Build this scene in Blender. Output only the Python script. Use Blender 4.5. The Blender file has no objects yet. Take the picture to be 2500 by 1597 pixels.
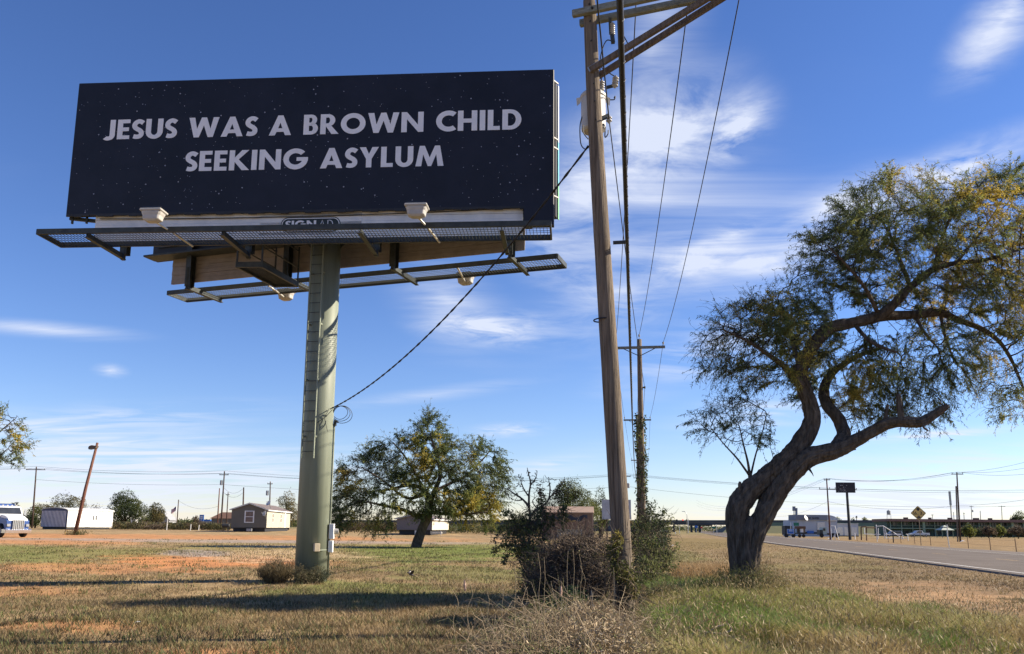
import bpy, math, random
import numpy as np
from mathutils import Vector, Matrix, noise as mnoise

rnd = random.Random(7)
rng = np.random.default_rng(11)
sc = bpy.context.scene
COL = sc.collection
PI = math.pi
rad = math.radians

# ------------------------------------------------------------------ camera
CAM_H = 1.6
PITCH, ROLL = rad(9.6), rad(0.5)
PW, PH = 2500.0, 1597.0            # photograph size: positions below are read off in its pixels
F, CX, CY = 0.831 * PW, 1250.0, 937.5
cam_d = bpy.data.cameras.new('camera')
cam = bpy.data.objects.new('camera', cam_d)
COL.objects.link(cam)
cam_d.sensor_width = 36.0
cam_d.lens = 36.0 * 0.831
cam_d.shift_y = (CY - PH / 2) / PW
cam_d.clip_start, cam_d.clip_end = 0.1, 20000
CM = Matrix.Rotation(PI / 2 + PITCH, 4, 'X') @ Matrix.Rotation(ROLL, 4, 'Z')
cam.matrix_world = Matrix.Translation((0, 0, CAM_H)) @ CM
sc.camera = cam
R3 = CM.to_3x3()

# ------------------------------------------------------------------ sky, sun, exposure
SUN_AZ, SUN_EL = rad(9), rad(31)      # sun stands to the right and a little beyond
SUN_DIR = Vector((math.cos(SUN_AZ) * math.cos(SUN_EL), math.sin(SUN_AZ) * math.cos(SUN_EL), math.sin(SUN_EL)))
sun_d = bpy.data.lights.new('sun', 'SUN')
sun_d.energy = 5.0
sun_d.angle = rad(0.5)
sun_d.color = (1.0, 0.88, 0.70)
sun = bpy.data.objects.new('sun', sun_d)
sun.rotation_euler = (-SUN_DIR).to_track_quat('-Z', 'Y').to_euler()
sun.location = (30, 10, 30)
COL.objects.link(sun)
vs = sc.view_settings
vs.view_transform = 'Standard'
vs.look = 'None'
vs.exposure = 1.08
vs.gamma = 1.0
vs.use_curve_mapping = False
sc.cycles.max_bounces = 6
sc.cycles.transparent_max_bounces = 8

def ray(px, py):
    d = R3 @ Vector(((px - CX) / F, -(py - CY) / F, -1.0))
    return d / d.y
def P(px, py, Y):
    """point seen at a photo pixel, at a known distance Y in front of the camera"""
    return Vector((0, 0, CAM_H)) + ray(px, py) * Y

world = bpy.data.worlds.new('World')
sc.world = world
world.use_nodes = True
wn = world.node_tree
wn.nodes.clear()
def N(nt, t, **kw):
    n = nt.nodes.new(t)
    for k, v in kw.items():
        if k.startswith('i_'):
            n.inputs[k[2:].replace('_', ' ')].default_value = v
        elif k.startswith('n_'):
            n.inputs[int(k[2:])].default_value = v
        else:
            setattr(n, k, v)
    return n
def lk(nt, a, b):
    nt.links.new(a, b)
def math_n(nt, op, a, b=None, c=None, clamp=False):
    n = nt.nodes.new('ShaderNodeMath')
    n.operation = op
    n.use_clamp = clamp
    for i, v in enumerate((a, b, c)):
        if v is None:
            continue
        if isinstance(v, (int, float)):
            n.inputs[i].default_value = v
        else:
            nt.links.new(v, n.inputs[i])
    return n.outputs[0]
def build_world():
    nt = wn
    out = N(nt, 'ShaderNodeOutputWorld')
    bg = N(nt, 'ShaderNodeBackground')
    bg.inputs['Strength'].default_value = 0.055
    sky = N(nt, 'ShaderNodeTexSky', sky_type='NISHITA', sun_disc=False)
    sky.sun_elevation = SUN_EL
    sky.sun_rotation = PI / 2 - SUN_AZ
    sky.air_density = 1.0
    sky.dust_density = 0.0
    sky.ozone_density = 2.2
    sky.altitude = 0
    tc = N(nt, 'ShaderNodeTexCoord')
    sep = N(nt, 'ShaderNodeSeparateXYZ')
    lk(nt, tc.outputs['Generated'], sep.inputs[0])
    X, Y, Z = sep.outputs
    az = math_n(nt, 'ARCTAN2', X, Y)
    el = math_n(nt, 'ARCSINE', Z)
    zz = math_n(nt, 'ADD', math_n(nt, 'MAXIMUM', Z, 0.0), 0.10)
    u = math_n(nt, 'DIVIDE', X, zz)
    v = math_n(nt, 'DIVIDE', Y, zz)
    cmb = N(nt, 'ShaderNodeCombineXYZ')
    lk(nt, u, cmb.inputs[0]); lk(nt, v, cmb.inputs[1])
    mp = N(nt, 'ShaderNodeMapping')
    mp.inputs['Rotation'].default_value = (0, 0, rad(28))
    mp.inputs['Scale'].default_value = (0.75, 2.4, 1)
    lk(nt, cmb.outputs[0], mp.inputs[0])
    n1 = N(nt, 'ShaderNodeTexNoise')                 # streaky cirrus fibres
    n1.inputs['Scale'].default_value = 1.5
    n1.inputs['Detail'].default_value = 6
    n1.inputs['Roughness'].default_value = 0.60
    n1.inputs['Distortion'].default_value = 0.9
    lk(nt, mp.outputs[0], n1.inputs['Vector'])
    n2 = N(nt, 'ShaderNodeTexNoise')                 # coverage
    n2.inputs['Scale'].default_value = 0.55
    n2.inputs['Detail'].default_value = 3
    lk(nt, cmb.outputs[0], n2.inputs['Vector'])
    n3 = N(nt, 'ShaderNodeTexNoise')                 # fine puffs
    n3.inputs['Scale'].default_value = 4.2
    n3.inputs['Detail'].default_value = 6
    n3.inputs['Roughness'].default_value = 0.62
    n3.inputs['Distortion'].default_value = 0.5
    mp3 = N(nt, 'ShaderNodeMapping')
    mp3.inputs['Rotation'].default_value = (0, 0, rad(35))
    mp3.inputs['Scale'].default_value = (1.0, 1.35, 1)
    lk(nt, cmb.outputs[0], mp3.inputs[0])
    lk(nt, mp3.outputs[0], n3.inputs['Vector'])
    fib = math_n(nt, 'MULTIPLY', math_n(nt, 'SUBTRACT', n1.outputs[0], 0.36), 3.2, clamp=True)
    puf = math_n(nt, 'MULTIPLY', math_n(nt, 'SUBTRACT', n3.outputs[0], 0.36), 3.4, clamp=True)
    cov = math_n(nt, 'MULTIPLY', math_n(nt, 'SUBTRACT', n2.outputs[0], 0.53), 2.6, clamp=True)
    total = math_n(nt, 'MULTIPLY', math_n(nt, 'MULTIPLY', fib, cov), 0.35)
    # single clouds: photo pixel, half length and half height in pixels, tilt, weight, fibre(0)/puff(1)
    clouds = [
        (1620, 320, 230, 150, 20, .80, 1), (1800, 320, 120, 75, 35, .75, 1), (1590, 130, 110, 260, -30, .45, 0),
        (1420, 480, 150, 230, -10, .42, 1), (1720, 590, 330, 120, 12, .50, 0), (1850, 640, 130, 40, -5, .7, 1),
        (2060, 500, 190, 70, 15, .65, 1), (2330, 420, 200, 70, 12, .80, 1), (2450, 50, 150, 80, 38, .75, 1),
        (1200, 800, 210, 55, -3, .75, 1), (1090, 730, 190, 120, -35, .35, 0), (110, 805, 220, 22, 2, .45, 0),
        (360, 1020, 360, 40, 7, .50, 0), (1080, 960, 300, 22, 8, .30, 0), (180, 1120, 520, 110, -4, .45, 0),
        (2270, 1062, 230, 14, 3, .75, 0), (2420, 1110, 230, 26, 5, .45, 0), (1240, 1050, 110, 22, 2, .6, 1),
        (2250, 1230, 420, 70, 4, .55, 0), (1720, 850, 300, 90, 20, .55, 0), (1330, 1140, 160, 30, 6, .45, 0),
        (2050, 1270, 600, 60, 0, .5, 0), (270, 905, 40, 18, 0, .4, 1), (500, 1130, 700, 90, -2, .50, 0), (200, 1210, 700, 90, 0, .55, 0), (1600, 480, 330, 330, 30, .35, 0), (1950, 600, 330, 110, 14, .45, 0), (1850, 1010, 260, 60, 6, .35, 0), (2100, 1180, 420, 90, 3, .5, 0), (1500, 720, 220, 160, 20, .26, 1), (1330, 600, 110, 120, 0, .3, 1), (1700, 640, 120, 50, 10, .6, 1), (1800, 560, 90, 40, 15, .5, 1)]
    ae = N(nt, 'ShaderNodeCombineXYZ')
    lk(nt, az, ae.inputs[0]); lk(nt, el, ae.inputs[1])
    sums = [None, None]
    for (px, py, a, b, tilt, wgt, puffy) in clouds:
        d = ray(px, py).normalized()
        a0, e0 = math.atan2(d.x, d.y), math.asin(d.z)
        mpn = N(nt, 'ShaderNodeMapping', vector_type='TEXTURE')
        mpn.inputs['Location'].default_value = (a0, e0, 0)
        mpn.inputs['Rotation'].default_value = (0, 0, rad(tilt))
        mpn.inputs['Scale'].default_value = (1.25 * a / F / math.cos(e0), 1.25 * b / F, 1)
        lk(nt, ae.outputs[0], mpn.inputs[0])
        g = N(nt, 'ShaderNodeTexGradient', gradient_type='QUADRATIC_SPHERE')
        lk(nt, mpn.outputs[0], g.inputs[0])
        k = int(puffy)
        sums[k] = math_n(nt, 'MULTIPLY_ADD', g.outputs['Fac'], wgt * 2.3, sums[k] if sums[k] is not None else 0.0)
    total = math_n(nt, 'ADD', total, math_n(nt, 'ADD', math_n(nt, 'MULTIPLY', sums[0], fib), math_n(nt, 'MULTIPLY', sums[1], puf)))
    total = math_n(nt, 'MINIMUM', total, 0.86)
    mix = N(nt, 'ShaderNodeMix', data_type='RGBA')
    lk(nt, total, mix.inputs[0])
    hs = N(nt, 'ShaderNodeHueSaturation')
    hs.inputs['Saturation'].default_value = 1.12
    hs.inputs['Value'].default_value = 1.0
    lk(nt, sky.outputs[0], hs.inputs['Color'])
    tint = N(nt, 'ShaderNodeMix', data_type='RGBA', blend_type='MULTIPLY')
    tint.inputs[0].default_value = 1.0
    tint.inputs[7].default_value = (.93, .93, 1.20, 1)
    gm = N(nt, 'ShaderNodeGamma')
    gm.inputs[1].default_value = 1.10
    lk(nt, hs.outputs[0], gm.inputs[0])
    lk(nt, gm.outputs[0], tint.inputs[6])
    lk(nt, tint.outputs[2], mix.inputs[6])
    mix.inputs[7].default_value = (7.2, 7.7, 9.0, 1)
    lk(nt, mix.outputs[2], bg.inputs['Color'])
    lk(nt, bg.outputs[0], out.inputs[0])
build_world()
world.cycles.sampling_method = 'MANUAL'
world.cycles.sample_map_resolution = 256

# ------------------------------------------------------------------ terrain
def sstep(t):
    t = np.clip(t, 0, 1)
    return t * t * (3 - 2 * t)
_perm = rng.random((256, 256))
def vnoise(x, y):
    xi, yi = np.floor(x).astype(int), np.floor(y).astype(int)
    fx, fy = x - xi, y - yi
    fx, fy = fx * fx * (3 - 2 * fx), fy * fy * (3 - 2 * fy)
    g = lambda a, b: _perm[a & 255, b & 255]
    return (g(xi, yi) * (1 - fx) + g(xi + 1, yi) * fx) * (1 - fy) + (g(xi, yi + 1) * (1 - fx) + g(xi + 1, yi + 1) * fx) * fy
def fbm(x, y, o=4):
    s, a, t = 0, 1, 0
    for i in range(o):
        s = s + a * vnoise(x * 2 ** i + 17 * i, y * 2 ** i + 31 * i)
        t += a
        a *= .5
    return s / t
def tz(x, y):
    x = np.asarray(x, float); y = np.asarray(y, float)
    rise = 0.82 * np.clip((y - 24) / 103, 0, 1)
    a = x / np.maximum(y, 1.0)
    fade = 1 - sstep((a + 0.02) / 0.16)
    z = rise * fade
    z = z - 0.22 * np.exp(-(((x + 13) / 5) ** 2 + ((y - 20.5) / 3.2) ** 2))
    near = np.exp(-(np.hypot(x, y - 14) / 26) ** 2)
    z = z + (fbm(x * .5, y * .5, 3) - .5) * .10 * near * (1 - sstep((x - 9) / 4))
    return z
def Z(x, y):
    return float(tz(x, y))
def G(px, py):
    """where the line of sight through a photo pixel meets the terrain"""
    d = ray(px, py)
    t = 3.0
    p = Vector((0, 0, CAM_H))
    prev = t
    while t < 6000:
        q = p + d * t
        if q.z <= Z(q.x, q.y):
            lo, hi = prev, t
            for _ in range(30):
                m = (lo + hi) / 2
                q = p + d * m
                if q.z <= Z(q.x, q.y): hi = m
                else: lo = m
            return p + d * hi
        prev = t
        t *= 1.02
    return p + d * 6000
def on(px, Y):
    """ground point under a photo column at distance Y"""
    x = ray(px, 1290).x * Y
    return Vector((x, Y, Z(x, Y)))

# ------------------------------------------------------------------ materials
MATS = {}
def M(name, col, rough=.7, metal=0.0, var=.12, scale=6.0, bump=0.0, bscale=60.0, stretch=(1, 1, 1), col2=None, spec=.35, amt2=.5, detail=6):
    if name in MATS:
        return MATS[name]
    m = bpy.data.materials.new(name)
    m.use_nodes = True
    nt = m.node_tree
    b = nt.nodes['Principled BSDF']
    b.inputs['Roughness'].default_value = rough
    b.inputs['Metallic'].default_value = metal
    b.inputs['Specular IOR Level'].default_value = spec
    tc = N(nt, 'ShaderNodeTexCoord')
    mp = N(nt, 'ShaderNodeMapping')
    mp.inputs['Scale'].default_value = stretch
    lk(nt, tc.outputs['Object'], mp.inputs[0])
    nz = N(nt, 'ShaderNodeTexNoise')
    nz.inputs['Scale'].default_value = scale
    nz.inputs['Detail'].default_value = detail
    nz.inputs['Roughness'].default_value = .62
    lk(nt, mp.outputs[0], nz.inputs['Vector'])
    rp = N(nt, 'ShaderNodeValToRGB')
    rp.color_ramp.elements[0].position = .5 - .5 * amt2 * .6
    rp.color_ramp.elements[1].position = .5 + .5 * amt2 * .6
    c1 = [max(0, c * (1 - var)) for c in col]
    c2 = col2 if col2 else [min(1, c * (1 + var)) for c in col]
    rp.color_ramp.elements[0].color = (*c1, 1)
    rp.color_ramp.elements[1].color = (*c2, 1)
    lk(nt, nz.outputs[0], rp.inputs[0])
    lk(nt, rp.outputs[0], b.inputs['Base Color'])
    if bump:
        n2 = N(nt, 'ShaderNodeTexNoise')
        n2.inputs['Scale'].default_value = bscale
        n2.inputs['Detail'].default_value = 5
        lk(nt, mp.outputs[0], n2.inputs['Vector'])
        bp = N(nt, 'ShaderNodeBump')
        bp.inputs['Strength'].default_value = bump
        bp.inputs['Distance'].default_value = .03
        lk(nt, n2.outputs[0], bp.inputs['Height'])
        lk(nt, bp.outputs[0], b.inputs['Normal'])
    MATS[name] = m
    return m
def leaf_mat(name, trans=.35, rough=.6, noise_amt=.25):
    """colour of every leaf or blade comes from the mesh's own 'col' attribute"""
    if name in MATS:
        return MATS[name]
    m = bpy.data.materials.new(name)
    m.use_nodes = True
    nt = m.node_tree
    b = nt.nodes['Principled BSDF']
    out = nt.nodes['Material Output']
    b.inputs['Roughness'].default_value = rough
    b.inputs['Specular IOR Level'].default_value = .25
    at = N(nt, 'ShaderNodeAttribute', attribute_name='col')
    tc = N(nt, 'ShaderNodeTexCoord')
    nz = N(nt, 'ShaderNodeTexNoise')
    nz.inputs['Scale'].default_value = 9
    lk(nt, tc.outputs['Object'], nz.inputs['Vector'])
    hs = N(nt, 'ShaderNodeHueSaturation')
    lk(nt, math_n(nt, 'MULTIPLY_ADD', nz.outputs[0], noise_amt * 2, 1 - noise_amt), hs.inputs['Value'])
    lk(nt, at.outputs['Color'], hs.inputs['Color'])
    lk(nt, hs.outputs[0], b.inputs['Base Color'])
    tr = N(nt, 'ShaderNodeBsdfTranslucent')
    lk(nt, hs.outputs[0], tr.inputs['Color'])
    mx = N(nt, 'ShaderNodeMixShader')
    mx.inputs[0].default_value = trans
    lk(nt, b.outputs[0], mx.inputs[1])
    lk(nt, tr.outputs[0], mx.inputs[2])
    lk(nt, mx.outputs[0], out.inputs['Surface'])
    MATS[name] = m
    return m
def emit_mat(name, col, s):
    m = M(name, col)
    b = m.node_tree.nodes['Principled BSDF']
    b.inputs['Emission Color'].default_value = (*col, 1)
    b.inputs['Emission Strength'].default_value = s
    return m

m_foliage = leaf_mat('foliage', .45)
m_blade = leaf_mat('grass_blade', .30)
m_dry = leaf_mat('dry_stalk', .15)
m_bark = M('mesquite_bark', (.070, .056, .046), .95, var=.6, scale=5, bump=1.0, bscale=20, stretch=(2.6, 2.6, .6), spec=.1, col2=(.18, .148, .12), amt2=.8)
m_bark2 = M('dark_branch_bark', (.045, .036, .030), .9, var=.4, scale=12, spec=.1)
m_deadwood = M('dead_wood', (.085, .068, .055), .9, var=.5, scale=14, spec=.1)
m_pole = M('weathered_pole_wood', (.155, .120, .092), .9, var=.55, scale=3.2, bump=.9, bscale=7, stretch=(9, 9, .35), col2=(.25, .205, .16), spec=.12, amt2=.7)
m_polefar = M('creosote_pole_wood', (.075, .052, .042), .9, var=.35, scale=3, stretch=(6, 6, .5), spec=.1)
m_polered = M('reddish_pole_wood', (.15, .075, .055), .9, var=.4, scale=3, stretch=(6, 6, .5), spec=.1)
m_arm = M('grey_timber', (.20, .215, .19), .85, var=.25, scale=4, bump=.4, bscale=12, stretch=(1, 8, 8), spec=.15)
m_brace = M('weathered_timber', (.13, .105, .085), .9, var=.35, scale=4, bump=.5, bscale=10, stretch=(6, 6, 1), spec=.1)
m_black = M('black_rubber', (.012, .012, .014), .55, var=.2)
m_wire = M('dark_wire', (.02, .021, .024), .6, var=.1)
m_steel = M('galvanised_steel', (.36, .37, .38), .45, .7, var=.15, scale=10)
m_dsteel = M('dark_painted_steel', (.045, .052, .050), .55, .2, var=.25, scale=5)
m_post = M('sage_green_paint', (.185, .21, .16), .5, var=.16, scale=2.2, bump=.05, bscale=30, col2=(.25, .275, .21), spec=.3, stretch=(2.2, 2.2, .18), amt2=.9)
m_porc = M('glazed_porcelain', (.33, .32, .30), .3, var=.1, spec=.5)
m_white = M('white_paint', (.72, .72, .71), .6, var=.06, scale=3)
m_offwhite = M('off_white_paint', (.60, .59, .55), .6, var=.1, scale=3)
m_grey = M('grey_paint', (.30, .31, .32), .6, var=.12, scale=4)
m_dark = M('near_black_paint', (.025, .026, .030), .6, var=.2, scale=4)
m_glass = M('dark_window_glass', (.03, .034, .04), .12, var=.2, scale=2, spec=.6)
m_tyre = M('tyre_rubber', (.022, .021, .021), .85, var=.3, scale=9)
m_chrome = M('chrome_metal', (.6, .6, .6), .18, .9, var=.05)

# ------------------------------------------------------------------ mesh helpers
ROOT = {}
def tag(o, label=None, cat=None, group=None, kind=None):
    if label: o['label'] = label
    if cat: o['category'] = cat
    if group: o['group'] = group
    if kind: o['kind'] = kind
    return o
def thing(name, label, cat, loc, rz=0.0, group=None):
    o = bpy.data.objects.new(name, None)
    o.empty_display_size = .2
    COL.objects.link(o)
    o.location = loc
    o.rotation_euler = (0, 0, rz)
    ROOT[o] = Matrix.Translation(Vector(loc)) @ Matrix.Rotation(rz, 4, 'Z')
    return tag(o, label, cat, group)
def orth(d, up=(0, 0, 1)):
    d = Vector(d).normalized()
    up = Vector(up)
    if abs(d.dot(up.normalized())) > .99:
        up = Vector((1, 0, 0))
    s = d.cross(up).normalized()
    return s, s.cross(d).normalized()
class MB:
    def __init__(s):
        s.v, s.f = [], []
    def add(s, vs, fs):
        k = len(s.v)
        s.v += [tuple(v) for v in vs]
        s.f += [tuple(i + k for i in f) for f in fs]
        return s
    def hexa(s, p):
        return s.add(p, [(3, 2, 1, 0), (4, 5, 6, 7), (0, 1, 5, 4), (1, 2, 6, 5), (2, 3, 7, 6), (3, 0, 4, 7)])
    def box(s, c, d, rz=0.0, ax=None):
        c = Vector(c)
        if ax is None:
            ax = (Vector((math.cos(rz), math.sin(rz), 0)), Vector((-math.sin(rz), math.cos(rz), 0)), Vector((0, 0, 1)))
        X, Y, Zv = [a * k / 2 for a, k in zip(ax, d)]
        return s.hexa([c - X - Y - Zv, c + X - Y - Zv, c + X + Y - Zv, c - X + Y - Zv, c - X - Y + Zv, c + X - Y + Zv, c + X + Y + Zv, c - X + Y + Zv])
    def beam(s, p, q, w, h, up=(0, 0, 1)):
        p, q = Vector(p), Vector(q)
        a, b = orth(q - p, up)
        return s.box((p + q) / 2, ((q - p).length, w, h), ax=((q - p).normalized(), a, b))
    def tube(s, pts, r, n=8, cap=True, rough=0.0, ridge=0.0):
        pts = [Vector(p) for p in pts]
        m = len(pts)
        if not hasattr(r, '__len__'): r = [r] * m
        d0 = (pts[1] - pts[0]).normalized()
        a, b = orth(d0)
        k = len(s.v)
        al = 0.0
        for i in range(m):
            if i: al += (pts[i] - pts[i - 1]).length
            d = (pts[min(i + 1, m - 1)] - pts[max(i - 1, 0)]).normalized()
            a = (a - d * a.dot(d)).normalized()
            b = d.cross(a)
            for j in range(n):
                t = 2 * PI * j / n
                rr = r[i]
                if rough:
                    q = pts[i] + (a * math.cos(t) + b * math.sin(t)) * rr
                    rr *= 1 + rough * (mnoise.noise(q * 3.1) * .7 + mnoise.noise(Vector((math.cos(t) * 2.6, math.sin(t) * 2.6, q.z * .8 + q.x * .8))) * .9)
                if ridge:
                    rf = 3.2 + r[i] * 8
                    w = mnoise.noise(Vector((math.cos(t) * rf, math.sin(t) * rf, al * 1.7)))
                    w2 = mnoise.noise(Vector((math.cos(t) * rf * 2.3 + 5, math.sin(t) * rf * 2.3, al * 4.0)))
                    rr *= 1 + ridge * (.6 - 2.2 * abs(w) + .7 * w2)
                s.v.append(tuple(pts[i] + (a * math.cos(t) + b * math.sin(t)) * rr))
        for i in range(m - 1):
            for j in range(n):
                j2 = (j + 1) % n
                s.f.append((k + i * n + j, k + i * n + j2, k + (i + 1) * n + j2, k + (i + 1) * n + j))
        if cap:
            s.f.append(tuple(k + j for j in range(n))[::-1])
            s.f.append(tuple(k + (m - 1) * n + j for j in range(n)))
        return s
    def lathe(s, prof, o=(0, 0, 0), axis=(0, 0, 1), n=14):
        o, d = Vector(o), Vector(axis).normalized()
        a, b = orth(d, (0, 0, 1) if abs(d.z) < .9 else (0, 1, 0))
        k = len(s.v)
        for r, h in prof:
            for j in range(n):
                t = 2 * PI * j / n
                s.v.append(tuple(o + d * h + (a * math.cos(t) + b * math.sin(t)) * r))
        for i in range(len(prof) - 1):
            for j in range(n):
                j2 = (j + 1) % n
                s.f.append((k + i * n + j, k + i * n + j2, k + (i + 1) * n + j2, k + (i + 1) * n + j))
        s.f.append(tuple(k + j for j in range(n))[::-1])
        s.f.append(tuple(k + (len(prof) - 1) * n + j for j in range(n)))
        return s
    def prism(s, poly, o, ux, uy, depth):
        """polygon in the (ux, uy) plane through o, pushed out by depth along ux x uy"""
        o, ux, uy = Vector(o), Vector(ux), Vector(uy)
        nrm = ux.cross(uy).normalized() * depth
        k = len(s.v)
        m = len(poly)
        base = [o + ux * a + uy * b for a, b in poly]
        s.v += [tuple(p) for p in base] + [tuple(p + nrm) for p in base]
        s.f.append(tuple(k + i for i in range(m))[::-1])
        s.f.append(tuple(k + m + i for i in range(m)))
        for i in range(m):
            j = (i + 1) % m
            s.f.append((k + i, k + j, k + m + j, k + m + i))
        return s
def finish(me, name, mat, parent, label, cat, group, kind, smooth, bevel):
    if mat: me.materials.append(mat)
    if smooth:
        me.polygons.foreach_set('use_smooth', [True] * len(me.polygons))
    o = bpy.data.objects.new(name, me)
    COL.objects.link(o)
    if parent is not None:
        o.parent = parent
        ROOT[o] = ROOT[parent]
    if bevel:
        b = o.modifiers.new('bevel', 'BEVEL')
        b.width = bevel
        b.segments = 1
        b.limit_method = 'ANGLE'
    return tag(o, label, cat, group, kind)
def build(mb, name, mat, parent=None, label=None, cat=None, group=None, kind=None, smooth=False, bevel=0, W=True):
    """W: vertices are in world coordinates; otherwise in the thing's own frame"""
    me = bpy.data.meshes.new(name)
    vs = mb.v
    o_loc = None
    if parent is not None:
        if W:
            inv = ROOT[parent].inverted()
            vs = [tuple(inv @ Vector(v)) for v in vs]
    elif W:
        a = np.array(vs)
        o_loc = Vector((*(a.min(0) + a.max(0))[:2] / 2, a[:, 2].min()))
        vs = [tuple(Vector(v) - o_loc) for v in vs]
    me.from_pydata(vs, [], mb.f)
    me.validate()
    o = finish(me, name, mat, parent, label, cat, group, kind, smooth, bevel)
    if o_loc is not None:
        o.location = o_loc
        ROOT[o] = Matrix.Translation(o_loc)
    return o
def npbuild(V, k, name, mat, parent=None, col=None, label=None, cat=None, group=None, kind=None, smooth=False, F_=None):
    """big meshes: V (n,3) in world space, faces of k consecutive vertices (or index array F_)"""
    V = np.asarray(V, np.float32)
    off = Vector((0, 0, 0))
    if parent is not None:
        inv = np.array(ROOT[parent].inverted())
        V = V @ inv[:3, :3].T.astype(np.float32) + inv[:3, 3].astype(np.float32)
    else:
        c = (V.min(0) + V.max(0)) / 2
        c[2] = V[:, 2].min()
        off = Vector([float(t) for t in c])
        V = V - c
    me = bpy.data.meshes.new(name)
    n = len(V)
    idx = np.arange(n, dtype=np.int32) if F_ is None else np.asarray(F_, np.int32).ravel()
    nf = len(idx) // k
    me.vertices.add(n)
    me.vertices.foreach_set('co', V.astype(np.float32).ravel())
    me.loops.add(len(idx))
    me.loops.foreach_set('vertex_index', idx)
    me.polygons.add(nf)
    me.polygons.foreach_set('loop_start', np.arange(nf, dtype=np.int32) * k)
    if col is not None:
        at = me.attributes.new('col', 'FLOAT_COLOR', 'POINT')
        c4 = np.ones((n, 4), np.float32)
        c4[:, :3] = col
        at.data.foreach_set('color', c4.ravel())
    me.update()
    me.validate()
    o = finish(me, name, mat, parent, label, cat, group, kind, smooth, 0)
    if parent is None:
        o.location = off
        ROOT[o] = Matrix.Translation(off)
    return o
def copy_thing(o, loc, rz=None, label=None, group=None, scale=None):
    def cp(a, par):
        c = a.copy()
        COL.objects.link(c)
        c.parent = par
        for ch in list(a.children): cp(ch, c)
        return c
    c = cp(o, None)
    c.location = loc
    if rz is not None: c.rotation_euler.z = rz
    if scale: c.scale = (scale,) * 3
    return tag(c, label, None, group)
def norm(a):
    return a / np.maximum(np.linalg.norm(a, axis=1, keepdims=True), 1e-9)
def rdir(n):
    return norm(rng.normal(size=(n, 3)))
def leaf_quads(Pn, D, L, Wd):
    """one rhombic leaf per row: base point, direction, length, width"""
    n = len(Pn)
    L = np.broadcast_to(np.asarray(L, float), (n,))[:, None]
    Wd = np.broadcast_to(np.asarray(Wd, float), (n,))[:, None]
    S = norm(np.cross(D, rdir(n)))
    V = np.empty((n, 4, 3))
    V[:, 0] = Pn
    V[:, 1] = Pn + D * L * .45 + S * Wd * .5
    V[:, 2] = Pn + D * L
    V[:, 3] = Pn + D * L * .45 - S * Wd * .5
    return V.reshape(-1, 3)
def edge_tubes(A, B, ra, rb, n=4):
    A, B = np.asarray(A, float), np.asarray(B, float)
    m = len(A)
    d = norm(B - A)
    ref = np.tile(np.array([[.31, .17, .93]]), (m, 1))
    a = norm(np.cross(d, ref))
    b = np.cross(d, a)
    V = np.empty((m, 2 * n, 3))
    for j in range(n):
        t = 2 * PI * j / n
        o = a * math.cos(t) + b * math.sin(t)
        V[:, j] = A + o * np.asarray(ra)[:, None]
        V[:, n + j] = B + o * np.asarray(rb)[:, None]
    Fq = np.array([(j, (j + 1) % n, n + (j + 1) % n, n + j) for j in range(n)])
    Fi = (np.arange(m)[:, None, None] * 2 * n + Fq[None]).reshape(-1, 4)
    return V.reshape(-1, 3), Fi
def sag(p, q, s, n=24):
    p, q = Vector(p), Vector(q)
    return [p.lerp(q, i / n) - Vector((0, 0, 4 * s * (i / n) * (1 - i / n))) for i in range(n + 1)]
def colonize(pos, par, att, step, infl, kill, iters, jit=.25, drop=0.0):
    """space colonisation: grow branches from the given nodes to the attractor points"""
    pos = [np.array(p, float) for p in pos]
    par = list(par)
    att = np.asarray(att, float)
    base = np.array(pos)
    dist = np.full(len(att), 1e9)
    near = np.zeros(len(att), int)
    def upd(i0):
        nonlocal dist, near
        new = np.array(pos[i0:])
        for k0 in range(0, len(new), 256):
            blk = new[k0:k0 + 256]
            d = np.linalg.norm(att[:, None] - blk[None], axis=2)
            j = d.argmin(1)
            dm = d[np.arange(len(att)), j]
            w = dm < dist
            dist[w] = dm[w]
            near[w] = j[w] + i0 + k0
    upd(0)
    for it in range(iters):
        act = dist < infl
        if not act.any(): break
        dirs = {}
        for i in np.nonzero(act)[0]:
            v = att[i] - pos[near[i]]
            dirs.setdefault(near[i], []).append(v / (np.linalg.norm(v) + 1e-9))
        i0 = len(pos)
        for k, vs_ in dirs.items():
            v = np.mean(vs_, axis=0) + rng.normal(size=3) * jit
            v[2] -= drop
            v /= np.linalg.norm(v) + 1e-9
            pos.append(pos[k] + v * step)
            par.append(k)
        upd(i0)
        keep = dist > kill
        att, dist, near = att[keep], dist[keep], near[keep]
        if len(att) == 0 or len(pos) > 9000: break
    return np.array(pos), np.array(par)
def ell_points(c, r, n, shell=.0):
    p = rdir(n) * (shell + (1 - shell) * rng.random((n, 1)) ** (1 / 3.))
    return np.array(c) + p * np.array(r)

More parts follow.
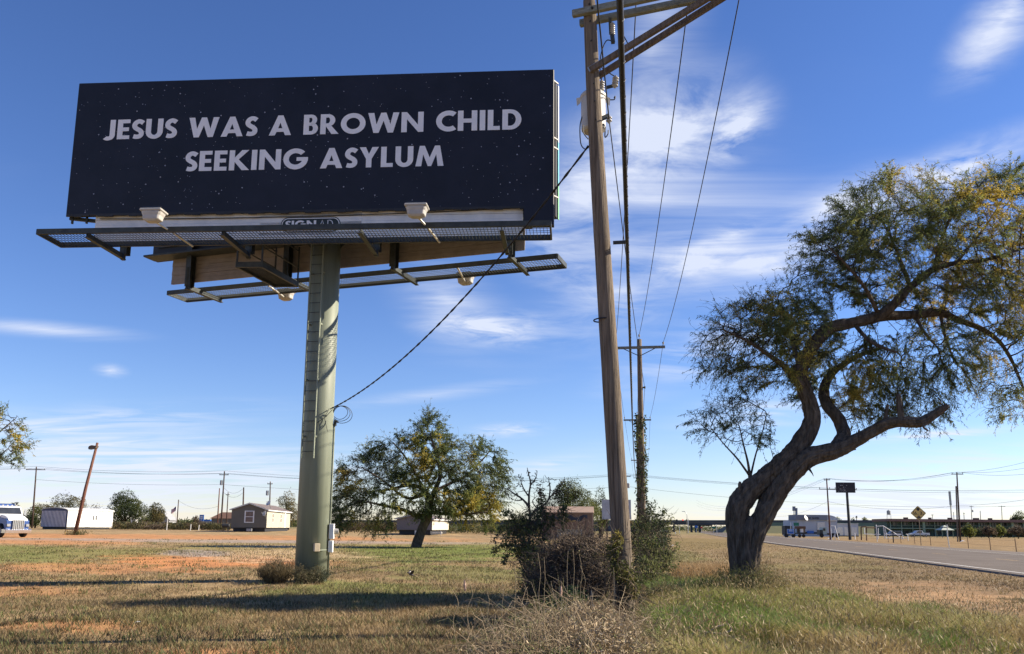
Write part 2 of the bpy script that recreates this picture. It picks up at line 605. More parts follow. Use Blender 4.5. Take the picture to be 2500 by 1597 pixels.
# ------------------------------------------------------------------ ground sheet
def ground_colors(x, y):
    n = len(x)
    big = fbm(x * .12, y * .12, 4)
    mid = fbm(x * .7 + 9, y * .7, 4)
    fine = fbm(x * 3.1, y * 3.1 + 5, 3)
    tan = np.array([.235, .165, .085]); straw = np.array([.30, .215, .115]); umber = np.array([.165, .115, .065])
    c = tan + (straw - tan) * sstep((mid - .40) / .25)[:, None]
    c = c + (umber - c) * (sstep((.47 - big) / .2) * .55)[:, None]
    orange = np.array([.42, .185, .075]); pale = np.array([.46, .33, .20]); grn = np.array([.125, .150, .038]); olive = np.array([.20, .17, .065])
    gravel = np.array([.27, .225, .19]); soil = np.array([.33, .205, .11]); darkg = np.array([.13, .105, .06])
    # bare earth, gravel and greener patches: photo pixel of the centre, half width (px), top and bottom rows, colour, strength, ragged edge
    zones = [
        (820, 1352, 620, 1322, 1392, olive, .75, .5), (1050, 1352, 300, 1328, 1384, grn, .85, .6), (60, 1350, 330, 1328, 1385, grn, .75, .7), (330, 1352, 300, 1336, 1372, olive, .8, .8),
        (560, 1366, 330, 1352, 1393, orange, .95, .5), (680, 1345, 230, 1338, 1378, pale, .7, .5), (250, 1384, 330, 1374, 1402, orange, .55, .8),
        (350, 1312, 900, 1303, 1322, orange, .62, .8), (480, 1318, 900, 1316, 1326, gravel, .75, .35), (90, 1322, 300, 1316, 1332, orange, .6, .7),
        (485, 1351, 110, 1341, 1362, gravel, .95, .35), (700, 1333, 200, 1330, 1339, pale, .8, .5),
        (200, 1528, 270, 1510, 1552, orange, .50, .7), (560, 1600, 280, 1580, 1625, orange, .60, .7), (60, 1442, 220, 1425, 1462, orange, .45, .7), (720, 1595, 120, 1575, 1615, orange, .4, .7),
        (900, 1440, 300, 1415, 1465, grn, .75, .7), (1150, 1400, 260, 1380, 1425, grn, .5, .8), (1200, 1340, 200, 1325, 1365, grn, .55, .7), (1640, 1368, 110, 1340, 1400, grn, .50, .7),
        (2230, 1455, 330, 1410, 1510, soil, .85, .5), (2080, 1424, 130, 1412, 1438, soil * 1.25, .6, .6), (2300, 1455, 260, 1440, 1475, soil * 1.3, .6, .7), (2480, 1500, 200, 1470, 1530, soil, .8, .5), (2420, 1385, 560, 1345, 1470, umber * 1.15, .75, .8), (2000, 1400, 260, 1360, 1450, np.array([.20, .145, .075]), .6, .8),
        (2000, 1385, 170, 1370, 1400, olive, .6, .8), (2000, 1352, 160, 1340, 1370, olive, .4, .8),
        (2400, 1330, 700, 1312, 1346, np.array([.27, .18, .085]), .85, .4), (1650, 1330, 300, 1312, 1352, np.array([.20, .15, .06]), .75, .5)]
    for (px, py, hw, t, b, colr, w, rag) in zones:
        ce, pt, pb = G(px, py), G(px, t), G(px, b)
        rx = hw * ce.y / F
        ry = max(.4, (pt.y - pb.y) / 2)
        yc = (pt.y + pb.y) / 2
        xc = ray(px, 1290).x * yc
        sk = ray(px, 1290).x
        dx = (x - xc - (y - yc) * sk) / rx
        dy = (y - yc) / ry
        d = np.sqrt(dx * dx + dy * dy)
        m = sstep((1.0 - d + (mid - .5) * 1.6 * rag + (fine - .5) * .9 * rag) / .45) * w
        c = c + (np.asarray(colr) - c) * m[:, None]
    c = c * (.98 + .40 * fine)[:, None]
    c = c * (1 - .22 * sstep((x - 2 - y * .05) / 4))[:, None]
    far = sstep((y - 160) / 200)[:, None]
    c = c * (1 - far) + np.array([.22, .18, .085]) * far
    return c
def make_ground():
    fr = np.concatenate([np.arange(-44, 44, .22), np.arange(44, 316, 3.0)])
    th = np.radians(fr)
    r = [0.6]
    while r[-1] < 9000:
        k = 1.018 if 6 < r[-1] < 200 else 1.08
        r.append(r[-1] * k)
    r = np.array(r)
    T, Rr = np.meshgrid(th, r)
    x, y = (np.sin(T) * Rr).ravel(), (np.cos(T) * Rr).ravel()
    z = tz(x, y)
    V = np.stack([x, y, z], 1)
    nt_, nr = len(th), len(r)
    i = np.arange(nr - 1)[:, None] * nt_
    j = np.arange(nt_)[None]
    j2 = (j + 1) % nt_
    Fq = np.stack([i + j, i + nt_ + j, i + nt_ + j2, i + j2], -1).reshape(-1, 4)[:, ::-1]
    c0 = len(V)
    V = np.vstack([V, [[0, 0, float(tz(0, 0))]]])
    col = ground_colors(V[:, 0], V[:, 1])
    m = bpy.data.materials.new('dry_grass_ground')
    m.use_nodes = True
    nt = m.node_tree
    b = nt.nodes['Principled BSDF']
    b.inputs['Roughness'].default_value = .95
    b.inputs['Specular IOR Level'].default_value = .08
    at = N(nt, 'ShaderNodeAttribute', attribute_name='col')
    tc = N(nt, 'ShaderNodeTexCoord')
    n1 = N(nt, 'ShaderNodeTexNoise'); n1.inputs['Scale'].default_value = 7; n1.inputs['Detail'].default_value = 10; n1.inputs['Roughness'].default_value = .72
    n2 = N(nt, 'ShaderNodeTexNoise'); n2.inputs['Scale'].default_value = 1.6; n2.inputs['Detail'].default_value = 6
    lk(nt, tc.outputs['Object'], n1.inputs['Vector']); lk(nt, tc.outputs['Object'], n2.inputs['Vector'])
    f = math_n(nt, 'MULTIPLY_ADD', n1.outputs[0], 1.9, .05)
    f = math_n(nt, 'MULTIPLY', f, math_n(nt, 'MULTIPLY_ADD', n2.outputs[0], .8, .6))
    hs = N(nt, 'ShaderNodeHueSaturation')
    lk(nt, f, hs.inputs['Value'])
    lk(nt, at.outputs['Color'], hs.inputs['Color'])
    lk(nt, hs.outputs[0], b.inputs['Base Color'])
    bp = N(nt, 'ShaderNodeBump'); bp.inputs['Strength'].default_value = .9; bp.inputs['Distance'].default_value = .05
    lk(nt, n1.outputs[0], bp.inputs['Height'])
    lk(nt, bp.outputs[0], b.inputs['Normal'])
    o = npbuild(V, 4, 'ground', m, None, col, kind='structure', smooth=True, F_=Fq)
    return o
make_ground()

# ------------------------------------------------------------------ road
def catmull(pts, n=10):
    out = []
    p = [2 * np.array(pts[0]) - np.array(pts[1])] + [np.array(q, float) for q in pts] + [2 * np.array(pts[-1]) - np.array(pts[-2])]
    for i in range(1, len(p) - 2):
        for k in range(n):
            t = k / n
            out.append(.5 * (2 * p[i] + (p[i + 1] - p[i - 1]) * t + (2 * p[i - 1] - 5 * p[i] + 4 * p[i + 1] - p[i + 2]) * t * t + (3 * p[i] - 3 * p[i + 1] + p[i + 2] - p[i - 1]) * t ** 3))
    out.append(p[-2])
    return np.array(out)
ROAD = catmull([(3, -60), (13.4, 0), (19.2, 32), (23.2, 54.5), (27.0, 76), (31.8, 104), (48.5, 195), (63, 270), (82, 365), (103, 470), (140, 640), (190, 850)], 10)
def road_strip(o1, o2, z, name, mat, parent=None, dash=None, kind=None, label=None, thick=0):
    d = np.gradient(ROAD, axis=0)
    d /= np.linalg.norm(d, axis=1)[:, None]
    nr = np.stack([d[:, 1], -d[:, 0]], 1)
    A, B = ROAD + nr * o1, ROAD + nr * o2
    mb = MB()
    s = np.concatenate([[0], np.cumsum(np.linalg.norm(np.diff(ROAD, axis=0), axis=1))])
    def at(arr, t): return np.array([np.interp(t, s, arr[:, 0]), np.interp(t, s, arr[:, 1])])
    t = 0
    segs = []
    if dash:
        while t < s[-1]:
            segs.append((t, t + dash[0])); t += dash[0] + dash[1]
    else:
        k = list(s)
        segs = list(zip(k[:-1], k[1:]))
    for a, b in segs:
        q = [at(A, a), at(B, a), at(B, b), at(A, b)]
        zs = [Z(*p) + z for p in q]
        mb.add([(p[0], p[1], h) for p, h in zip(q, zs)], [(0, 1, 2, 3)])
    if thick:
        for (arr, sg) in ((A, 1), (B, -1)):
            for i in range(len(arr) - 1):
                p, q = arr[i], arr[i + 1]
                off = nr[i] * -sg * .12
                vs_ = [(p[0], p[1], Z(*p) + z), (q[0], q[1], Z(*q) + z), (q[0] + off[0], q[1] + off[1], Z(*q) - .02), (p[0] + off[0], p[1] + off[1], Z(*p) - .02)]
                mb.add(vs_, [(0, 1, 2, 3)])
    return build(mb, name, mat, parent, label=label, kind=kind)
m_asph = M('worn_asphalt', (.132, .108, .090), .9, var=.28, scale=.35, bump=.35, bscale=70, col2=(.172, .145, .122), amt2=.9, detail=10, spec=.15)
m_shoulder = M('shoulder_asphalt', (.17, .145, .125), .92, var=.2, scale=.9, bump=.3, bscale=60, spec=.1)
m_wline = M('worn_white_line', (.62, .60, .55), .7, var=.25, scale=3)
m_yline = M('worn_yellow_line', (.42, .27, .10), .75, var=.3, scale=2)
road = road_strip(-.55, 11.6, .07, 'road', m_asph, kind='structure', thick=1)
road_strip(11.6, 14.4, .062, 'shoulder', m_shoulder, road)
road_strip(.02, .16, .075, 'edge_line', m_wline, road)
road_strip(10.9, 11.03, .075, 'edge_line', m_wline, road)
road_strip(5.55, 5.68, .075, 'centre_line', m_yline, road, dash=(3.2, 9.0))
# ------------------------------------------------------------------ highway overpass far down the road
OV0, OVD = Vector((94, 490, 0)), Vector((.72, -.69, 0)).normalized()
OVN = Vector((-OVD.y, OVD.x, 0))          # away from the camera
if OVN.y < 0: OVN = -OVN
def ov(px):
    d = ray(px, 1290)
    # line OV0 + s*OVD crossed by the sight line x = d.x * y
    return (d.x * OV0.y - OV0.x) / (OVD.x - d.x * OVD.y)
def OV(s, n, z): return OV0 + OVD * s + OVN * n + Vector((0, 0, z))
m_conc = M('weathered_concrete', (.20, .195, .18), .9, var=.2, scale=.25)
m_concd = M('shade_dark_concrete', (.085, .085, .088), .9, var=.2, scale=.3)  # concrete darkened in colour for the faces turned from the sun
m_embank = M('dry_embankment_grass', (.34, .31, .15), .95, var=.25, scale=.25, col2=(.27, .25, .11))
s_l, s_a, s_b, s_r = ov(700), ov(1588), ov(1782), ov(2750)
ovp = thing('highway_overpass', 'long dark concrete highway overpass crossing above the road', 'overpass', OV0)
def ovbox(s0, s1, n0, n1, z0, z1, mb=None):
    mb = mb or MB()
    mb.hexa([OV(s0, n0, z0), OV(s1, n0, z0), OV(s1, n1, z0), OV(s0, n1, z0), OV(s0, n0, z1), OV(s1, n0, z1), OV(s1, n1, z1), OV(s0, n1, z1)])
    return mb
build(ovbox(s_a - 6, s_b + 6, .5, 13.5, 5.45, 5.75), 'deck', m_conc, ovp)
for k in range(5):
    build(ovbox(s_a - 5.5, s_b + 5.5, .6 + k * 3, 1.1 + k * 3, 4.2, 5.448), 'girder', m_conc if k else m_concd, ovp)
build(ovbox(s_l, s_r, .1, .42, 5.7, 6.75), 'parapet', m_concd, ovp)
build(ovbox(s_l, s_r, 13.6, 13.9, 5.7, 6.75), 'parapet', m_concd, ovp)
for px in (1640, 1683, 1694, 1703):
    s = ov(px)
    mb = MB()
    mb.tube([OV(s, 2.2, -.5), OV(s, 2.2, 4.1)], .7 if px > 1650 else .5, 12)
    build(mb, 'pier_column', m_concd, ovp, smooth=False)
build(ovbox(ov(1676), ov(1712), 1.4, 12, 3.6, 4.195), 'pier_cap', m_concd, ovp)
build(ovbox(s_l, s_a, .3, 13.7, -1, 5.69), 'retaining_wall', m_concd, ovp)
mb = MB()   # sloped abutment with paved face
mb.add([OV(s_b - 14, 1, -.5), OV(s_b + 2, 1, 5.2), OV(s_b + 2, 13, 5.2), OV(s_b - 14, 13, -.5), OV(s_b + 2, 1, -.5), OV(s_b + 2, 13, -.5)],
       [(0, 1, 2, 3), (0, 4, 1), (3, 2, 5), (1, 4, 5, 2), (0, 3, 5, 4)])
build(mb, 'abutment_slope', m_conc, ovp)
mb = MB()
prof = [(-13, -.6), (.0, 5.6), (14, 5.6), (27, -.6)]
n_s = 24
for i in range(n_s):
    a, b = s_b + 2.1 + (s_r - s_b - 2.1) * i / n_s, s_b + 2.1 + (s_r - s_b - 2.1) * (i + 1) / n_s
    for (p, q) in zip(prof[:-1], prof[1:]):
        mb.add([OV(a, p[0], p[1]), OV(b, p[0], p[1]), OV(b, q[0], q[1]), OV(a, q[0], q[1])], [(0, 1, 2, 3)])
mb.add([OV(s_b + 2.1, *p) for p in prof], [(0, 1, 2, 3)])
emb = build(mb, 'highway_embankment', m_embank, kind='structure')
tag(emb, kind='structure')

# ------------------------------------------------------------------ lettering: geometric bold capitals, each glyph a list of polygons in a 1-high box
def arc(cx, cy, rx, ry, a0, a1, w, n=18, wy=None):
    """ring sector as a list of quads"""
    wy = wy or w
    out = []
    for i in range(n):
        t0, t1 = rad(a0 + (a1 - a0) * i / n), rad(a0 + (a1 - a0) * (i + 1) / n)
        o = lambda t: (cx + rx * math.cos(t), cy + ry * math.sin(t))
        k = lambda t: (cx + (rx - w) * math.cos(t), cy + (ry - wy) * math.sin(t))
        out.append([o(t0), o(t1), k(t1), k(t0)])
    return out
def rect(x0, y0, x1, y1): return [[(x0, y0), (x1, y0), (x1, y1), (x0, y1)]]
def sline(pts, w):
    """thick polyline with mitred joints, as quads"""
    p = [Vector((a, b)) for a, b in pts]
    L, Rr = [], []
    for i in range(len(p)):
        d = (p[min(i + 1, len(p) - 1)] - p[max(i - 1, 0)]).normalized()
        nn = Vector((-d.y, d.x))
        L.append(p[i] + nn * w / 2); Rr.append(p[i] - nn * w / 2)
    return [[tuple(Rr[i]), tuple(Rr[i + 1]), tuple(L[i + 1]), tuple(L[i])] for i in range(len(p) - 1)]
def spath(w):
    c = catmull([(.075, .135), (.20, .105), (.33, .125), (.405, .21), (.405, .335), (.33, .43), (.22, .50), (.125, .585), (.10, .70), (.155, .82), (.265, .885), (.37, .87), (.475, .80)], 6)
    return [tuple(q) for q in c]
def glyph(ch, s=.23, h=.19):
    if ch == 'I': return rect(0, 0, s, 1), s
    if ch == 'L': return [[(0, 0), (.50, 0), (.50, h), (s, h), (s, 1), (0, 1)]], .50
    if ch == 'E': return [[(0, 0), (.54, 0), (.54, h), (s, h), (s, .405), (.50, .405), (.50, .595), (s, .595), (s, 1 - h), (.54, 1 - h), (.54, 1), (0, 1)]], .54
    if ch == 'H': return [[(0, 0), (s, 0), (s, .40), (.80 - s, .40), (.80 - s, 0), (.80, 0), (.80, 1), (.80 - s, 1), (.80 - s, .60), (s, .60), (s, 1), (0, 1)]], .80
    if ch == 'N': return [[(0, 0), (s, 0), (s, .64), (.70, 0), (.92, 0), (.92, 1), (.92 - s, 1), (.92 - s, .36), (.22, 1), (0, 1)]], .92
    if ch == 'M': return [[(0, 0), (.24, 0), (.31, .58), (.51, 0), (.65, 0), (.85, .58), (.92, 0), (1.16, 0), (1.0, 1), (.79, 1), (.58, .42), (.37, 1), (.16, 1)]], 1.16
    if ch == 'W': return [[(.24, 0), (.46, 0), (.65, .60), (.84, 0), (1.06, 0), (1.30, 1), (1.05, 1), (.94, .42), (.76, 1), (.54, 1), (.36, .42), (.25, 1), (0, 1)]], 1.30
    if ch == 'A': return [[(0, 0), (.255, 0), (.315, .17), (.625, .17), (.685, 0), (.94, 0), (.58, 1), (.36, 1)], [(.38, .35), (.56, .35), (.47, .64)]], .94
    if ch == 'Y': return [[(.28, 0), (.51, 0), (.51, .42), (.80, 1), (.53, 1), (.395, .66), (.26, 1), (0, 1), (.28, .42)]], .80
    if ch == 'K': return [[(0, 0), (s, 0), (s, .42), (.55, 0), (.87, 0), (.40, .54), (.83, 1), (.53, 1), (s, .63), (s, 1), (0, 1)]], .85
    if ch == 'O': return arc(.52, .5, .52, .52, 0, 360, .235, 40), 1.04
    if ch == 'C': return arc(.52, .5, .52, .52, 52, 308, .235, 30), .80
    if ch == 'G': return arc(.52, .5, .52, .52, 42, 358, .235, 34) + rect(.56, .40, 1.04, .58), 1.04
    if ch == 'D': return rect(0, 0, s, 1) + rect(s, 0, .32, h) + rect(s, 1 - h, .32, 1) + arc(.32, .5, .46, .5, -90, 90, s, 20, h), .78
    if ch == 'B': return rect(0, 0, s, 1) + rect(s, 0, .33, .17) + rect(s, .44, .33, .60) + rect(s, .84, .33, 1) + arc(.33, .3, .28, .3, -90, 90, .21, 16, .165) + arc(.31, .735, .25, .265, -90, 90, .2, 16, .15), .61
    if ch == 'R': return rect(0, 0, s, 1) + rect(s, .38, .31, .54) + rect(s, .83, .31, 1) + arc(.31, .69, .31, .31, -90, 90, .22, 16, .16) + [[(.24, .38), (.46, .42), (.78, 0), (.48, 0)]], .76
    if ch == 'U': return rect(0, .36, s, 1) + rect(.74 - s, .36, .74, 1) + arc(.37, .36, .37, .38, 180, 360, s, 18, .20), .74
    if ch == 'J': return rect(.22, .22, .22 + s, 1) + arc(.155, .22, .295, .27, 225, 360, s, 12, .2), .45
    if ch == 'S': return sline(spath(.2), .215), .50
    if ch == 'T': return rect(.2, 0, .2 + s, 1) + rect(0, 1 - h, .63, 1), .63
    if ch == 'V': return [[(.30, 0), (.52, 0), (.82, 1), (.56, 1), (.41, .42), (.26, 1), (0, 1)]], .82
    if ch == 'F': return [[(0, 0), (s, 0), (s, .38), (.48, .38), (.48, .57), (s, .57), (s, 1 - h), (.52, 1 - h), (.52, 1), (0, 1)]], .52
    if ch == '1': return [[(.16, 0), (.16 + s * .8, 0), (.16 + s * .8, 1), (.10, 1), (0, .82), (.16, .82)]], .36
    if ch == '6': return arc(.32, .32, .32, .32, 0, 360, .17, 26) + sline([(.09, .40), (.42, .98)], .17), .64
    if ch == '3': return arc(.25, .29, .30, .29, -140, 90, .17, 18, .15) + arc(.25, .72, .27, .27, -90, 140, .16, 18, .14) + rect(.15, .45, .26, .58), .55
    if ch == '8': return arc(.28, .28, .28, .28, 0, 360, .16, 20) + arc(.28, .75, .25, .25, 0, 360, .15, 20), .56
    return [], .36
def hole_split(ch, polys):
    """'A' is given as outline + counter: return it as pieces without the counter"""
    if ch != 'A': return polys
    return [[(0, 0), (.255, 0), (.315, .17), (.38, .35), (.47, .64), (.47, 1), (.36, 1)], [(.685, 0), (.94, 0), (.58, 1), (.47, 1), (.47, .64), (.56, .35), (.625, .17)], [(.315, .17), (.625, .17), (.56, .35), (.38, .35)]]
def write_text(text, o, ux, uz, width, height, mat, parent, depth=.004, gap=.10, space=.42, name='letter', label=True, fit=True):
    """lay capitals on the plane (ux, uz) with the left end of the baseline at o; every letter is a part"""
    adv, tot = [], 0
    for i, ch in enumerate(text):
        if ch == ' ':
            tot += space; continue
        w = glyph(ch)[1]
        adv.append((ch, tot)); tot += w + gap
    tot -= gap
    sx = width / tot if fit else height
    for ch, x0 in adv:
        mb = MB()
        for pi_, poly in enumerate(hole_split(ch, glyph(ch)[0])):
            a = sum(poly[i][0] * poly[(i + 1) % len(poly)][1] - poly[(i + 1) % len(poly)][0] * poly[i][1] for i in range(len(poly)))
            if a < 0: poly = poly[::-1]
            mb.prism([((x0 + p[0]) * sx, p[1] * height) for p in poly], o, ux, uz, depth + .0004 * (pi_ % 3))
        build(mb, name, mat, parent, label=('letter ' + ch) if label else None)

# ------------------------------------------------------------------ billboard
POST = Vector((-5.85, 25.52, Z(-5.85, 25.52)))
TH = -.0725
BU = Vector((math.cos(TH), math.sin(TH), 0))
BN = Vector((math.sin(TH), -math.cos(TH), 0))        # front normal, towards the camera side
BC = Vector((-6.13, 23.80, 0))
BW, BH, BZ = 14.63, 4.27, 10.73
def FB(u, n, z): return BC + BU * u + BN * n + Vector((0, 0, z))
TH2 = -.322
RU = Vector((math.cos(TH2), math.sin(TH2), 0))
RN = Vector((-math.sin(TH2), math.cos(TH2), 0))      # rear normal, away from the camera
RC = Vector((1.33, 24.30, 0)) - RU * (BW / 2) - RN * .0
def RB(u, n, z): return RC + RU * u + RN * n + Vector((0, 0, z))
m_vinyl = M('printed_black_vinyl', (.011, .012, .021), .5, var=.25, scale=.8, bump=.05, bscale=3, col2=(.014, .015, .026), spec=.3)
m_print = M('printed_white_ink', (.74, .74, .76), .6, var=.05, scale=2)
m_star = M('printed_star', (.30, .31, .37), .6, var=.1)
m_apron = M('white_enamel_slats', (.66, .67, .68), .5, var=.10, scale=2, col2=(.74, .74, .73))
m_apronb = M('weathered_tan_slats', (.27, .24, .22), .7, var=.15, scale=2)
m_lampw = M('cream_lamp_housing', (.42, .40, .37), .5, var=.08, scale=4)
m_lamppole = M('bright_conduit', (.62, .60, .54), .4, .3, var=.1)
m_logo = M('printed_dark_green', (.022, .034, .038), .6, var=.1)
m_green = M('green_vinyl_edge', (.25, .55, .30), .5, var=.1)
m_cyan = M('cyan_vinyl_edge', (.20, .55, .60), .5, var=.1)

bb = thing('billboard', 'tall roadside billboard with black starry panel and white lettering on a green steel post', 'billboard', POST)
mb = MB()
mb.tube([POST - Vector((0, 0, .3)), POST + Vector((0, 0, 5)), POST + Vector((0, 0, 10.9))], .465, 40)
post = build(mb, 'post', m_post, bb, smooth=True)
post.data.polygons.foreach_set('use_smooth', [len(p.vertices) == 4 for p in post.data.polygons])
mb = MB()
mb.box(POST + Vector((0, 0, 10.72)), (1.5, 1.3, .28), TH)
for s in (-1, 1):
    mb.prism([(0, 0), (.42, 0), (0, -.45)], POST + Vector((s * .45, .0, 10.58)), Vector((s, 0, 0)), Vector((0, 0, 1)), .04)
build(mb, 'post_head', m_dsteel, bb)
mb = MB(); mb.beam(FB(-6.6, -1.55, 10.95), FB(6.6, -1.55, 10.95), .5, .5)
build(mb, 'torsion_beam', m_dsteel, bb)
# front face
mb = MB(); mb.box(FB(0, -.12, BZ + BH / 2), (BW, .24, BH), TH)
face = build(mb, 'front_panel', m_vinyl, bb, label='black printed panel reading JESUS WAS A BROWN CHILD SEEKING ASYLUM', bevel=.02)
mb = MB(); mb.box(FB(6.88, -.02, 10.44), (.87, .26, .60), TH)
build(mb, 'panel_flap', m_vinyl, face)
write_text('JESUS WAS A BROWN CHILD', FB(-6.335, .003, 13.115), BU, Vector((0, 0, 1)), 12.69, .635, m_print, face)
write_text('SEEKING ASYLUM', FB(-3.73, .003, 12.035), BU, Vector((0, 0, 1)), 7.81, .635, m_print, face)
mb = MB()
for i in range(420):
    u, z = rnd.uniform(-7.25, 7.25), BZ + rnd.uniform(.06, BH - .06)
    r = rnd.choice([.006, .008, .010, .012, .012, .016, .022])
    c = FB(u, .0035 + rnd.uniform(0, .002), z)
    mb.add([c + BU * r * math.cos(k * PI / 3) + Vector((0, 0, r * math.sin(k * PI / 3))) for k in range(6)], [tuple(range(6))])
build(mb, 'printed_stars', m_star, face, kind='stuff')
# slack vinyl hem along the bottom edge
mb = MB()
for i in range(60):
    u0, u1 = -7.3 + i * 14.6 / 60, -7.3 + (i + 1) * 14.6 / 60
    d = .02 + .02 * math.sin(i * 1.7)
    mb.box(FB((u0 + u1) / 2, -.02, BZ - d / 2), (u1 - u0 - .004, .05, d + .05), TH)
build(mb, 'hem', m_dark, face)
# apron of horizontal white slats under the face
n_sl = 6
for i in range(n_sl):
    z0 = 9.82 + i * .155
    mb = MB(); mb.box(FB(-.02, -.16 + (.012 if i % 2 else 0), z0 + .0735), (12.86, .03, .147), TH)
    build(mb, 'slat', m_apron, bb)
mb = MB(); mb.box(FB(-.02, -.195, 10.285), (12.8, .03, .93), TH)
build(mb, 'apron_backing', m_apron, bb)
mb = MB(); mb.box(FB(.15, -.139, 10.37), (3.05, .012, .66), TH)
name_pl = build(mb, 'name_plate', m_apron, bb, label='maker plate with oval SIGNAD logo half hidden by the catwalk')
def pill(w, h, n=14):
    r = h / 2
    return [(w / 2 - r + r * math.cos(t), r * math.sin(t)) for t in np.linspace(-PI / 2, PI / 2, n)] + [(-w / 2 + r + r * math.cos(t), r * math.sin(t)) for t in np.linspace(PI / 2, 3 * PI / 2, n)]
for (w, h, d, mt) in ((1.80, .46, .003, m_logo), (1.74, .40, .006, m_print), (1.69, .35, .009, m_logo)):
    mb = MB(); mb.prism(pill(w, h), FB(.15, -.133, 10.355), BU, Vector((0, 0, 1)), d)
    build(mb, 'logo_oval', mt, name_pl)
write_text('SIGN', FB(-.60, -.123, 10.255), BU, Vector((0, 0, 1)), .92, .22, m_print, name_pl, depth=.004)
for poly, x in ((sline([(.0, .0), (.34, 1.0), (.68, 0)], .09) + [], .42), (sline([(.05, 0), (.05, 1), (.3, 1), (.55, .85), (.66, .5), (.55, .15), (.3, 0), (.05, 0)], .09), .66)):
    mb = MB()
    for q in poly: mb.prism([(x + a * .24, b * .22) for a, b in q], FB(0, -.123, 10.255), BU, Vector((0, 0, 1)), .004)
    build(mb, 'letter', m_print, name_pl)
# rear face, seen edge-on at the right and from below
mb = MB(); mb.box(RB(0, -.13, BZ + BH / 2), (BW, .26, BH), TH2)
rear = build(mb, 'rear_panel', m_dark, bb)
mb = MB()
mb.box(RB(BW / 2 + .02, -.03, BZ + 3.35), (.03, .09, 1.85), TH2); build(mb, 'vinyl_edge', m_white, rear)
mb = MB(); mb.box(RB(BW / 2 + .02, -.03, BZ + 1.75), (.03, .09, 1.33), TH2); build(mb, 'vinyl_edge', m_cyan, rear)
mb = MB(); mb.box(RB(BW / 2 + .02, -.03, BZ + .52), (.03, .09, 1.10), TH2); build(mb, 'vinyl_edge', m_green, rear)
for i in range(6):
    mb = MB(); mb.box(RB(-.1, -.14 + (.012 if i % 2 else 0), 9.82 + i * .155 + .0735), (12.86, .03, .147), TH2)
    build(mb, 'slat', m_apronb, bb)
mb = MB(); mb.box(RB(-.1, -.105, 10.285), (12.8, .03, .93), TH2); build(mb, 'apron_backing', m_apronb, bb)
# steel uprights behind both faces
for u in (-5.6, -1.75, 2.1, 5.95):
    for (Bf, th, nn) in ((FB, TH, -.42), (RB, TH2, -.34)):
        mb = MB()
        c = Bf(u, nn, 12.2)
        for k in (-1, 1):
            mb.box(c + (BU if Bf is FB else RU) * 0 + (BN if Bf is FB else RN) * (.12 * k), (.20, .02, 5.2), th)
        mb.box(c, (.016, .24, 5.2), th)
        build(mb, 'upright', m_dsteel, bb)
for zz in (11.2, 12.6, 14.2):
    mb = MB(); mb.beam(FB(-7.1, -.27, zz), FB(7.1, -.27, zz), .05, .12); build(mb, 'stringer', m_dsteel, bb)
    mb = MB(); mb.beam(RB(-7.1, -.29, zz), RB(7.1, -.29, zz), .05, .12); build(mb, 'stringer', m_dsteel, bb)
# bottom closing strip between faces on the left, and loose bracket ends
mb = MB(); mb.beam(RB(-7.25, -.5, 10.72), RB(3.4, -.5, 10.72), .55, .06); build(mb, 'bottom_tray', m_dsteel, bb)
for u in (-7.2, -6.75):
    mb = MB(); mb.beam(FB(u, -.18, 10.75), FB(u, -.18, 10.52), .06, .05); build(mb, 'tie_bar', m_dsteel, bb)
mb = MB(); mb.beam(FB(-7.3, -.2, 10.70), FB(-6.4, -.3, 10.62), .08, .1); build(mb, 'corner_bracket', m_dsteel, bb)
for zz in (14.7, 12.9, 12.6, 11.1):
    mb = MB(); mb.beam(FB(7.28, -.1, zz), FB(7.42, -.42, zz + .05), .04, .04); build(mb, 'tie_strap', m_lampw, bb)
# catwalks
def catwalk(Bf, u0, u1, n0, n1, z, ups):
    d = n1 - n0
    cw = MB()
    for n in (n0, n1):
        cw.beam(Bf(u0, n, z), Bf(u1, n, z), .05, .15)
    for u in (u0, u1):
        cw.beam(Bf(u, n0, z), Bf(u, n1, z), .05, .15)
    w = build(cw, 'catwalk', m_dsteel, bb)
    g = MB()
    k = int((u1 - u0) / .095)
    for i in range(1, k):
        u = u0 + (u1 - u0) * i / k
        g.beam(Bf(u, n0, z - .04), Bf(u, n1, z - .04), .014, .012)
    for i in range(1, 7):
        g.beam(Bf(u0, n0 + d * i / 7, z - .03), Bf(u1, n0 + d * i / 7, z - .03), .012, .008)
    build(g, 'grating', m_dsteel, w, kind='stuff')
    for u in ups:
        a = MB()
        a.beam(Bf(u, n0 - .85, z - .19), Bf(u, n1 + .02, z - .19), .12, .02)
        a.beam(Bf(u, n0 - .85, z - .11), Bf(u, n1 + .02, z - .11), .015, .16)
        a.beam(Bf(u, n0 - .78, z - .22), Bf(u, n0 - .78, z + .55), .12, .1)
        build(a, 'bracket', m_dsteel, w)
catwalk(FB, -7.06, 7.25, .45, 1.60, 9.63, (-5.6, -1.75, 2.1, 5.95))
catwalk(RB, -7.1, 7.2, .35, 1.40, 9.70, (-5.6, -1.75, 2.1, 5.95))
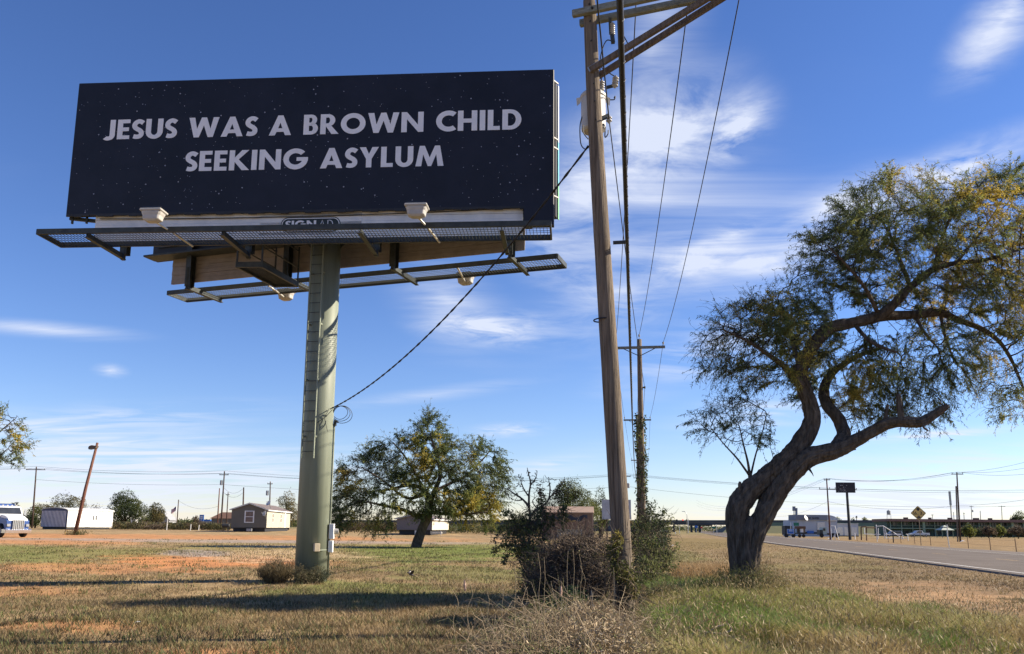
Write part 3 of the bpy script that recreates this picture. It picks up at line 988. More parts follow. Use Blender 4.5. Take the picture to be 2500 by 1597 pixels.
# flood lamps on arms reaching out from the catwalks
def lamp(Bf, ux, nn, u, n_foot, n_head, z_foot, z_head):
    L = MB(); a, h = Bf(u + .35, n_foot, z_foot), Bf(u, n_head, z_head)
    L.tube([a, a.lerp(h, .5) + Vector((0, 0, .02)), h], .03, 8)
    arm = build(L, 'lamp_arm', m_lamppole, bb, smooth=True)
    o = Bf(u, n_head, z_head)
    S = Matrix((ux, nn, Vector((0, 0, 1)))).transposed()
    def T(x, y, zz): return o + S @ Vector((x, y, zz))
    hd = MB()      # ballast body, flared reflector, door rim
    rings = [(.13, .10, -.07), (.23, .15, -.01), (.24, .165, .10), (.26, .185, .15), (.275, .20, .21)]
    k = len(hd.v)
    for (hx, hy, zz) in rings:
        for (sx, sy) in ((-1, -.7), (-.8, -1), (.8, -1), (1, -.7), (1, .7), (.8, 1), (-.8, 1), (-1, .7)):
            hd.v.append(tuple(T(hx * sx, hy * sy - (.12 if nn is BN or nn is RN else 0) * (zz - .1), zz)))
    for r in range(4):
        for j in range(8):
            hd.f.append((k + r * 8 + j, k + r * 8 + (j + 1) % 8, k + (r + 1) * 8 + (j + 1) % 8, k + (r + 1) * 8 + j))
    hd.f.append(tuple(k + j for j in range(8))[::-1]); hd.f.append(tuple(k + 32 + j for j in range(8)))
    body = build(hd, 'lamp_head', m_lampw, arm, bevel=.012)
    rim = MB(); rim.box(T(0, -.02, .245), (.60, .44, .07), ax=(ux, nn, Vector((0, 0, 1))))
    build(rim, 'door_rim', m_lampw, arm, bevel=.02)
    gl = MB(); gl.box(T(0, -.02, .30), (.50, .34, .05), ax=(ux, nn, Vector((0, 0, 1))))
    build(gl, 'lamp_lens', m_glass, arm)
lamp(FB, BU, BN, -3.42, .5, 2.2, 9.52, 9.68)
lamp(FB, BU, BN, 3.75, .5, 2.2, 9.52, 9.68)
lamp(RB, RU, RN, -3.3, .4, 1.95, 9.62, 9.62)
lamp(RB, RU, RN, 3.6, .4, 1.95, 9.62, 9.62)
# conduit loops on the apron
c = MB(); c.tube(sag(FB(-6.3, -.10, 10.63), FB(6.5, -.10, 10.74), .09), .012, 5); build(c, 'apron_cable', m_wire, bb)
# access ladder on the post and the cross platform below the faces
la = Vector((-.22, -.97, 0)).normalized(); lt = Vector((.97, -.22, 0)).normalized()
lc = POST + la * .565
rails = []
for s in (-1, 1):
    mb = MB(); mb.beam(lc + lt * .19 * s + Vector((0, 0, 3.55)), lc + lt * .19 * s + Vector((0, 0, 10.3)), .025, .06, la)
    rails.append(build(mb, 'ladder_rail', m_post, bb))
for k in range(22):
    mb = MB(); z = 3.75 + k * .3
    mb.tube([lc - lt * .19 + Vector((0, 0, z)), lc + lt * .19 + Vector((0, 0, z))], .010, 6)
    build(mb, 'ladder_rung', m_dsteel, bb)
for z in (4.2, 5.9, 7.6, 9.2):
    for s in (-1, 1):
        mb = MB(); mb.beam(lc + lt * .19 * s + Vector((0, 0, z)), lc + lt * .19 * s - la * .14 + Vector((0, 0, z)), .04, .05); build(mb, 'ladder_bracket', m_post, bb)
pl0, pl1 = P(640, 668, 24.9), P(752, 740, 25.6)
pz = 9.25
A0 = FB(-1.75, -.45, pz); A1 = FB(-1.35, -2.55, pz)
mb = MB()
for o in (-.38, .38):
    mb.beam(A0 + BU * o, A1 + BU * o, .06, .17)
mb.beam(A0 - BU * .41, A0 + BU * .41, .06, .17); mb.beam(A1 - BU * .41, A1 + BU * .41, .06, .17)
plat = build(mb, 'cross_platform', m_dsteel, bb)
g = MB()
for i in range(1, 26):
    p = A0.lerp(A1, i / 26); g.beam(p - BU * .36, p + BU * .36, .018, .03)
for o in (-.2, 0, .2): g.beam(A0 + BU * o, A1 + BU * o, .012, .02)
build(g, 'platform_grating', m_dsteel, plat, kind='stuff')
for (q, o) in ((A0, -.38), (A0, .38), (A1, -.38), (A1, .38)):
    mb = MB(); mb.beam(q + BU * o, q + BU * o + Vector((0, 0, 1.25)), .045, .045); build(mb, 'guard_post', m_dsteel, plat)
for zz in (.55, 1.1):
    for o in (-.38, .38):
        mb = MB(); mb.tube([A0 + BU * o + Vector((0, 0, zz)), A1 + BU * o + Vector((0, 0, zz))], .022, 6); build(mb, 'guard_rail', m_dsteel, plat)
# conduit, meter, boxes, coil on the post
rs = Vector((.985, .12, 0)).normalized()
q0 = POST + rs * .495
mb = MB(); mb.tube([q0 + Vector((0, 0, .1)), q0 + Vector((0, 0, 4.62))], .028, 8); build(mb, 'conduit', m_post, bb, smooth=True)
mb = MB(); mb.tube([q0 + Vector((.02, -.01, 4.58)), q0 + Vector((.03, -.02, 4.74)), q0 + Vector((.12, -.05, 4.68))], [.05, .055, .03], 8); build(mb, 'weather_head', m_dsteel, bb)
tn = Vector((-.12, .985, 0)).normalized()
mb = MB(); mb.box(q0 + rs * .06 + Vector((0, 0, 1.44)), (.14, .34, .44), ax=(rs, tn, Vector((0, 0, 1))))
mt = build(mb, 'meter_box', m_white, bb, bevel=.01)
mb = MB(); mb.lathe([(.085, 0), (.085, .05), (.075, .12), (.0, .13)], q0 + rs * .13 + Vector((0, 0, 1.44)), rs, 16); build(mb, 'meter_dial', m_porc, mt)
mb = MB(); mb.box(q0 + rs * .05 + Vector((0, 0, 1.0)), (.13, .32, .34), ax=(rs, tn, Vector((0, 0, 1)))); build(mb, 'breaker_box', m_white, bb, bevel=.01)
fs = Vector((.45, -.89, 0)).normalized()
mb = MB(); mb.box(POST + fs * .55 + Vector((0, 0, .98)), (.16, .16, .23), ax=(Vector((.89, .45, 0)), fs, Vector((0, 0, 1)))); build(mb, 'timer_box', M('beige_plastic', (.52, .43, .30), .6, var=.06), bb, bevel=.008)
mb = MB(); mb.tube([POST + fs * .55 + Vector((.06, 0, .9)), q0 + Vector((0, -.03, .9))], .02, 6); build(mb, 'conduit_elbow', m_post, bb)
mb = MB()
for k in range(3):
    c0 = POST + Vector((.74 + .03 * k, -.35, 4.93 - .03 * k)); rr = .20 + .03 * k
    mb.tube([c0 + Vector((rr * math.cos(t) * 1.1, .05 * math.sin(t * 2 + k), rr * math.sin(t))) for t in np.linspace(-2.6, 2.9, 26)], .009, 5, cap=False)
mb.tube([POST + Vector((.1, -.52, 4.6)), POST + Vector((.34, -.44, 4.8)), POST + Vector((.5, -.36, 5.02))], .009, 5)
mb.tube([POST + Vector((.42, -.42, 5.05)), POST + Vector((.30, -.48, 4.75)), POST + Vector((.40, -.42, 4.35))], .007, 5)
build(mb, 'cable_coil', m_wire, bb)

# ------------------------------------------------------------------ utility poles and wires
D1 = 13.3
def near_pole():
    pts = [P(1531, 1545, D1), P(1516, 1303, D1), P(1493, 950, D1), P(1474, 650, D1), P(1460, 429, D1), P(1447, 200, D1), P(1440, 28, D1), P(1438, 2, D1)]
    pts[0].z = Z(pts[0].x, pts[0].y) - .3
    base = pts[0].copy(); base.z = Z(base.x, base.y)
    t = thing('utility_pole', 'leaning weathered wooden utility pole with transformer beside the overgrown brush', 'utility pole', base)
    full = []
    for a, b in zip(pts[:-1], pts[1:]):
        for k in range(6): full.append(a.lerp(b, k / 6))
    full.append(pts[-1])
    mb = MB(); n = len(full)
    mb.tube(full, [.158 - .058 * i / n for i in range(n)], 20, rough=.035)
    pole = build(mb, 'pole', m_pole, t, smooth=True)
    AD = Vector((.935, -.355, 0)).normalized(); AP = Vector((.355, .935, 0)).normalized()
    top = P(1440, 42, D1)
    def AR(s, n_, dz): return top + AD * s + AP * n_ + Vector((0, 0, dz))
    for n_, s0 in ((-.155, -.26), (.155, -.22)):
        mb = MB(); mb.beam(AR(s0, n_, .02), AR(2.75, n_, .02), .09, .115); build(mb, 'crossarm', m_arm, t, bevel=.006)
    low = P(1446, 182, D1)
    for n_ in (-.14, .14):
        mb = MB(); mb.beam(low + AP * n_, AR(2.25, n_ * .8, -.06), .075, .095); build(mb, 'brace', m_brace, t, bevel=.005)
    mb = MB(); mb.beam(low - AP * .16 - AD * .02, low - AP * .16 + AD * .24 + Vector((0, 0, .12)), .09, .02, AP); build(mb, 'brace_strap', m_steel, t)
    for py in (10, 52, 100, 205, 248, 293):
        q = P(1440 + (py - 28) * .05, py, D1 - .11)
        mb = MB(); mb.lathe([(.022, 0), (.022, .02), (.010, .022), (.010, .05)], q + Vector((0, .02, 0)), (0.1, -1, 0), 6); build(mb, 'bolt', m_dark, pole)
    mb = MB(); mb.tube([P(1473, 776, D1 - .14) + Vector((.14 * math.cos(a), .14 + .14 * math.sin(a), .01 * math.cos(a))) for a in np.linspace(0, 2 * PI, 20)], .012, 5); build(mb, 'band', m_dark, pole)
    # transformer can, on the far side
    c = P(1449, 322, D1 + .36)
    mb = MB(); mb.lathe([(.17, 0), (.205, .03), (.21, .06), (.21, .60), (.225, .62), (.225, .66), (.19, .70), (.08, .73), (.02, .735)], c, (0, 0, 1), 24)
    tr = build(mb, 'transformer', M('grey_tank_paint', (.42, .41, .385), .5, var=.1, scale=5), t, smooth=False)
    for a in (-1, 1):
        mb = MB(); mb.prism([(0, 0), (.09, -.02), (.08, -.16), (.02, -.1)], c + Vector((a * .20, 0, .64)), Vector((a, 0, 0)), Vector((0, 0, 1)), .02); build(mb, 'lifting_lug', m_offwhite, tr)
    def insul(o, ax, k, r, st, nm='insulator', par=t):
        m_ = MB(); pr = [(.02, -.02)]
        for i in range(k): pr += [(r * .6, i * st), (r, i * st + st * .3), (r, i * st + st * .55), (r * .6, i * st + st * .8)]
        pr += [(.02, k * st + .02)]
        m_.lathe(pr, o, ax, 14); return build(m_, nm, m_porc, par)
    insul(P(1469, 222, D1 + .3), (0, 0, 1), 4, .05, .045, 'bushing', tr)
    insul(P(1501, 212, D1 + .05), (.1, 0, 1), 4, .055, .045, 'arrester')
    mb = MB(); mb.beam(P(1480, 214, D1 + .1), P(1503, 208, D1 + .05), .03, .05); build(mb, 'arrester_bracket', m_dsteel, t)
    insul(P(1495, 86, D1 - .05), (0, 0, 1), 6, .045, .036, 'fuse_cutout')
    mb = MB(); mb.beam(P(1491, 84, D1 - .05), P(1489, 44, D1 - .05), .03, .05); mb.beam(P(1497, 105, D1 - .05), P(1494, 84, D1 - .05), .07, .06); build(mb, 'cutout_hanger', m_dsteel, t)
    mb = MB(); mb.beam(P(1462, 293, D1), P(1485, 283, D1 + .05), .05, .07); mb.beam(P(1462, 310, D1), P(1474, 306, D1 + .05), .05, .05); build(mb, 'spool_bracket', m_dsteel, t)
    insul(P(1487, 298, D1 + .05), (0, 0, 1), 2, .05, .05, 'spool')
    for s in (.85, 1.75, 2.6):
        insul(AR(s, -.155, .08), (0, 0, 1), 2, .06, .05, 'pin_insulator')
    for s in (.1, 1.2, 2.0):
        mb = MB(); mb.lathe([(.022, 0), (.022, .025), (.009, .03), (.009, .07)], AR(s, -.20, .02), -AP, 6); build(mb, 'bolt', m_dark, t)
    # jumper leads
    lead = [[(1495, 100), (1480, 100), (1468, 130), (1465, 170), (1469, 195)], [(1469, 165), (1490, 180), (1500, 186)], [(1499, 240), (1502, 235), (1500, 243), (1489, 244)], [(1421, 285), (1416, 310), (1418, 350), (1428, 364), (1437, 360)],
            [(1424, 305), (1425, 325), (1436, 340)], [(1536, 112), (1520, 84), (1520, 95), (1516, 115)], [(1478, 310), (1477, 335), (1484, 328), (1485, 318)]]
    for l in lead:
        pp = catmull(l, 5); mb = MB(); mb.tube([P(a, b, D1 + .12) for a, b in pp], .010, 5); build(mb, 'jumper_lead', m_wire, t)
    return t, AR
pole1, AR1 = near_pole()

LD = Vector((.155, .988, 0)).normalized()        # direction of the roadside pole line
LP = Vector((.988, -.155, 0)).normalized()
def roadside_pole(px, py_arm, Y, label, arm=2.4, vine=False, lo=0.0):
    a = P(px, py_arm, Y)
    base = Vector((a.x + .03, Y, Z(a.x, Y)))
    t = thing('utility_pole', label, 'utility pole', base, group='wooden poles carrying the power line along the road')
    mb = MB()
    top = a + Vector((0, 0, .42))
    k = 10
    mb.tube([base.lerp(top, i / k) - Vector((0, 0, .3 if i == 0 else 0)) for i in range(k + 1)], [.165 - .055 * i / k for i in range(k + 1)], 12, rough=.03)
    build(mb, 'pole', m_pole, t, smooth=True)
    L, Rr = a - LP * arm / 2 - LD * .14, a + LP * arm / 2 - LD * .14
    mb = MB(); mb.beam(L, Rr, .09, .12); build(mb, 'crossarm', m_arm, t)
    ends = []
    for q in (L.lerp(Rr, .035), L.lerp(Rr, .965), top - LD * 0):
        mb = MB(); mb.lathe([(.012, 0), (.012, .08), (.045, .09), (.05, .12), (.035, .14), (.05, .16), (.03, .2)], q + Vector((0, 0, .05)), (0, 0, 1), 8); build(mb, 'pin_insulator', m_porc, t)
        ends.append(q + Vector((0, 0, .22)))
    for s in (-1, 1):
        mb = MB(); mb.beam(a + LP * s * arm * .31 - LD * .15 - Vector((0, 0, .05)), a - LD * .15 - Vector((0, 0, .42)), .02, .035); build(mb, 'arm_brace', m_dsteel, t)
    sp = a - Vector((0, 0, 1.9)) + LP * .22
    mb = MB(); mb.beam(sp - LP * .12, sp, .04, .07); mb.lathe([(.03, -.05), (.05, -.03), (.03, 0), (.05, .03), (.03, .05)], sp, (0, 0, 1), 8); build(mb, 'neutral_bracket', m_dsteel, t)
    return t, ends, sp
p2 = roadside_pole(1561, 850, 39.6, 'vine-covered wooden utility pole with one grey crossarm beyond the leaning pole')
p3 = roadside_pole(1556, 1026, 66.8, 'wooden utility pole just beyond the vine-covered pole', 2.15)
p4 = roadside_pole(1562.5, 1124, 107, 'third wooden utility pole beyond the leaning transformer pole', 2.25)
p5 = roadside_pole(1564, 1167, 155, 'farthest wooden utility pole in the row behind the vines', 2.6)
seq = [p2, p3, p4, p5]
WG = 'overhead wires of the roadside power line'
WL = 'thin dark overhead wire strung along the roadside poles'
def wire(p, q, s, r=.011, n=20, label=WL, group=WG, name='power_line', mat=None, cat='wire', n_s=5):
    mb = MB(); mb.tube(sag(p, q, s, n), r, n_s)
    return build(mb, name, mat or m_wire, label=label, cat=cat, group=group, smooth=True)
NS = ('inner', 'middle', 'outer')
wire(AR1(2.60, -.155, .2), p2[1][1], .55, label='outer wire from the leaning pole to the outer crossarm end of the vine-covered pole')
wire(AR1(1.75, -.155, .2), p2[1][2], .50, label='middle wire from the leaning pole to the top of the vine-covered pole')
wire(AR1(.85, -.155, .2), p2[1][0], .50, label='inner wire from the leaning pole to the lot-side crossarm end of the vine-covered pole')
for s_, off in ((2.60, 0), (1.75, 0), (.85, 0)):                  # spans that pass overhead behind the camera
    a = AR1(s_, -.155, .2); wire(a, a - LD * 38 + Vector((0, 0, .2)), .6, label={2.60: 'outer', 1.75: 'middle', .85: 'inner'}[s_] + ' wire leaving the leaning pole crossarm away from the vine-covered pole')
neutral0 = P(1487, 292, D1 + .05)
wire(neutral0, p2[2], .35, .010, label='thin neutral wire from the transformer spool to the vine-covered pole')
wire(neutral0, neutral0 - LD * 38, .5, .012, label='neutral wire passing overhead to the transformer spool of the leaning pole')
SPAN = ('beyond the vine-covered pole', 'in the second span beyond the vine-covered pole', 'in the farthest span of the roadside poles')
for (a, b), sp_ in zip(zip(seq[:-1], seq[1:]), SPAN):
    for k, w_ in enumerate(('lot-side crossarm wire ', 'road-side crossarm wire ', 'pole-top wire ')): wire(a[1][k], b[1][k], .35, label=w_ + sp_)
    wire(a[2], b[2], .3, .010, label='low neutral wire ' + sp_)
# thick lashed telephone cable
c_near = P(1531, 593, D1 - .05)
def cable_pts():
    q2 = p2[2] + Vector((-.62, -.1, -1.75))
    back = c_near + (c_near - q2) * 1.3
    pts = sag(back, c_near, .05, 30) + sag(c_near, q2, .10, 30)[1:]
    return pts, q2
cp, q2 = cable_pts()
mb = MB(); mb.tube(cp, .030, 10)
tel = thing('telephone_cable', 'thick black lashed telephone cable running past the leaning pole', 'cable', cp[30])
build(mb, 'cable_sheath', m_black, tel, smooth=True)
mb = MB(); mb.tube([p + Vector((-.012, 0, .042)) for p in cp], .009, 6); build(mb, 'support_strand', m_wire, tel)
mb = MB()
ln = []
acc = 0
for a, b in zip(cp[:-1], cp[1:]):
    seg = (b - a).length
    while acc < seg:
        ln.append(a.lerp(b, acc / seg)); acc += .36
    acc -= seg
for q in ln:
    mb.tube([q + Vector((.034 * math.cos(t), .01 * t, .034 * math.sin(t) + .006)) for t in np.linspace(-1.2, 2.4, 7)], .004, 4)
build(mb, 'lashing_wire', m_steel, tel, kind='stuff')
prev = q2
for k, pp in enumerate(seq[1:]):
    nxt = pp[2] + Vector((-.5, 0, -1.75))
    wire(prev, nxt, .3, .028, label='thick black telephone cable ' + SPAN[k], group='far spans of the telephone cable', name='telephone_cable', cat='cable')
    prev = nxt
mb = MB(); mb.beam(c_near + Vector((-.02, .02, .02)), c_near + Vector((-.22, .06, .02)), .04, .05); build(mb, 'cable_clamp', m_dsteel, pole1)
# service drop to the billboard
sa, sb = P(1437, 356, D1 + .05), POST + Vector((.43, -.30, 5.05))
ser = thing('service_cable', 'twisted black service cable sagging from the leaning pole to the billboard post', 'cable', sa)
pts = sag(sa, sb, .62, 60)
mb = MB()
for ph in (0, PI):
    mb.tube([p + Vector((.012 * math.cos(i * 1.9 + ph), 0, .012 * math.sin(i * 1.9 + ph))) for i, p in enumerate(pts)], .013, 6)
build(mb, 'twisted_conductors', m_black, ser, smooth=True)

# ------------------------------------------------------------------ trees
def pix_limb(l, Y0, ys=None):
    """limb drawn in photo pixels (x, y, radius m); Y0 the tree's distance, ys offsets in depth"""
    out = []
    for i, q in enumerate(l):
        dy = (q[3] if len(q) > 3 else 0)
        out.append((P(q[0], q[1], Y0 + dy), q[2]))
    return out
def smooth_limb(l, n=4):
    a = np.array([[*p, r] for p, r in l])
    c = catmull(a, n)
    return [(Vector(q[:3]), max(.006, q[3])) for q in c]
def leaf_colors(n, pal, w, Pn, seed=0, sc_=.35):
    pal = np.array(pal, float)
    w = np.array(w, float)
    nz = fbm(Pn[:, 0] * sc_ * 2 + seed, (Pn[:, 2] + Pn[:, 1] * .6) * sc_ * 2 + seed * 2, 3)
    t = np.clip((nz - .5) * 2.9 + .5 + rng.normal(size=n) * .15, 0, .999)
    cw = np.cumsum(w / w.sum())
    i = np.searchsorted(cw, t)
    i = np.clip(i, 0, len(pal) - 1)
    c = pal[i] * (1 + rng.normal(size=(n, 1)) * .16)
    return np.clip(c, .004, .9)
MESQ = [(.100, .130, .055), (.140, .172, .060), (.205, .220, .062), (.32, .29, .068), (.44, .34, .068)]
def make_tree(name, label, base, limbs, att, step, infl, kill, iters, tips, leaf_n, leaf, pal=MESQ, pw=(3, 3, 2.2, 1.3, .6), bark=m_bark, twig=.30, droop=.25, seed=0, tip_r=.006, jit=.25, minr=.05, sides=14, rough=.10, group=None, expo=.40, spray_r=.03, leafW=.2, rmax=.09, ridge=0.0, bark_n=4, tight=.9, upb=.15, dmin=3, clump=1.1):
    t = thing(name, label, 'tree', base, group=group)
    pos, par, rr = [], [], []
    mb = MB()
    for l in limbs:
        s = smooth_limb(l)
        i0 = len(pos)
        if i0:                                       # hook onto the closest node already there
            d = [(Vector(p) - s[0][0]).length for p in pos]
            k0 = int(np.argmin(d))
        for i, (p, r) in enumerate(s):
            pos.append(tuple(p)); rr.append(r)
            par.append(-1 if (i == 0 and not i0) else (k0 if i == 0 else len(pos) - 2))
        if s[0][1] > .1:
            s2 = smooth_limb(l, max(4, int(bark_n)))
            mb.tube([p for p, r in s2], [r for p, r in s2], sides, rough=rough, ridge=ridge)
        else:
            mb.tube([p for p, r in s], [r for p, r in s], 8, rough=rough)
    tr = build(mb, 'trunk', bark, t, smooth=True)
    n0 = len(pos)
    ps, pa = colonize(pos, par, att, step, infl, kill, iters, jit)
    n = len(ps)
    cnt = np.ones(n)
    has = np.zeros(n, bool)
    for i in range(n - 1, n0 - 1, -1):
        cnt[pa[i]] += cnt[i]; has[pa[i]] = True
    r = tip_r * cnt ** expo
    r = np.minimum(r, rmax)
    e = np.arange(n0, n)
    ra = np.where(pa[e] >= n0, r[pa[e]], np.minimum(np.array(rr + [0] * (n - n0))[pa[e]] * .8, r[e] * 1.25))
    V, Fi = edge_tubes(ps[pa[e]], ps[e], ra, r[e], 4)
    branch_v, branch_f = [V], [Fi]
    # leafy sprays on thin nodes
    dep = np.zeros(n, int)
    for i in range(n0, n): dep[i] = dep[pa[i]] + 1
    cand = e[(r[e] < spray_r) & (dep[e] >= dmin)]
    k = rng.choice(cand, tips)
    st = ps[k]
    pd = norm(ps[k] - ps[pa[k]])
    ctr = ps[e].mean(0)
    outw = norm(st - ctr)
    D = norm(pd * .8 + rdir(tips) * .6 + outw * .4 + np.array([0, 0, upb]))
    L = twig * (.5 + rng.random(tips))
    seg = 4
    A = st.copy(); d = D.copy()
    nodes = [A]
    for i in range(seg):
        d = norm(d + np.array([0, 0, -droop]) * (i + 1) / seg + rng.normal(size=d.shape) * .18)
        A = A + d * (L / seg)[:, None]
        nodes.append(A)
    for i in range(seg):
        V, Fi = edge_tubes(nodes[i], nodes[i + 1], np.full(tips, tip_r * .55), np.full(tips, tip_r * .4), 3)
        # 3-sided: quads
        branch_v.append(V); branch_f.append(Fi)
    off = 0
    fs = []
    for V, Fi in zip(branch_v, branch_f):
        fs.append(Fi + off); off += len(V)
    npbuild(np.vstack(branch_v), 4, 'branches', m_bark2, t, F_=np.vstack(fs))
    cw = np.clip(fbm(st[:, 0] * clump + seed, (st[:, 2] + .7 * st[:, 1]) * clump, 3) - .27, .07, 1) ** 1.1 * rng.gamma(1.8, 1.0, tips)
    q = rng.choice(tips, leaf_n, p=cw / cw.sum())
    u = rng.random(leaf_n) ** .8 * seg
    i0 = np.minimum(u.astype(int), seg - 1); fu = (u - i0)[:, None]
    nd = np.stack(nodes, 0)
    Pl = nd[i0, q] * (1 - fu) + nd[i0 + 1, q] * fu
    Dl = norm(norm(nd[i0 + 1, q] - nd[i0, q]) * .6 + rdir(leaf_n) * tight + np.array([0, 0, -droop * .8]))
    Ls = leaf * (.6 + .8 * rng.random(leaf_n))
    Vl = leaf_quads(Pl, Dl, Ls, Ls * leafW)
    cl = leaf_colors(leaf_n, pal, pw, Pl, seed) * (.75 + .5 * rng.random(tips))[q][:, None]
    npbuild(Vl, 4, 'crown', m_foliage, t, np.repeat(cl, 4, axis=0))
    return t
def px_att(l, Y0):
    """crown lobes in photo pixels (cx, cy, rx, ry, depth offset m, depth radius m, points)"""
    out = []
    for (cx, cy, rx, ry, dy, dr, n) in l:
        c = P(cx, cy, Y0 + dy)
        k = (Y0 + dy) / F
        out.append(ell_points(c, (rx * k, dr, ry * k), n, .25))
    return np.vstack(out)
# the big leaning mesquite
TY = 21.0
limbs = [
    [(1806, 1470, .25), (1803, 1380, .20), (1800, 1310, .22), (1800, 1250, .25), (1822, 1208, .25), (1868, 1168, .235), (1910, 1130, .22), (1948, 1092, .21), (1972, 1058, .20), (1984, 1020, .19), (1977, 985, .175), (1964, 950, .165), (1956, 904, .155), (1972, 864, .15), (2001, 823, .145), (2029, 799, .14), (2085, 787, .13), (2146, 771, .12), (2190, 735, .10), (2222, 702, .09), (2279, 658, .075), (2335, 642, .058), (2396, 636, .045, -.4), (2456, 620, .032, -.8), (2500, 606, .022, -1.0)],
    [(1832, 1470, .24, -.12), (1834, 1380, .19, -.1), (1843, 1310, .21, -.1), (1864, 1262, .23, -.1), (1889, 1211, .245, -.1), (1925, 1160, .235, -.1), (1976, 1117, .21, -.2), (2036, 1101, .18, -.3), (2073, 1085, .155, -.4), (2120, 1059, .135, -.6), (2162, 1036, .125, -.8), (2200, 1030, .115, -1.0), (2246, 1030, .11, -1.1), (2280, 1013, .09, -1.2), (2305, 996, .07, -1.3), (2313, 990, .05, -1.3)],
    [(1819, 1470, .25, -.08), (1819, 1380, .22, -.08), (1822, 1310, .24, -.06), (1829, 1280, .21, -.05), (1838, 1266, .13, -.04)],
    [(2035, 1100, .15, -.2), (2058, 1066, .15, 0), (2055, 1040, .145, .2), (2040, 1012, .14, .3), (2022, 992, .13, .5), (2012, 965, .12, .7), (2018, 930, .10, .9), (2045, 900, .08, 1.1), (2093, 870, .06, 1.3), (2150, 850, .04, 1.5)],
    [(2130, 774, .12), (2234, 768, .10, .4), (2295, 764, .09, .6), (2335, 779, .08, .7), (2396, 803, .065, .8), (2440, 835, .05, .9), (2472, 884, .04, 1.0), (2500, 952, .025, 1.0), (2520, 1000, .012, 1.0)],
    [(1962, 950, .12), (1920, 900, .07, -.5), (1870, 862, .05, -.9), (1820, 830, .03, -1.1), (1765, 805, .015, -1.2)],
    [(1956, 900, .09), (1935, 840, .06, .5), (1918, 780, .04, .8), (1898, 730, .02, 1.0)],
    [(2200, 1028, .08, -1.0), (2197, 1000, .075, -1.0), (2193, 962, .06, -1.0)], [(2163, 1034, .06, -.8), (2163, 1012, .05, -.8), (2167, 990, .035, -.8)],
    [(2280, 1016, .05, -1.2), (2255, 1040, .03, -1.2), (2266, 1052, .02, -1.2)],
    [(1832, 1195, .06), (1831, 1170, .045), (1826, 1130, .03), (1815, 1085, .02), (1805, 1040, .012)],
    [(1829, 1160, .03), (1800, 1120, .022, -.3), (1768, 1085, .015, -.5), (1735, 1045, .010, -.6)],
    [(1832, 1165, .03), (1845, 1110, .02, .3), (1860, 1060, .015, .4), (1872, 1010, .010, .5)],
    [(2222, 702, .06), (2200, 640, .045, .3), (2170, 570, .03, .6), (2140, 520, .02, .8)], [(2146, 770, .06), (2110, 700, .045, -.5), (2060, 640, .03, -.9), (2020, 600, .018, -1.1)],
    [(2279, 658, .05), (2300, 580, .04, -.4), (2330, 510, .025, -.6), (2350, 460, .015, -.8)], [(2335, 642, .04), (2400, 560, .03, .5), (2440, 500, .02, .8), (2470, 430, .010, .9)],
    [(2295, 765, .05, .6), (2310, 830, .035, .8), (2330, 880, .025, 1.0)], [(2234, 768, .05, .4), (2255, 810, .035, .2), (2290, 850, .02, 0)],
    [(1892, 1162, .05, -.2), (1890, 1138, .03, -.25), (1886, 1130, .012, -.25)], [(1972, 1140, .04, -.3), (1983, 1156, .014, -.35), (1986, 1163, .006, -.35)], [(2062, 1085, .05, -.4), (2082, 1096, .03, -.4), (2090, 1098, .01, -.4)], [(1812, 1205, .06, -.1), (1806, 1186, .045, -.1), (1807, 1176, .03, -.1)], [(2096, 1066, .04, -.5), (2097, 1052, .025, -.5), (2098, 1048, .012, -.5)],
    [(2085, 790, .06), (2120, 830, .05, -.3), (2160, 850, .04, -.5), (2190, 860, .03, -.6)],
]
L3 = [pix_limb(l, TY) for l in limbs]
for l in (L3[0], L3[1], L3[2]):
    p = l[0][0]; l[0] = (Vector((p.x, p.y, Z(p.x, p.y) - .15)), l[0][1])
att = px_att([(1880, 830, 165, 120, -.3, 1.7, 520), (1770, 860, 80, 70, -.6, 1.0, 150), (1945, 785, 80, 62, .6, 1.2, 140), (2060, 900, 150, 95, .7, 1.5, 300), (2230, 620, 240, 160, 0, 2.2, 620), (2060, 620, 100, 100, -.4, 1.4, 250), (2180, 510, 150, 75, .3, 1.5, 260), (2380, 560, 150, 130, .2, 1.8, 420), (2400, 760, 160, 110, .4, 1.8, 380), (2250, 860, 150, 90, .5, 1.5, 260), (2460, 900, 90, 90, .8, 1.2, 160), (2560, 700, 120, 170, .3, 1.6, 260), (2225, 985, 105, 55, .4, .8, 110), (1805, 1030, 85, 80, 0, .8, 260), (1870, 1060, 45, 55, .2, .6, 80), (1735, 1035, 35, 55, -.3, .5, 60), (2420, 470, 90, 60, .4, 1.0, 90), (2450, 970, 70, 50, .8, .8, 60)], TY)
base = Vector((L3[0][0][0].x, TY, Z(L3[0][0][0].x, TY)))
make_tree('mesquite_tree', 'large mesquite tree with a thick bent trunk leaning over the roadside grass', base, L3, att, .17, 1.6, .30, 60, 12500, 265000, .082, tip_r=.0052, twig=.50, droop=.34, seed=3, rough=.10, leafW=.17, sides=56, rmax=.045, ridge=.20, bark_n=22, tight=.75, upb=.3, pw=(3.2, 3.6, 2.8, 1.2, .35))
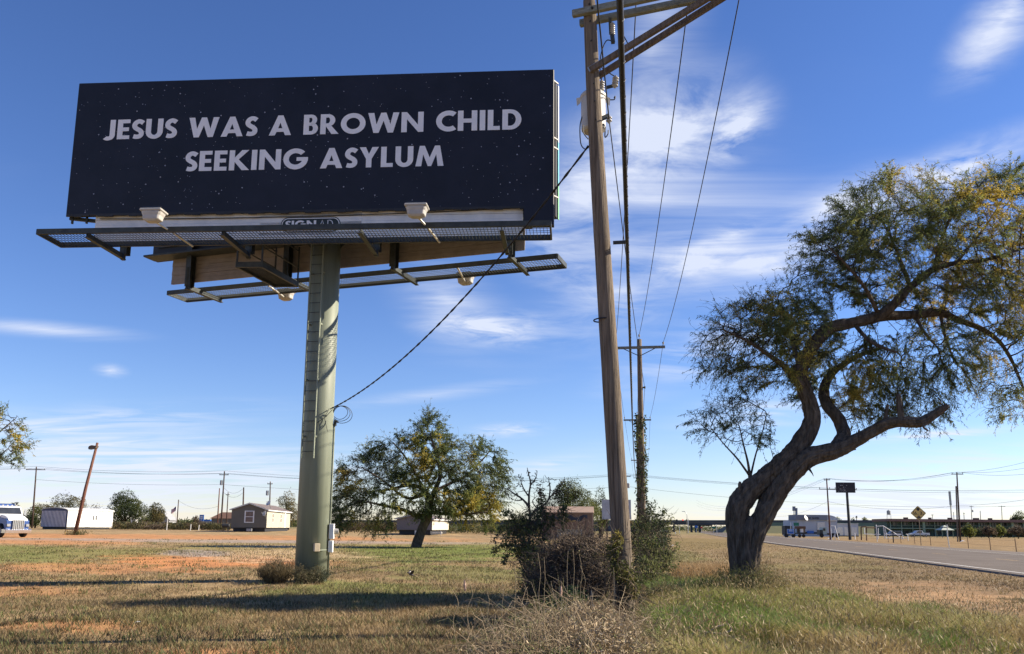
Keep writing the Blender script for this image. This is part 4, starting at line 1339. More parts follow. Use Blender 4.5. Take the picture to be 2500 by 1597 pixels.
# round mesquite standing in the lot behind the billboard
c = G(1015, 1336); TY2 = c.y
lm = [[(1015, 1340, .36), (1022, 1315, .33), (1033, 1285, .31), (1045, 1260, .29), (1047, 1230, .24), (1040, 1205, .20, .3), (1025, 1190, .15, .6), (995, 1185, .12, .8), (950, 1195, .08, 1.0), (905, 1200, .05, 1.2)],
      [(1043, 1262, .2), (1015, 1258, .16, -.4), (985, 1245, .12, -.8), (940, 1235, .08, -1.4), (895, 1225, .05, -1.8)], [(1047, 1240, .2), (1060, 1200, .16, -.3), (1075, 1160, .13, -.5), (1065, 1110, .09, -.6), (1050, 1060, .05, -.6)],
      [(1060, 1200, .13), (1100, 1180, .1, .6), (1140, 1160, .08, .9), (1180, 1120, .05, 1.1), (1200, 1095, .03, 1.2)], [(1050, 1250, .15), (1090, 1255, .1, -.6), (1140, 1255, .07, -1.1), (1190, 1250, .04, -1.4)],
      [(1040, 1205, .12), (1010, 1150, .09, .5), (985, 1110, .06, .8), (960, 1080, .03, 1.0)], [(1030, 1210, .12), (990, 1215, .09, -1.0), (930, 1170, .06, -1.8), (880, 1140, .03, -2.2)]]
L3 = [pix_limb(l, TY2) for l in lm]
p = L3[0][0][0]; L3[0][0] = (Vector((p.x, p.y, Z(p.x, p.y) - .1)), .36)
att = px_att([(880, 1170, 62, 58, -.5, 2.0, 260), (860, 1235, 52, 42, -1, 1.8, 170), (930, 1130, 48, 48, .4, 1.6, 150), (1000, 1150, 55, 50, 0, 2.2, 200), (1050, 1075, 45, 55, 0, 1.5, 170), (1075, 1130, 50, 45, -.6, 1.6, 150), (1130, 1160, 62, 55, .3, 2.2, 230), (1185, 1150, 40, 60, .3, 1.6, 130), (1205, 1200, 34, 50, .3, 1.4, 90), (960, 1215, 60, 36, -2.0, 1.0, 110), (1040, 1215, 50, 36, -1.6, 1.0, 90), (1120, 1235, 70, 38, -.8, 1.8, 180), (925, 1265, 45, 34, -1.2, 1.1, 85), (1185, 1240, 40, 36, .2, 1.2, 70), (1050, 1025, 24, 26, 0, .7, 36), (985, 1085, 26, 26, 0, .8, 40), (1150, 1095, 34, 26, 0, .9, 50), (830, 1270, 26, 24, -1, .8, 40)], TY2)
make_tree('mesquite_tree', 'round spreading mesquite with dark trunk standing in the lot behind the billboard', Vector((p.x, p.y, Z(p.x, p.y))), L3, att, .30, 2.6, .52, 60, 5200, 100000, .16, tip_r=.010, twig=.95, droop=.36, seed=9, rough=.10, leafW=.24, clump=.55, pw=(2.4, 3.2, 3.0, 1.5, .4), rmax=.09, spray_r=.06, ridge=.06, bark_n=6, sides=20, tight=.75, upb=.3, dmin=2)

# ------------------------------------------------------------------ background: left of the billboard
GRN = [(.030, .044, .018), (.045, .064, .022), (.070, .090, .028), (.105, .115, .035)]
OLV = [(.060, .062, .030), (.090, .085, .035), (.130, .115, .045), (.17, .14, .06)]
BRN = [(.075, .055, .040), (.110, .082, .055), (.150, .115, .075)]
LIM = [(.080, .095, .025), (.130, .145, .035), (.19, .20, .05)]
def bg_tree(name, label, px, Y, wpx, top_py, pal, n, leaf=None, seed=1, group=None, stem=.28, lobes=11, low=.12, flat=.75):
    r_ = np.random.default_rng(seed)
    b = on(px, Y)
    k = Y / F
    w = wpx * k
    h = P(px, top_py, Y).z - b.z
    t = thing(name, label, 'tree' if 'tree' in name else 'shrub', b, group=group)
    mb = MB()
    crown_c = []
    for i in range(lobes):
        a, rr = r_.uniform(0, 2 * PI), r_.random() ** .5
        zz = low + (1 - low) * (.25 + .62 * r_.random() * (1 - .45 * rr))
        crown_c.append((b.x + math.cos(a) * rr * w * .36, b.y + math.sin(a) * rr * w * .30, b.z + h * zz, w * r_.uniform(.13, .22), h * r_.uniform(.12, .20)))
    crown_c.append((b.x, b.y, b.z + h * .80, w * .2, h * .19))
    crown_c.append((b.x, b.y, b.z + h * (low + .28), w * .34, h * .24))
    mb.tube([b - Vector((0, 0, .2)), b + Vector((.02 * w, 0, h * .25)), b + Vector((.0, 0, h * .6))], [.035 * h + .04, .028 * h + .03, .02], 8)
    for (x, y, z, a, c_) in crown_c[:7]:
        mb.tube([b + Vector((0, 0, h * stem * .6)), Vector((b.x + (x - b.x) * .5, b.y + (y - b.y) * .5, b.z + h * .35)), Vector((x, y, z))], [.022 * h + .02, .014 * h + .01, .01], 5)
    build(mb, 'trunk', m_bark2, t, smooth=True)
    leaf = leaf or max(.10, 1.5 * Y / 851)
    per = n // len(crown_c)
    pts = []
    for (x, y, z, a, c_) in crown_c:
        d = r_.normal(size=(per, 3)); d /= np.linalg.norm(d, axis=1)[:, None]
        lump = .75 + .5 * vnoise(d[:, 0] * 2.3 + x, d[:, 2] * 2.3 + z)
        s = (.55 + .45 * r_.random(per) ** .5) * lump
        spike = 1 + (r_.random(per) < .06) * r_.random(per) * .5
        pts.append(np.stack([x + d[:, 0] * a * s * spike, y + d[:, 1] * a * s, z + d[:, 2] * c_ * s * spike], 1))
    Pn = np.vstack(pts)
    Pn = Pn[Pn[:, 2] > b.z + .05]
    D = norm(rdir(len(Pn)) + np.array([0, 0, .25]))
    Vl = leaf_quads(Pn, D, leaf * (.6 + .8 * rng.random(len(Pn))), leaf * .42)
    cl = leaf_colors(len(Pn), pal, np.ones(len(pal)), Pn, seed, .6 / max(.5, w / 4))
    npbuild(Vl, 4, 'crown', m_foliage, t, np.repeat(cl, 4, axis=0))
    return t
# storage trailer with arched roof
m_trw = M('white_trailer_siding', (.74, .73, .68), .55, var=.05, scale=1)  # plain white siding of the trailer body
m_trb = M('faded_blue_panel', (.06, .07, .13), .6, var=.2, scale=1)
m_rib = M('grey_violet_siding', (.62, .60, .64), .6, var=.1, scale=1)
tr0 = Vector((-64.3, 125.0, Z(-64.3, 125)))
t = thing('storage_trailer', 'white office trailer with arched roof and ribbed blue end wall', 'trailer', tr0, rad(-15))
arch = [(-4.6, .35), (0, .35), (0, 2.75)] + [(-2.3 + 2.3 * math.cos(a), 2.75 + .34 * math.sin(a)) for a in np.linspace(.15, PI - .15, 11)] + [(-4.6, 2.75)]
mb = MB(); mb.prism(arch, (0, .04, 0), (1, 0, 0), (0, 0, 1), -9.3); build(mb, 'body', m_trw, t, W=False)
mb = MB(); mb.prism([(x * 1.0, z) for x, z in arch], (0, 0.03, 0), (1, 0, 0), (0, 0, 1), .04); build(mb, 'end_wall', m_trb, t, W=False)
for k in range(18):
    mb = MB(); mb.box((-4.42 + k * .24, -.03, 1.55), (.11, .05, 2.3), 0); build(mb, 'rib', m_rib, t, W=False)
mb = MB()
roof = [(-2.3 + 2.42 * math.cos(a), 2.76 + .42 * math.sin(a)) for a in np.linspace(.1, PI - .1, 13)]
rin = [(x * .985 - .03, z - .07) for x, z in roof[::-1]]
mb.prism(roof + rin, (0, -.12, 0), (1, 0, 0), (0, 0, 1), -9.7); build(mb, 'roof', m_offwhite, t, W=False)
for y in (5.15, 5.75):
    mb = MB(); mb.box((.02, y, 1.85), (.04, .30, .95), 0); w_ = build(mb, 'window', m_white, t, W=False)
    mb = MB(); mb.box((.045, y, 1.85), (.02, .20, .38), 0); mb.box((.045, y, 1.62), (.018, .2, .4), 0); build(mb, 'pane', m_glass, w_, W=False)
mb = MB(); mb.box((.02, 4.1, 1.42), (.04, .95, 2.05), 0); d_ = build(mb, 'door', m_offwhite, t, W=False)
mb = MB(); mb.box((.06, 4.45, 1.4), (.05, .06, .1), 0); build(mb, 'handle', m_dark, d_, W=False)
mb = MB(); mb.box((-2.3, 4.6, .2), (4.2, 8.8, .3), 0); build(mb, 'skirt', m_dark, t, W=False)
# blue and white tractor truck
m_tblue = M('metallic_blue_paint', (.035, .085, .26), .3, .2, var=.1, spec=.6)
m_twhite = M('gloss_white_paint', (.66, .67, .68), .3, var=.04, spec=.6)
tk = on(46, 75)
t = thing('semi_truck', 'blue and white long-nosed semi truck parked on the red dirt', 'truck', tk, rad(-30))
def xz(mb, poly, w, y0=0.0): mb.prism(poly, (0, y0 + w / 2, 0), (1, 0, 0), (0, 0, 1), w); return mb
build(xz(MB(), [(-.22, .62), (-.20, 1.42), (-.42, 1.56), (-1.55, 1.66), (-1.55, .72), (-1.50, .80), (-1.42, 1.0), (-1.25, 1.16), (-1.0, 1.2), (-.75, 1.16), (-.58, 1.0), (-.52, .62)], 2.0), 'hood_side', m_tblue, t, W=False, bevel=.03)
build(xz(MB(), [(-.16, 1.40), (-.25, 1.62), (-.7, 1.82), (-1.5, 1.98), (-1.5, 1.64), (-.42, 1.56)], 1.72), 'hood', m_twhite, t, W=False, bevel=.05)
build(xz(MB(), [(-1.45, .75), (-1.45, 1.98), (-1.80, 2.62), (-1.95, 2.70), (-3.0, 2.76), (-3.0, .75)], 2.2), 'cab', m_twhite, t, W=False, bevel=.05)
build(xz(MB(), [(-2.95, .8), (-2.95, 2.85), (-3.2, 2.95), (-4.8, 2.95), (-4.8, .8)], 2.3), 'sleeper', m_tblue, t, W=False, bevel=.05)
for y in (-1.105, 1.105):
    mb = MB(); mb.prism([(-1.62, 1.98), (-1.86, 2.50), (-2.6, 2.54), (-2.6, 1.98)], (0, y + .012, 0), (1, 0, 0), (0, 0, 1), .024); build(mb, 'side_window', m_glass, t, W=False)
mb = MB(); mb.add([(-1.45, -.98, 2.03), (-1.45, .98, 2.03), (-1.75, .95, 2.58), (-1.75, -.95, 2.58)], [(0, 1, 2, 3)]); build(mb, 'windshield', m_glass, t, W=False)
mb = MB(); mb.box((-.13, 0, 1.08), (.10, 1.0, .86), 0); gr = build(mb, 'grille', m_chrome, t, W=False)
for k in range(6):
    mb = MB(); mb.box((-.07, -.4 + k * .16, 1.08), (.03, .03, .8), 0); build(mb, 'grille_bar', m_dark, gr, W=False)
build(xz(MB(), [(0, .36), (.02, .66), (-.14, .74), (-.6, .74), (-.62, .36)], 2.3), 'bumper', m_chrome, t, W=False, bevel=.03)
for y in (-.82, .82):
    mb = MB(); mb.box((-.17, y, 1.05), (.12, .28, .22), 0); build(mb, 'headlight', m_chrome, t, W=False)
    mb = MB(); mb.beam((-1.55, y * 1.35, 2.0), (-1.55, y * 1.6, 2.1), .03, .03); mb.box((-1.55, y * 1.62, 2.2), (.06, .2, .5), 0); build(mb, 'mirror', m_chrome, t, W=False)
    mb = MB(); mb.tube([(-2.95, y * 1.42, .8), (-2.95, y * 1.42, 3.0)], .07, 10); build(mb, 'exhaust_stack', m_chrome, t, W=False)
for k in range(5):
    mb = MB(); mb.box((-2.1, -.8 + k * .4, 2.78), (.12, .12, .08), 0); build(mb, 'roof_marker', m_lampw, t, W=False)
build(xz(MB(), [(-8.2, .75), (-8.2, 1.0), (-.5, 1.0), (-.5, .75)], .85), 'chassis', m_dark, t, W=False)
for (x, y) in [(-1.0, -1.0), (-1.0, 1.0), (-6.4, -1.0), (-6.4, 1.0), (-7.7, -1.0), (-7.7, 1.0)]:
    mb = MB(); mb.lathe([(.40, -.15), (.5, -.13), (.525, -.06), (.525, .06), (.5, .13), (.40, .15)], (x, y, .525), (0, 1, 0), 24); wh = build(mb, 'wheel', m_tyre, t, W=False)
    mb = MB(); mb.lathe([(.33, -.16), (.30, -.13), (.14, -.10), (.12, -.17), (.0, -.18)] if y < 0 else [(.33, .16), (.30, .13), (.14, .10), (.12, .17), (.0, .18)], (x, y, .525), (0, 1, 0), 16); build(mb, 'rim', m_steel, wh, W=False)
mb = MB(); mb.lathe([(.3, 0), (.32, .05), (.32, 1.3), (.3, 1.35)], (-4.9, -1.0, .72), (1, 0, 0), 14); build(mb, 'fuel_tank', m_chrome, t, W=False)
# leaning flood-light pole and the pipe rail round its foot
lb, ltp = G(182, 1306), None
ltp = P(238, 1081, lb.y + .6)
t = thing('light_pole', 'reddish wooden light pole leaning to one side beside the white trailer', 'light pole', lb)
mb = MB(); mb.tube([lb - Vector((0, 0, .2)), lb.lerp(ltp, .5) + Vector((-.05, 0, 0)), ltp], [.20, .16, .12], 10, rough=.05); build(mb, 'pole', m_polered, t, smooth=True)
fx = P(229, 1092, lb.y)
mb = MB(); mb.prism([(-.48, -.10), (-.40, -.25), (.30, -.12), (.42, .12), (-.15, .20), (-.42, .08)], fx + Vector((0, .25, 0)), (1, 0, 0), (0, 0, 1), .5); fl = build(mb, 'flood_light', m_brace, t, bevel=.02)
mb = MB(); mb.prism([(-.44, -.14), (-.39, -.24), (.26, -.13), (.2, -.06)], fx + Vector((0, -.255, 0)), (1, 0, 0), (0, 0, 1), .02); build(mb, 'lens', m_glass, fl)
m_ylw = M('faded_yellow_pipe', (.36, .24, .08), .6, var=.25, scale=4)
t = thing('pipe_rail', 'low yellow pipe rail with dark bar around the leaning light pole', 'railing', on(178, lb.y - 1))
for px in (160.5, 166, 188, 194):
    b_ = on(px, lb.y - .6 + (.8 if px in (166, 188) else 0)); mb = MB(); mb.tube([b_ - Vector((0, 0, .1)), b_ + Vector((0, 0, .56))], .04, 8); build(mb, 'rail_post', m_ylw, t)
b0, b1 = on(160.5, lb.y - .6) + Vector((0, 0, .55)), on(194, lb.y - .6) + Vector((0, 0, .55))
mb = MB(); mb.tube([b0, b1], .035, 6); build(mb, 'rail_bar', m_polered, t)
# power line crossing behind the lot
def cross_pole(px, Y, top_py, label, arm=1.9, armz=-.3, mat=None, can=False, name='power_pole', lean=0.0, double=False, r=.16, group='wooden power poles in the background', rzarm=0.0):
    b_ = on(px, Y); tp = P(px + lean, top_py, Y)
    t = thing(name, label, 'power pole', b_, group=group)
    mb = MB(); mb.tube([b_ - Vector((0, 0, .2)), b_.lerp(tp, .5), tp], [r, r * .85, r * .65], 8); build(mb, 'pole', mat or m_polefar, t, smooth=True)
    ends = [tp]
    dv = Vector((math.cos(rzarm), math.sin(rzarm), 0))
    if arm:
        c_ = tp + Vector((0, -.15, armz)); mb = MB(); mb.beam(c_ - dv * arm / 2, c_ + dv * arm / 2, .1, .14); build(mb, 'crossarm', m_arm, t)
        ends = [c_ - dv * arm * .45 + Vector((0, 0, .25)), tp + Vector((0, 0, .1)), c_ + dv * arm * .45 + Vector((0, 0, .25))]
        for e_ in ends:
            mb = MB(); mb.lathe([(.03, -.2), (.06, -.1), (.03, 0)], e_, (0, 0, 1), 6); build(mb, 'insulator', m_porc, t)
        if double:
            c2 = c_ - Vector((0, 0, double)); mb = MB(); mb.beam(c2 - dv * 1.5, c2 + dv * 1.5, .1, .14); build(mb, 'crossarm', m_arm, t)
            for s in (-1.4, .4, 1.4):
                mb = MB(); mb.lathe([(.03, 0), (.07, .12), (.07, .22), (.03, .3)], c2 + dv * s + Vector((0, 0, .07)), (0, 0, 1), 6); build(mb, 'insulator', m_dark, t)
    if can:
        mb = MB(); mb.lathe([(.2, 0), (.24, .05), (.24, .75), (.18, .85)], tp + Vector((can * .42, 0, -2.4)), (0, 0, 1), 10); build(mb, 'transformer', m_grey, t)
    return t, ends, b_
k1 = cross_pole(78, 150, 1140, 'dark power pole with pale double crossarm beyond the parked semi truck', 3.4, -.5, lean=11)
k2 = cross_pole(539, 150, 1151, 'tall dark power pole with hanging transformer beside the tan mobile home', 1.6, -.6, can=-1, lean=9)
k3 = cross_pole(1528, 150, 1158, 'power pole with small transformer hidden behind the leaning utility pole', 1.6, -.4, can=1, r=.14)
cross_pole(530, 140, 1192, 'brown service pole standing close beside the tall transformer pole', 0, mat=m_polered, lean=6, r=.12)
cross_pole(552, 175, 1202, 'thin pole with a small street lamp behind the tan mobile home', .7, -.5, lean=5, r=.13)
cross_pole(592, 150, 1190, 'black pole rising behind the gable of the tan mobile home', 0, lean=3, r=.17)
cross_pole(657, 150, 1176, 'pole with grey transformer behind the roof ridge of the tan mobile home', .9, -.4, can=-1, lean=3, r=.14)
cross_pole(699, 190, 1211, 'short dark pole in front of the tree beyond the tan mobile home', 0, r=.12)
cross_pole(431, 180, 1220, 'bare dark pole rising next to the flag', 0, lean=5, r=.14)
BWL, BWG = 'thin grey wire of the background power line behind the lot', 'wires of the background power line'
def bwire(p, q, s, lab=None, r=.017): return wire(p, q, s, r, 14, lab or BWL, BWG, n_s=4)
off = P(2760, 1195, 150)
for i in range(3):
    w3 = ('left', 'top', 'right')[i] + ' insulator wire '
    w3 = {0: 'first crossarm wire ', 1: 'pole-top wire ', 2: 'second crossarm wire '}[i]
    bwire(k1[1][i] - Vector((40, 0, 0)), k1[1][i], .4, w3 + 'running out behind the parked semi truck'); bwire(k1[1][i], k2[1][i], .5, w3 + 'between the truck-side power pole and the mobile home pole')
    bwire(k2[1][i], k3[1][i], 1.4, w3 + 'from the mobile home pole to the hidden pole at the roadside'); bwire(k3[1][i], off + Vector((0, 0, .3 * i)), 1.6, w3 + 'crossing over the road toward the motel side')
bwire(k1[1][1] - Vector((0, 0, 2.3)), k2[1][1] - Vector((0, 0, 2.4)), .4, 'low wire between the truck-side power pole and the mobile home pole'); bwire(k2[1][1] - Vector((0, 0, 2.4)), k3[1][1] - Vector((0, 0, 2.2)), 1.3, 'low wire from the mobile home pole to the hidden pole at the roadside')
bwire(k3[1][1] - Vector((0, 0, 2.2)), off - Vector((0, 0, 1.9)), 2.2, 'low sagging wire crossing over the road toward the motel side'); bwire(P(548, 1192, 150), P(592, 1194, 150), .8, 'upper slack wire between the transformer pole and the black gable pole'); bwire(P(546, 1202, 150), P(592, 1204, 150), .8, 'lower slack wire between the transformer pole and the black gable pole'); bwire(P(436, 1222, 180), P(533, 1236, 150), 1.0, 'slack wire from the bare pole by the flag to the brown service pole')
# flag
fb = on(429, 170)
t = thing('flag_pole', 'white flagpole flying a red, white and blue striped flag', 'flag', fb)
mb = MB(); tp = P(430.5, 1236, 170); mb.tube([fb, tp], .06, 8); build(mb, 'pole', m_white, t)
m_flag_r, m_flag_w, m_flag_b = M('flag_red', (.45, .04, .05), .8), M('flag_white', (.7, .68, .68), .8), M('flag_blue', (.03, .045, .16), .8)
def fpt(u, v): return tp + Vector((-.05 - u * .85, .1 * math.sin(u * 5), -.05 - v * .85 - u * .62 + .06 * math.sin(u * 7)))
for k in range(13):
    mb = MB(); n = 8
    for i in range(n):
        if k < 7 and i < 3: continue
        mb.add([fpt(i / n, k / 13), fpt((i + 1) / n, k / 13), fpt((i + 1) / n, (k + 1) / 13), fpt(i / n, (k + 1) / 13)], [(0, 1, 2, 3)])
    build(mb, 'stripe', m_flag_r if k % 2 == 0 else m_flag_w, t)
mb = MB()
for i in range(3): mb.add([fpt(i / 8, 0), fpt((i + 1) / 8, 0), fpt((i + 1) / 8, 7 / 13), fpt(i / 8, 7 / 13)], [(0, 1, 2, 3)])
build(mb, 'canton', m_flag_b, t)
# blue pylon sign
m_sblue = M('sign_blue', (.035, .13, .42), .45, var=.05)
sb_ = on(492.5, 260)
t = thing('pylon_sign', 'small blue pylon sign on two legs far behind the scrub', 'sign', sb_)
c_ = P(492.5, 1264, 260)
mb = MB(); mb.box(c_, (1.3, .3, 1.75), 0); pn = build(mb, 'panel', m_sblue, t)
for zz, w_ in ((.35, .8), (-.12, .85), (-.62, .45)):
    mb = MB(); mb.box(c_ + Vector((0, -.16, zz)), (w_, .02, .26 if zz > -.5 else .12), 0); build(mb, 'white_band', m_white, pn)
for s in (-.35, .35):
    mb = MB(); mb.beam(sb_ + Vector((s, 0, 0)), Vector((sb_.x + s, sb_.y, c_.z - .85)), .12, .12); build(mb, 'leg', m_steel, t)
t = thing('far_shed', 'low blue roofed shed beyond the small blue pylon sign', 'shed', on(503, 280))
b_ = on(503, 280); mb = MB(); mb.box(b_ + Vector((0, 0, 1.0)), (4, 3, 2), 0); build(mb, 'wall', m_grey, t); mb = MB(); mb.prism([(-2.2, 0), (2.2, 0), (1.7, .6), (-1.7, .6)], b_ + Vector((0, 1.7, 2.0)), (1, 0, 0), (0, 0, 1), 3.4); build(mb, 'roof', m_sblue, t)
# mobile homes
m_gable = M('shade_olive_siding', (.135, .125, .105), .7, var=.08, scale=.8)  # gable siding coloured darker to carry the shade on the end wall
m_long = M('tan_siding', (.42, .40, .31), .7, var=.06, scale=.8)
m_shing = M('brown_shingles', (.15, .12, .115), .9, var=.25, scale=5)
def mobile_home(name, label, loc, rz, wd, ln_, fl, ev, pk, gab, lng, detail):
    t = thing(name, label, 'mobile home', loc, rz)
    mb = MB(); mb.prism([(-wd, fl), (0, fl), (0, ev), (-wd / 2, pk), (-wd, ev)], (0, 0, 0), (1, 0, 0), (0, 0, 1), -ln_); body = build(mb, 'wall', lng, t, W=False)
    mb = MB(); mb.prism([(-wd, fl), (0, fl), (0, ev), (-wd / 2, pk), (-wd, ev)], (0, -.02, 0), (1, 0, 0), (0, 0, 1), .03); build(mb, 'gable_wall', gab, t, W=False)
    for s in (0, 1):
        x0, x1 = (-wd / 2, .25) if s else (-wd / 2, -wd - .25)
        zz = ev - .11
        mb = MB(); mb.hexa([(x0, -.3, pk), (x1, -.3, zz), (x1, ln_ + .3, zz), (x0, ln_ + .3, pk), (x0, -.3, pk + .1), (x1, -.3, zz + .1), (x1, ln_ + .3, zz + .1), (x0, ln_ + .3, pk + .1)]); build(mb, 'roof', m_shing, t, W=False)
        mb = MB(); mb.beam((x0, -.33, pk + .02), (x1, -.33, zz + .02), .05, .16); build(mb, 'barge_board', m_offwhite if detail else m_grey, t, W=False)
    mb = MB(); mb.box((.24, ln_ / 2, ev - .12), (.03, ln_ + .6, .14), 0); build(mb, 'fascia', m_white, t, W=False)
    mb = MB(); mb.box((-wd / 2, ln_ / 2, fl / 2 + .02), (wd - .5, ln_ - .6, fl - .08), 0); build(mb, 'underfloor', m_dark, t, W=False)
    return t
h1 = Vector((-33.4, 118, Z(-33.4, 118)))
t = mobile_home('mobile_home', 'tan mobile home with shade-darkened gable end, white window and satellite dishes', h1, rad(4.5), 4.75, 18, .58, 3.05, 3.85, m_gable, m_long, True)
mb = MB(); mb.box((-2.35, -.06, 2.05), (1.30, .06, 1.62), 0); w_ = build(mb, 'window', m_white, t, W=False)
m_brglass = M('curtained_glass', (.13, .085, .08), .2, var=.2, scale=3, spec=.5)
for zz in (2.42, 1.68):
    mb = MB(); mb.box((-2.35, -.10, zz), (.98, .03, .66), 0); build(mb, 'pane', m_brglass, w_, W=False)
for y in (4.1, 10.2):
    mb = MB(); mb.box((.02, y, 1.95), (.05, .62, 1.25), 0); w_ = build(mb, 'window', m_white, t, W=False)
    for zz in (2.25, 1.65):
        mb = MB(); mb.box((.05, y, zz), (.02, .46, .5), 0); build(mb, 'pane', m_brglass, w_, W=False)
mb = MB(); mb.box((.02, 13.6, 1.75), (.05, 1.0, 2.3), 0); build(mb, 'door', m_white, t, W=False)
for (o, r_, ax) in (((-.1, 1.2, 3.95), .42, (-.5, -.6, .45)), ((-.25, -.5, 2.5), .36, (-.6, -.6, .3))):
    mb = MB(); mb.lathe([(.0, -.10), (r_ * .6, -.05), (r_, .05), (r_ * .97, .07), (r_ * .6, -.02), (0, -.06)], o, ax, 18); d_ = build(mb, 'satellite_dish', m_offwhite, t, W=False)
    mb = MB(); mb.tube([Vector(o) - Vector(ax) * .1, Vector(o) + Vector((.15, .25, -.35)), Vector(o) + Vector((.2, .45, -.75))], .04, 6); mb.tube([Vector(o) + Vector((0, 0, -r_)), Vector(o) + Vector(ax).normalized() * .5], .03, 5); build(mb, 'dish_arm', m_steel, d_, W=False)
mb = MB(); mb.box((-2.2, -.3, .28), (.7, .4, .35), 0); build(mb, 'step_block', m_grey, t, W=False)
h2 = on(1055, 104)
t = mobile_home('mobile_home', 'cream mobile home on open skirting half hidden behind the round mesquite', h2, rad(-4), 4.3, 14, .62, 2.0, 2.45, M('shaded_cream_siding', (.16, .145, .145), .7, var=.08), M('cream_siding', (.55, .50, .40), .7, var=.06), False)  # its gable colour is the cream siding with shade painted in
mb = MB(); mb.box((-1.9, -.05, .3), (.4, .05, .5), 0); build(mb, 'vent', m_offwhite, t, W=False)
mb = MB(); mb.box((.6, .3, .3), (1.1, .9, .08), 0); mb.box((1.1, -.1, .18), (.08, .08, .7), 0); build(mb, 'steps', m_offwhite, t, W=False)
# barbecue
bq = on(551, 114)
t = thing('barbecue_grill', 'black barbecue grill standing beside the tan mobile home', 'grill', bq)
mb = MB(); mb.lathe([(.0, -.5), (.2, -.48), (.27, -.4), (.27, .4), (.2, .48), (.0, .5)], bq + Vector((0, 0, .85)), (1, .2, 0), 12); build(mb, 'barrel', m_dark, t)
for s in (-.35, .35):
    for d_ in (-.15, .15):
        mb = MB(); mb.beam(bq + Vector((s, d_, 0)), bq + Vector((s * .8, d_, .7)), .05, .05); build(mb, 'leg', m_dark, t)
mb = MB(); mb.tube([bq + Vector((-.4, 0, 1.0)), bq + Vector((-.4, 0, 1.4))], .06, 8); build(mb, 'chimney', m_dark, t)
# house with brown hip roof
b_ = on(548, 205)
t = thing('house', 'distant house with brown hip roof behind the transformer pole', 'house', b_)
mb = MB(); mb.box(b_ + Vector((1.5, 2.5, 1.2)), (9.5, 5, 2.4), 0); build(mb, 'wall', m_gable, t)
mb = MB(); q = b_ + Vector((1.5, 2.5, 2.4)); mb.add([q + Vector(v) for v in ((-5.1, -2.8, 0), (5.1, -2.8, 0), (5.1, 2.8, 0), (-5.1, 2.8, 0), (-3.2, 0, 1.5), (3.2, 0, 1.5))], [(0, 1, 5, 4), (2, 3, 4, 5), (0, 4, 3), (1, 2, 5), (3, 2, 1, 0)]); build(mb, 'roof', M('red_brown_roof', (.15, .085, .06), .9, var=.2), t)
b_ = on(391, 190)
t = thing('house', 'small pale house with steep gable beside the olive trees', 'house', b_)
mb = MB(); mb.prism([(-1.7, 0), (1.7, 0), (1.7, 2.0), (0, 3.6), (-1.7, 2.0)], b_ + Vector((0, 4, 0)), (1, 0, 0), (0, 0, 1), 4); build(mb, 'wall', m_grey, t)
for s in (-1, 1):
    mb = MB(); mb.beam(b_ + Vector((0, 2, 3.68)), b_ + Vector((s * 2.0, 2, 1.85)), 4.4, .12, (0, 1, 0)) if False else mb.hexa([b_ + Vector(v) for v in ((0, -.2, 3.6), (s * 2, -.2, 1.75), (s * 2, 4.2, 1.75), (0, 4.2, 3.6), (0, -.2, 3.75), (s * 2, -.2, 1.9), (s * 2, 4.2, 1.9), (0, 4.2, 3.75))]); build(mb, 'roof', m_grey, t)
mb = MB(); mb.box(b_ + Vector((0, -.02, 1.3)), (.8, .06, 1.0), 0); build(mb, 'window', m_glass, t)
b_ = on(327, 178)
t = thing('utility_shed', 'small white shed in the shade of the dense green tree', 'shed', b_)
mb = MB(); mb.box(b_ + Vector((0, 0, .95)), (1.0, 1.2, 1.9), 0); build(mb, 'wall', m_white, t); mb = MB(); mb.box(b_ + Vector((0, 0, 1.95)), (1.2, 1.4, .12), 0); build(mb, 'roof', m_grey, t); mb = MB(); mb.box(b_ + Vector((0, -.62, .8)), (.5, .04, 1.4), 0); build(mb, 'door', m_grey, t)
for px, h_ in ((407, 1.9), (465, .9), (485, .8)):
    b_ = on(px, 128); mb = MB(); mb.tube([b_ - Vector((0, 0, .1)), b_ + Vector((.02, 0, h_ * .5)), b_ + Vector((.04, 0, h_))], [.07, .065, .06], 6)
    build(mb, 'wooden_stake', m_offwhite, label={407: 'tall pale wooden stake at the edge of the scrub', 465: 'short pale stake in front of the scrub beneath the blue sign', 485: 'short pale stub nearest the brown service pole'}[px], cat='stake')
BGT = 'trees in the background'
bg_tree('scrub_tree', 'wide olive tree behind the white office trailer', 150, 160, 150, 1204, OLV, 7000, seed=21, group=BGT, low=.05)
bg_tree('scrub_tree', 'low dark bushy tree at the foot of the power pole by the truck', 85, 155, 75, 1236, GRN, 4000, seed=22, group=BGT, low=.0)
bg_tree('green_tree', 'dense round green tree just beyond the white office trailer', 300, 150, 122, 1194, GRN, 11000, seed=23, group=BGT, low=.0, lobes=16)
bg_tree('scrub_tree', 'sparse olive tree beside the small gabled house', 378, 165, 62, 1226, OLV, 4000, seed=24, group=BGT, low=.05)
bg_tree('bare_tree', 'thin greyish tree between the trailer roof and the dense green tree', 228, 185, 60, 1228, BRN, 1500, seed=25, group=BGT, low=.1)
bg_tree('scrub_tree', 'pale olive tree beyond the far end of the tan mobile home', 702, 175, 72, 1196, OLV, 4200, seed=26, group=BGT, low=.05)
bg_tree('bare_tree', 'small bare tree beside the blue pylon sign', 478, 230, 28, 1258, BRN, 500, seed=27, group=BGT, low=.1)
bg_tree('green_tree', 'dense dark green tree above the brown shed roof', 1392, 118, 165, 1166, GRN + [(.12, .135, .045)], 22000, seed=23, group=BGT, low=.0, lobes=22)
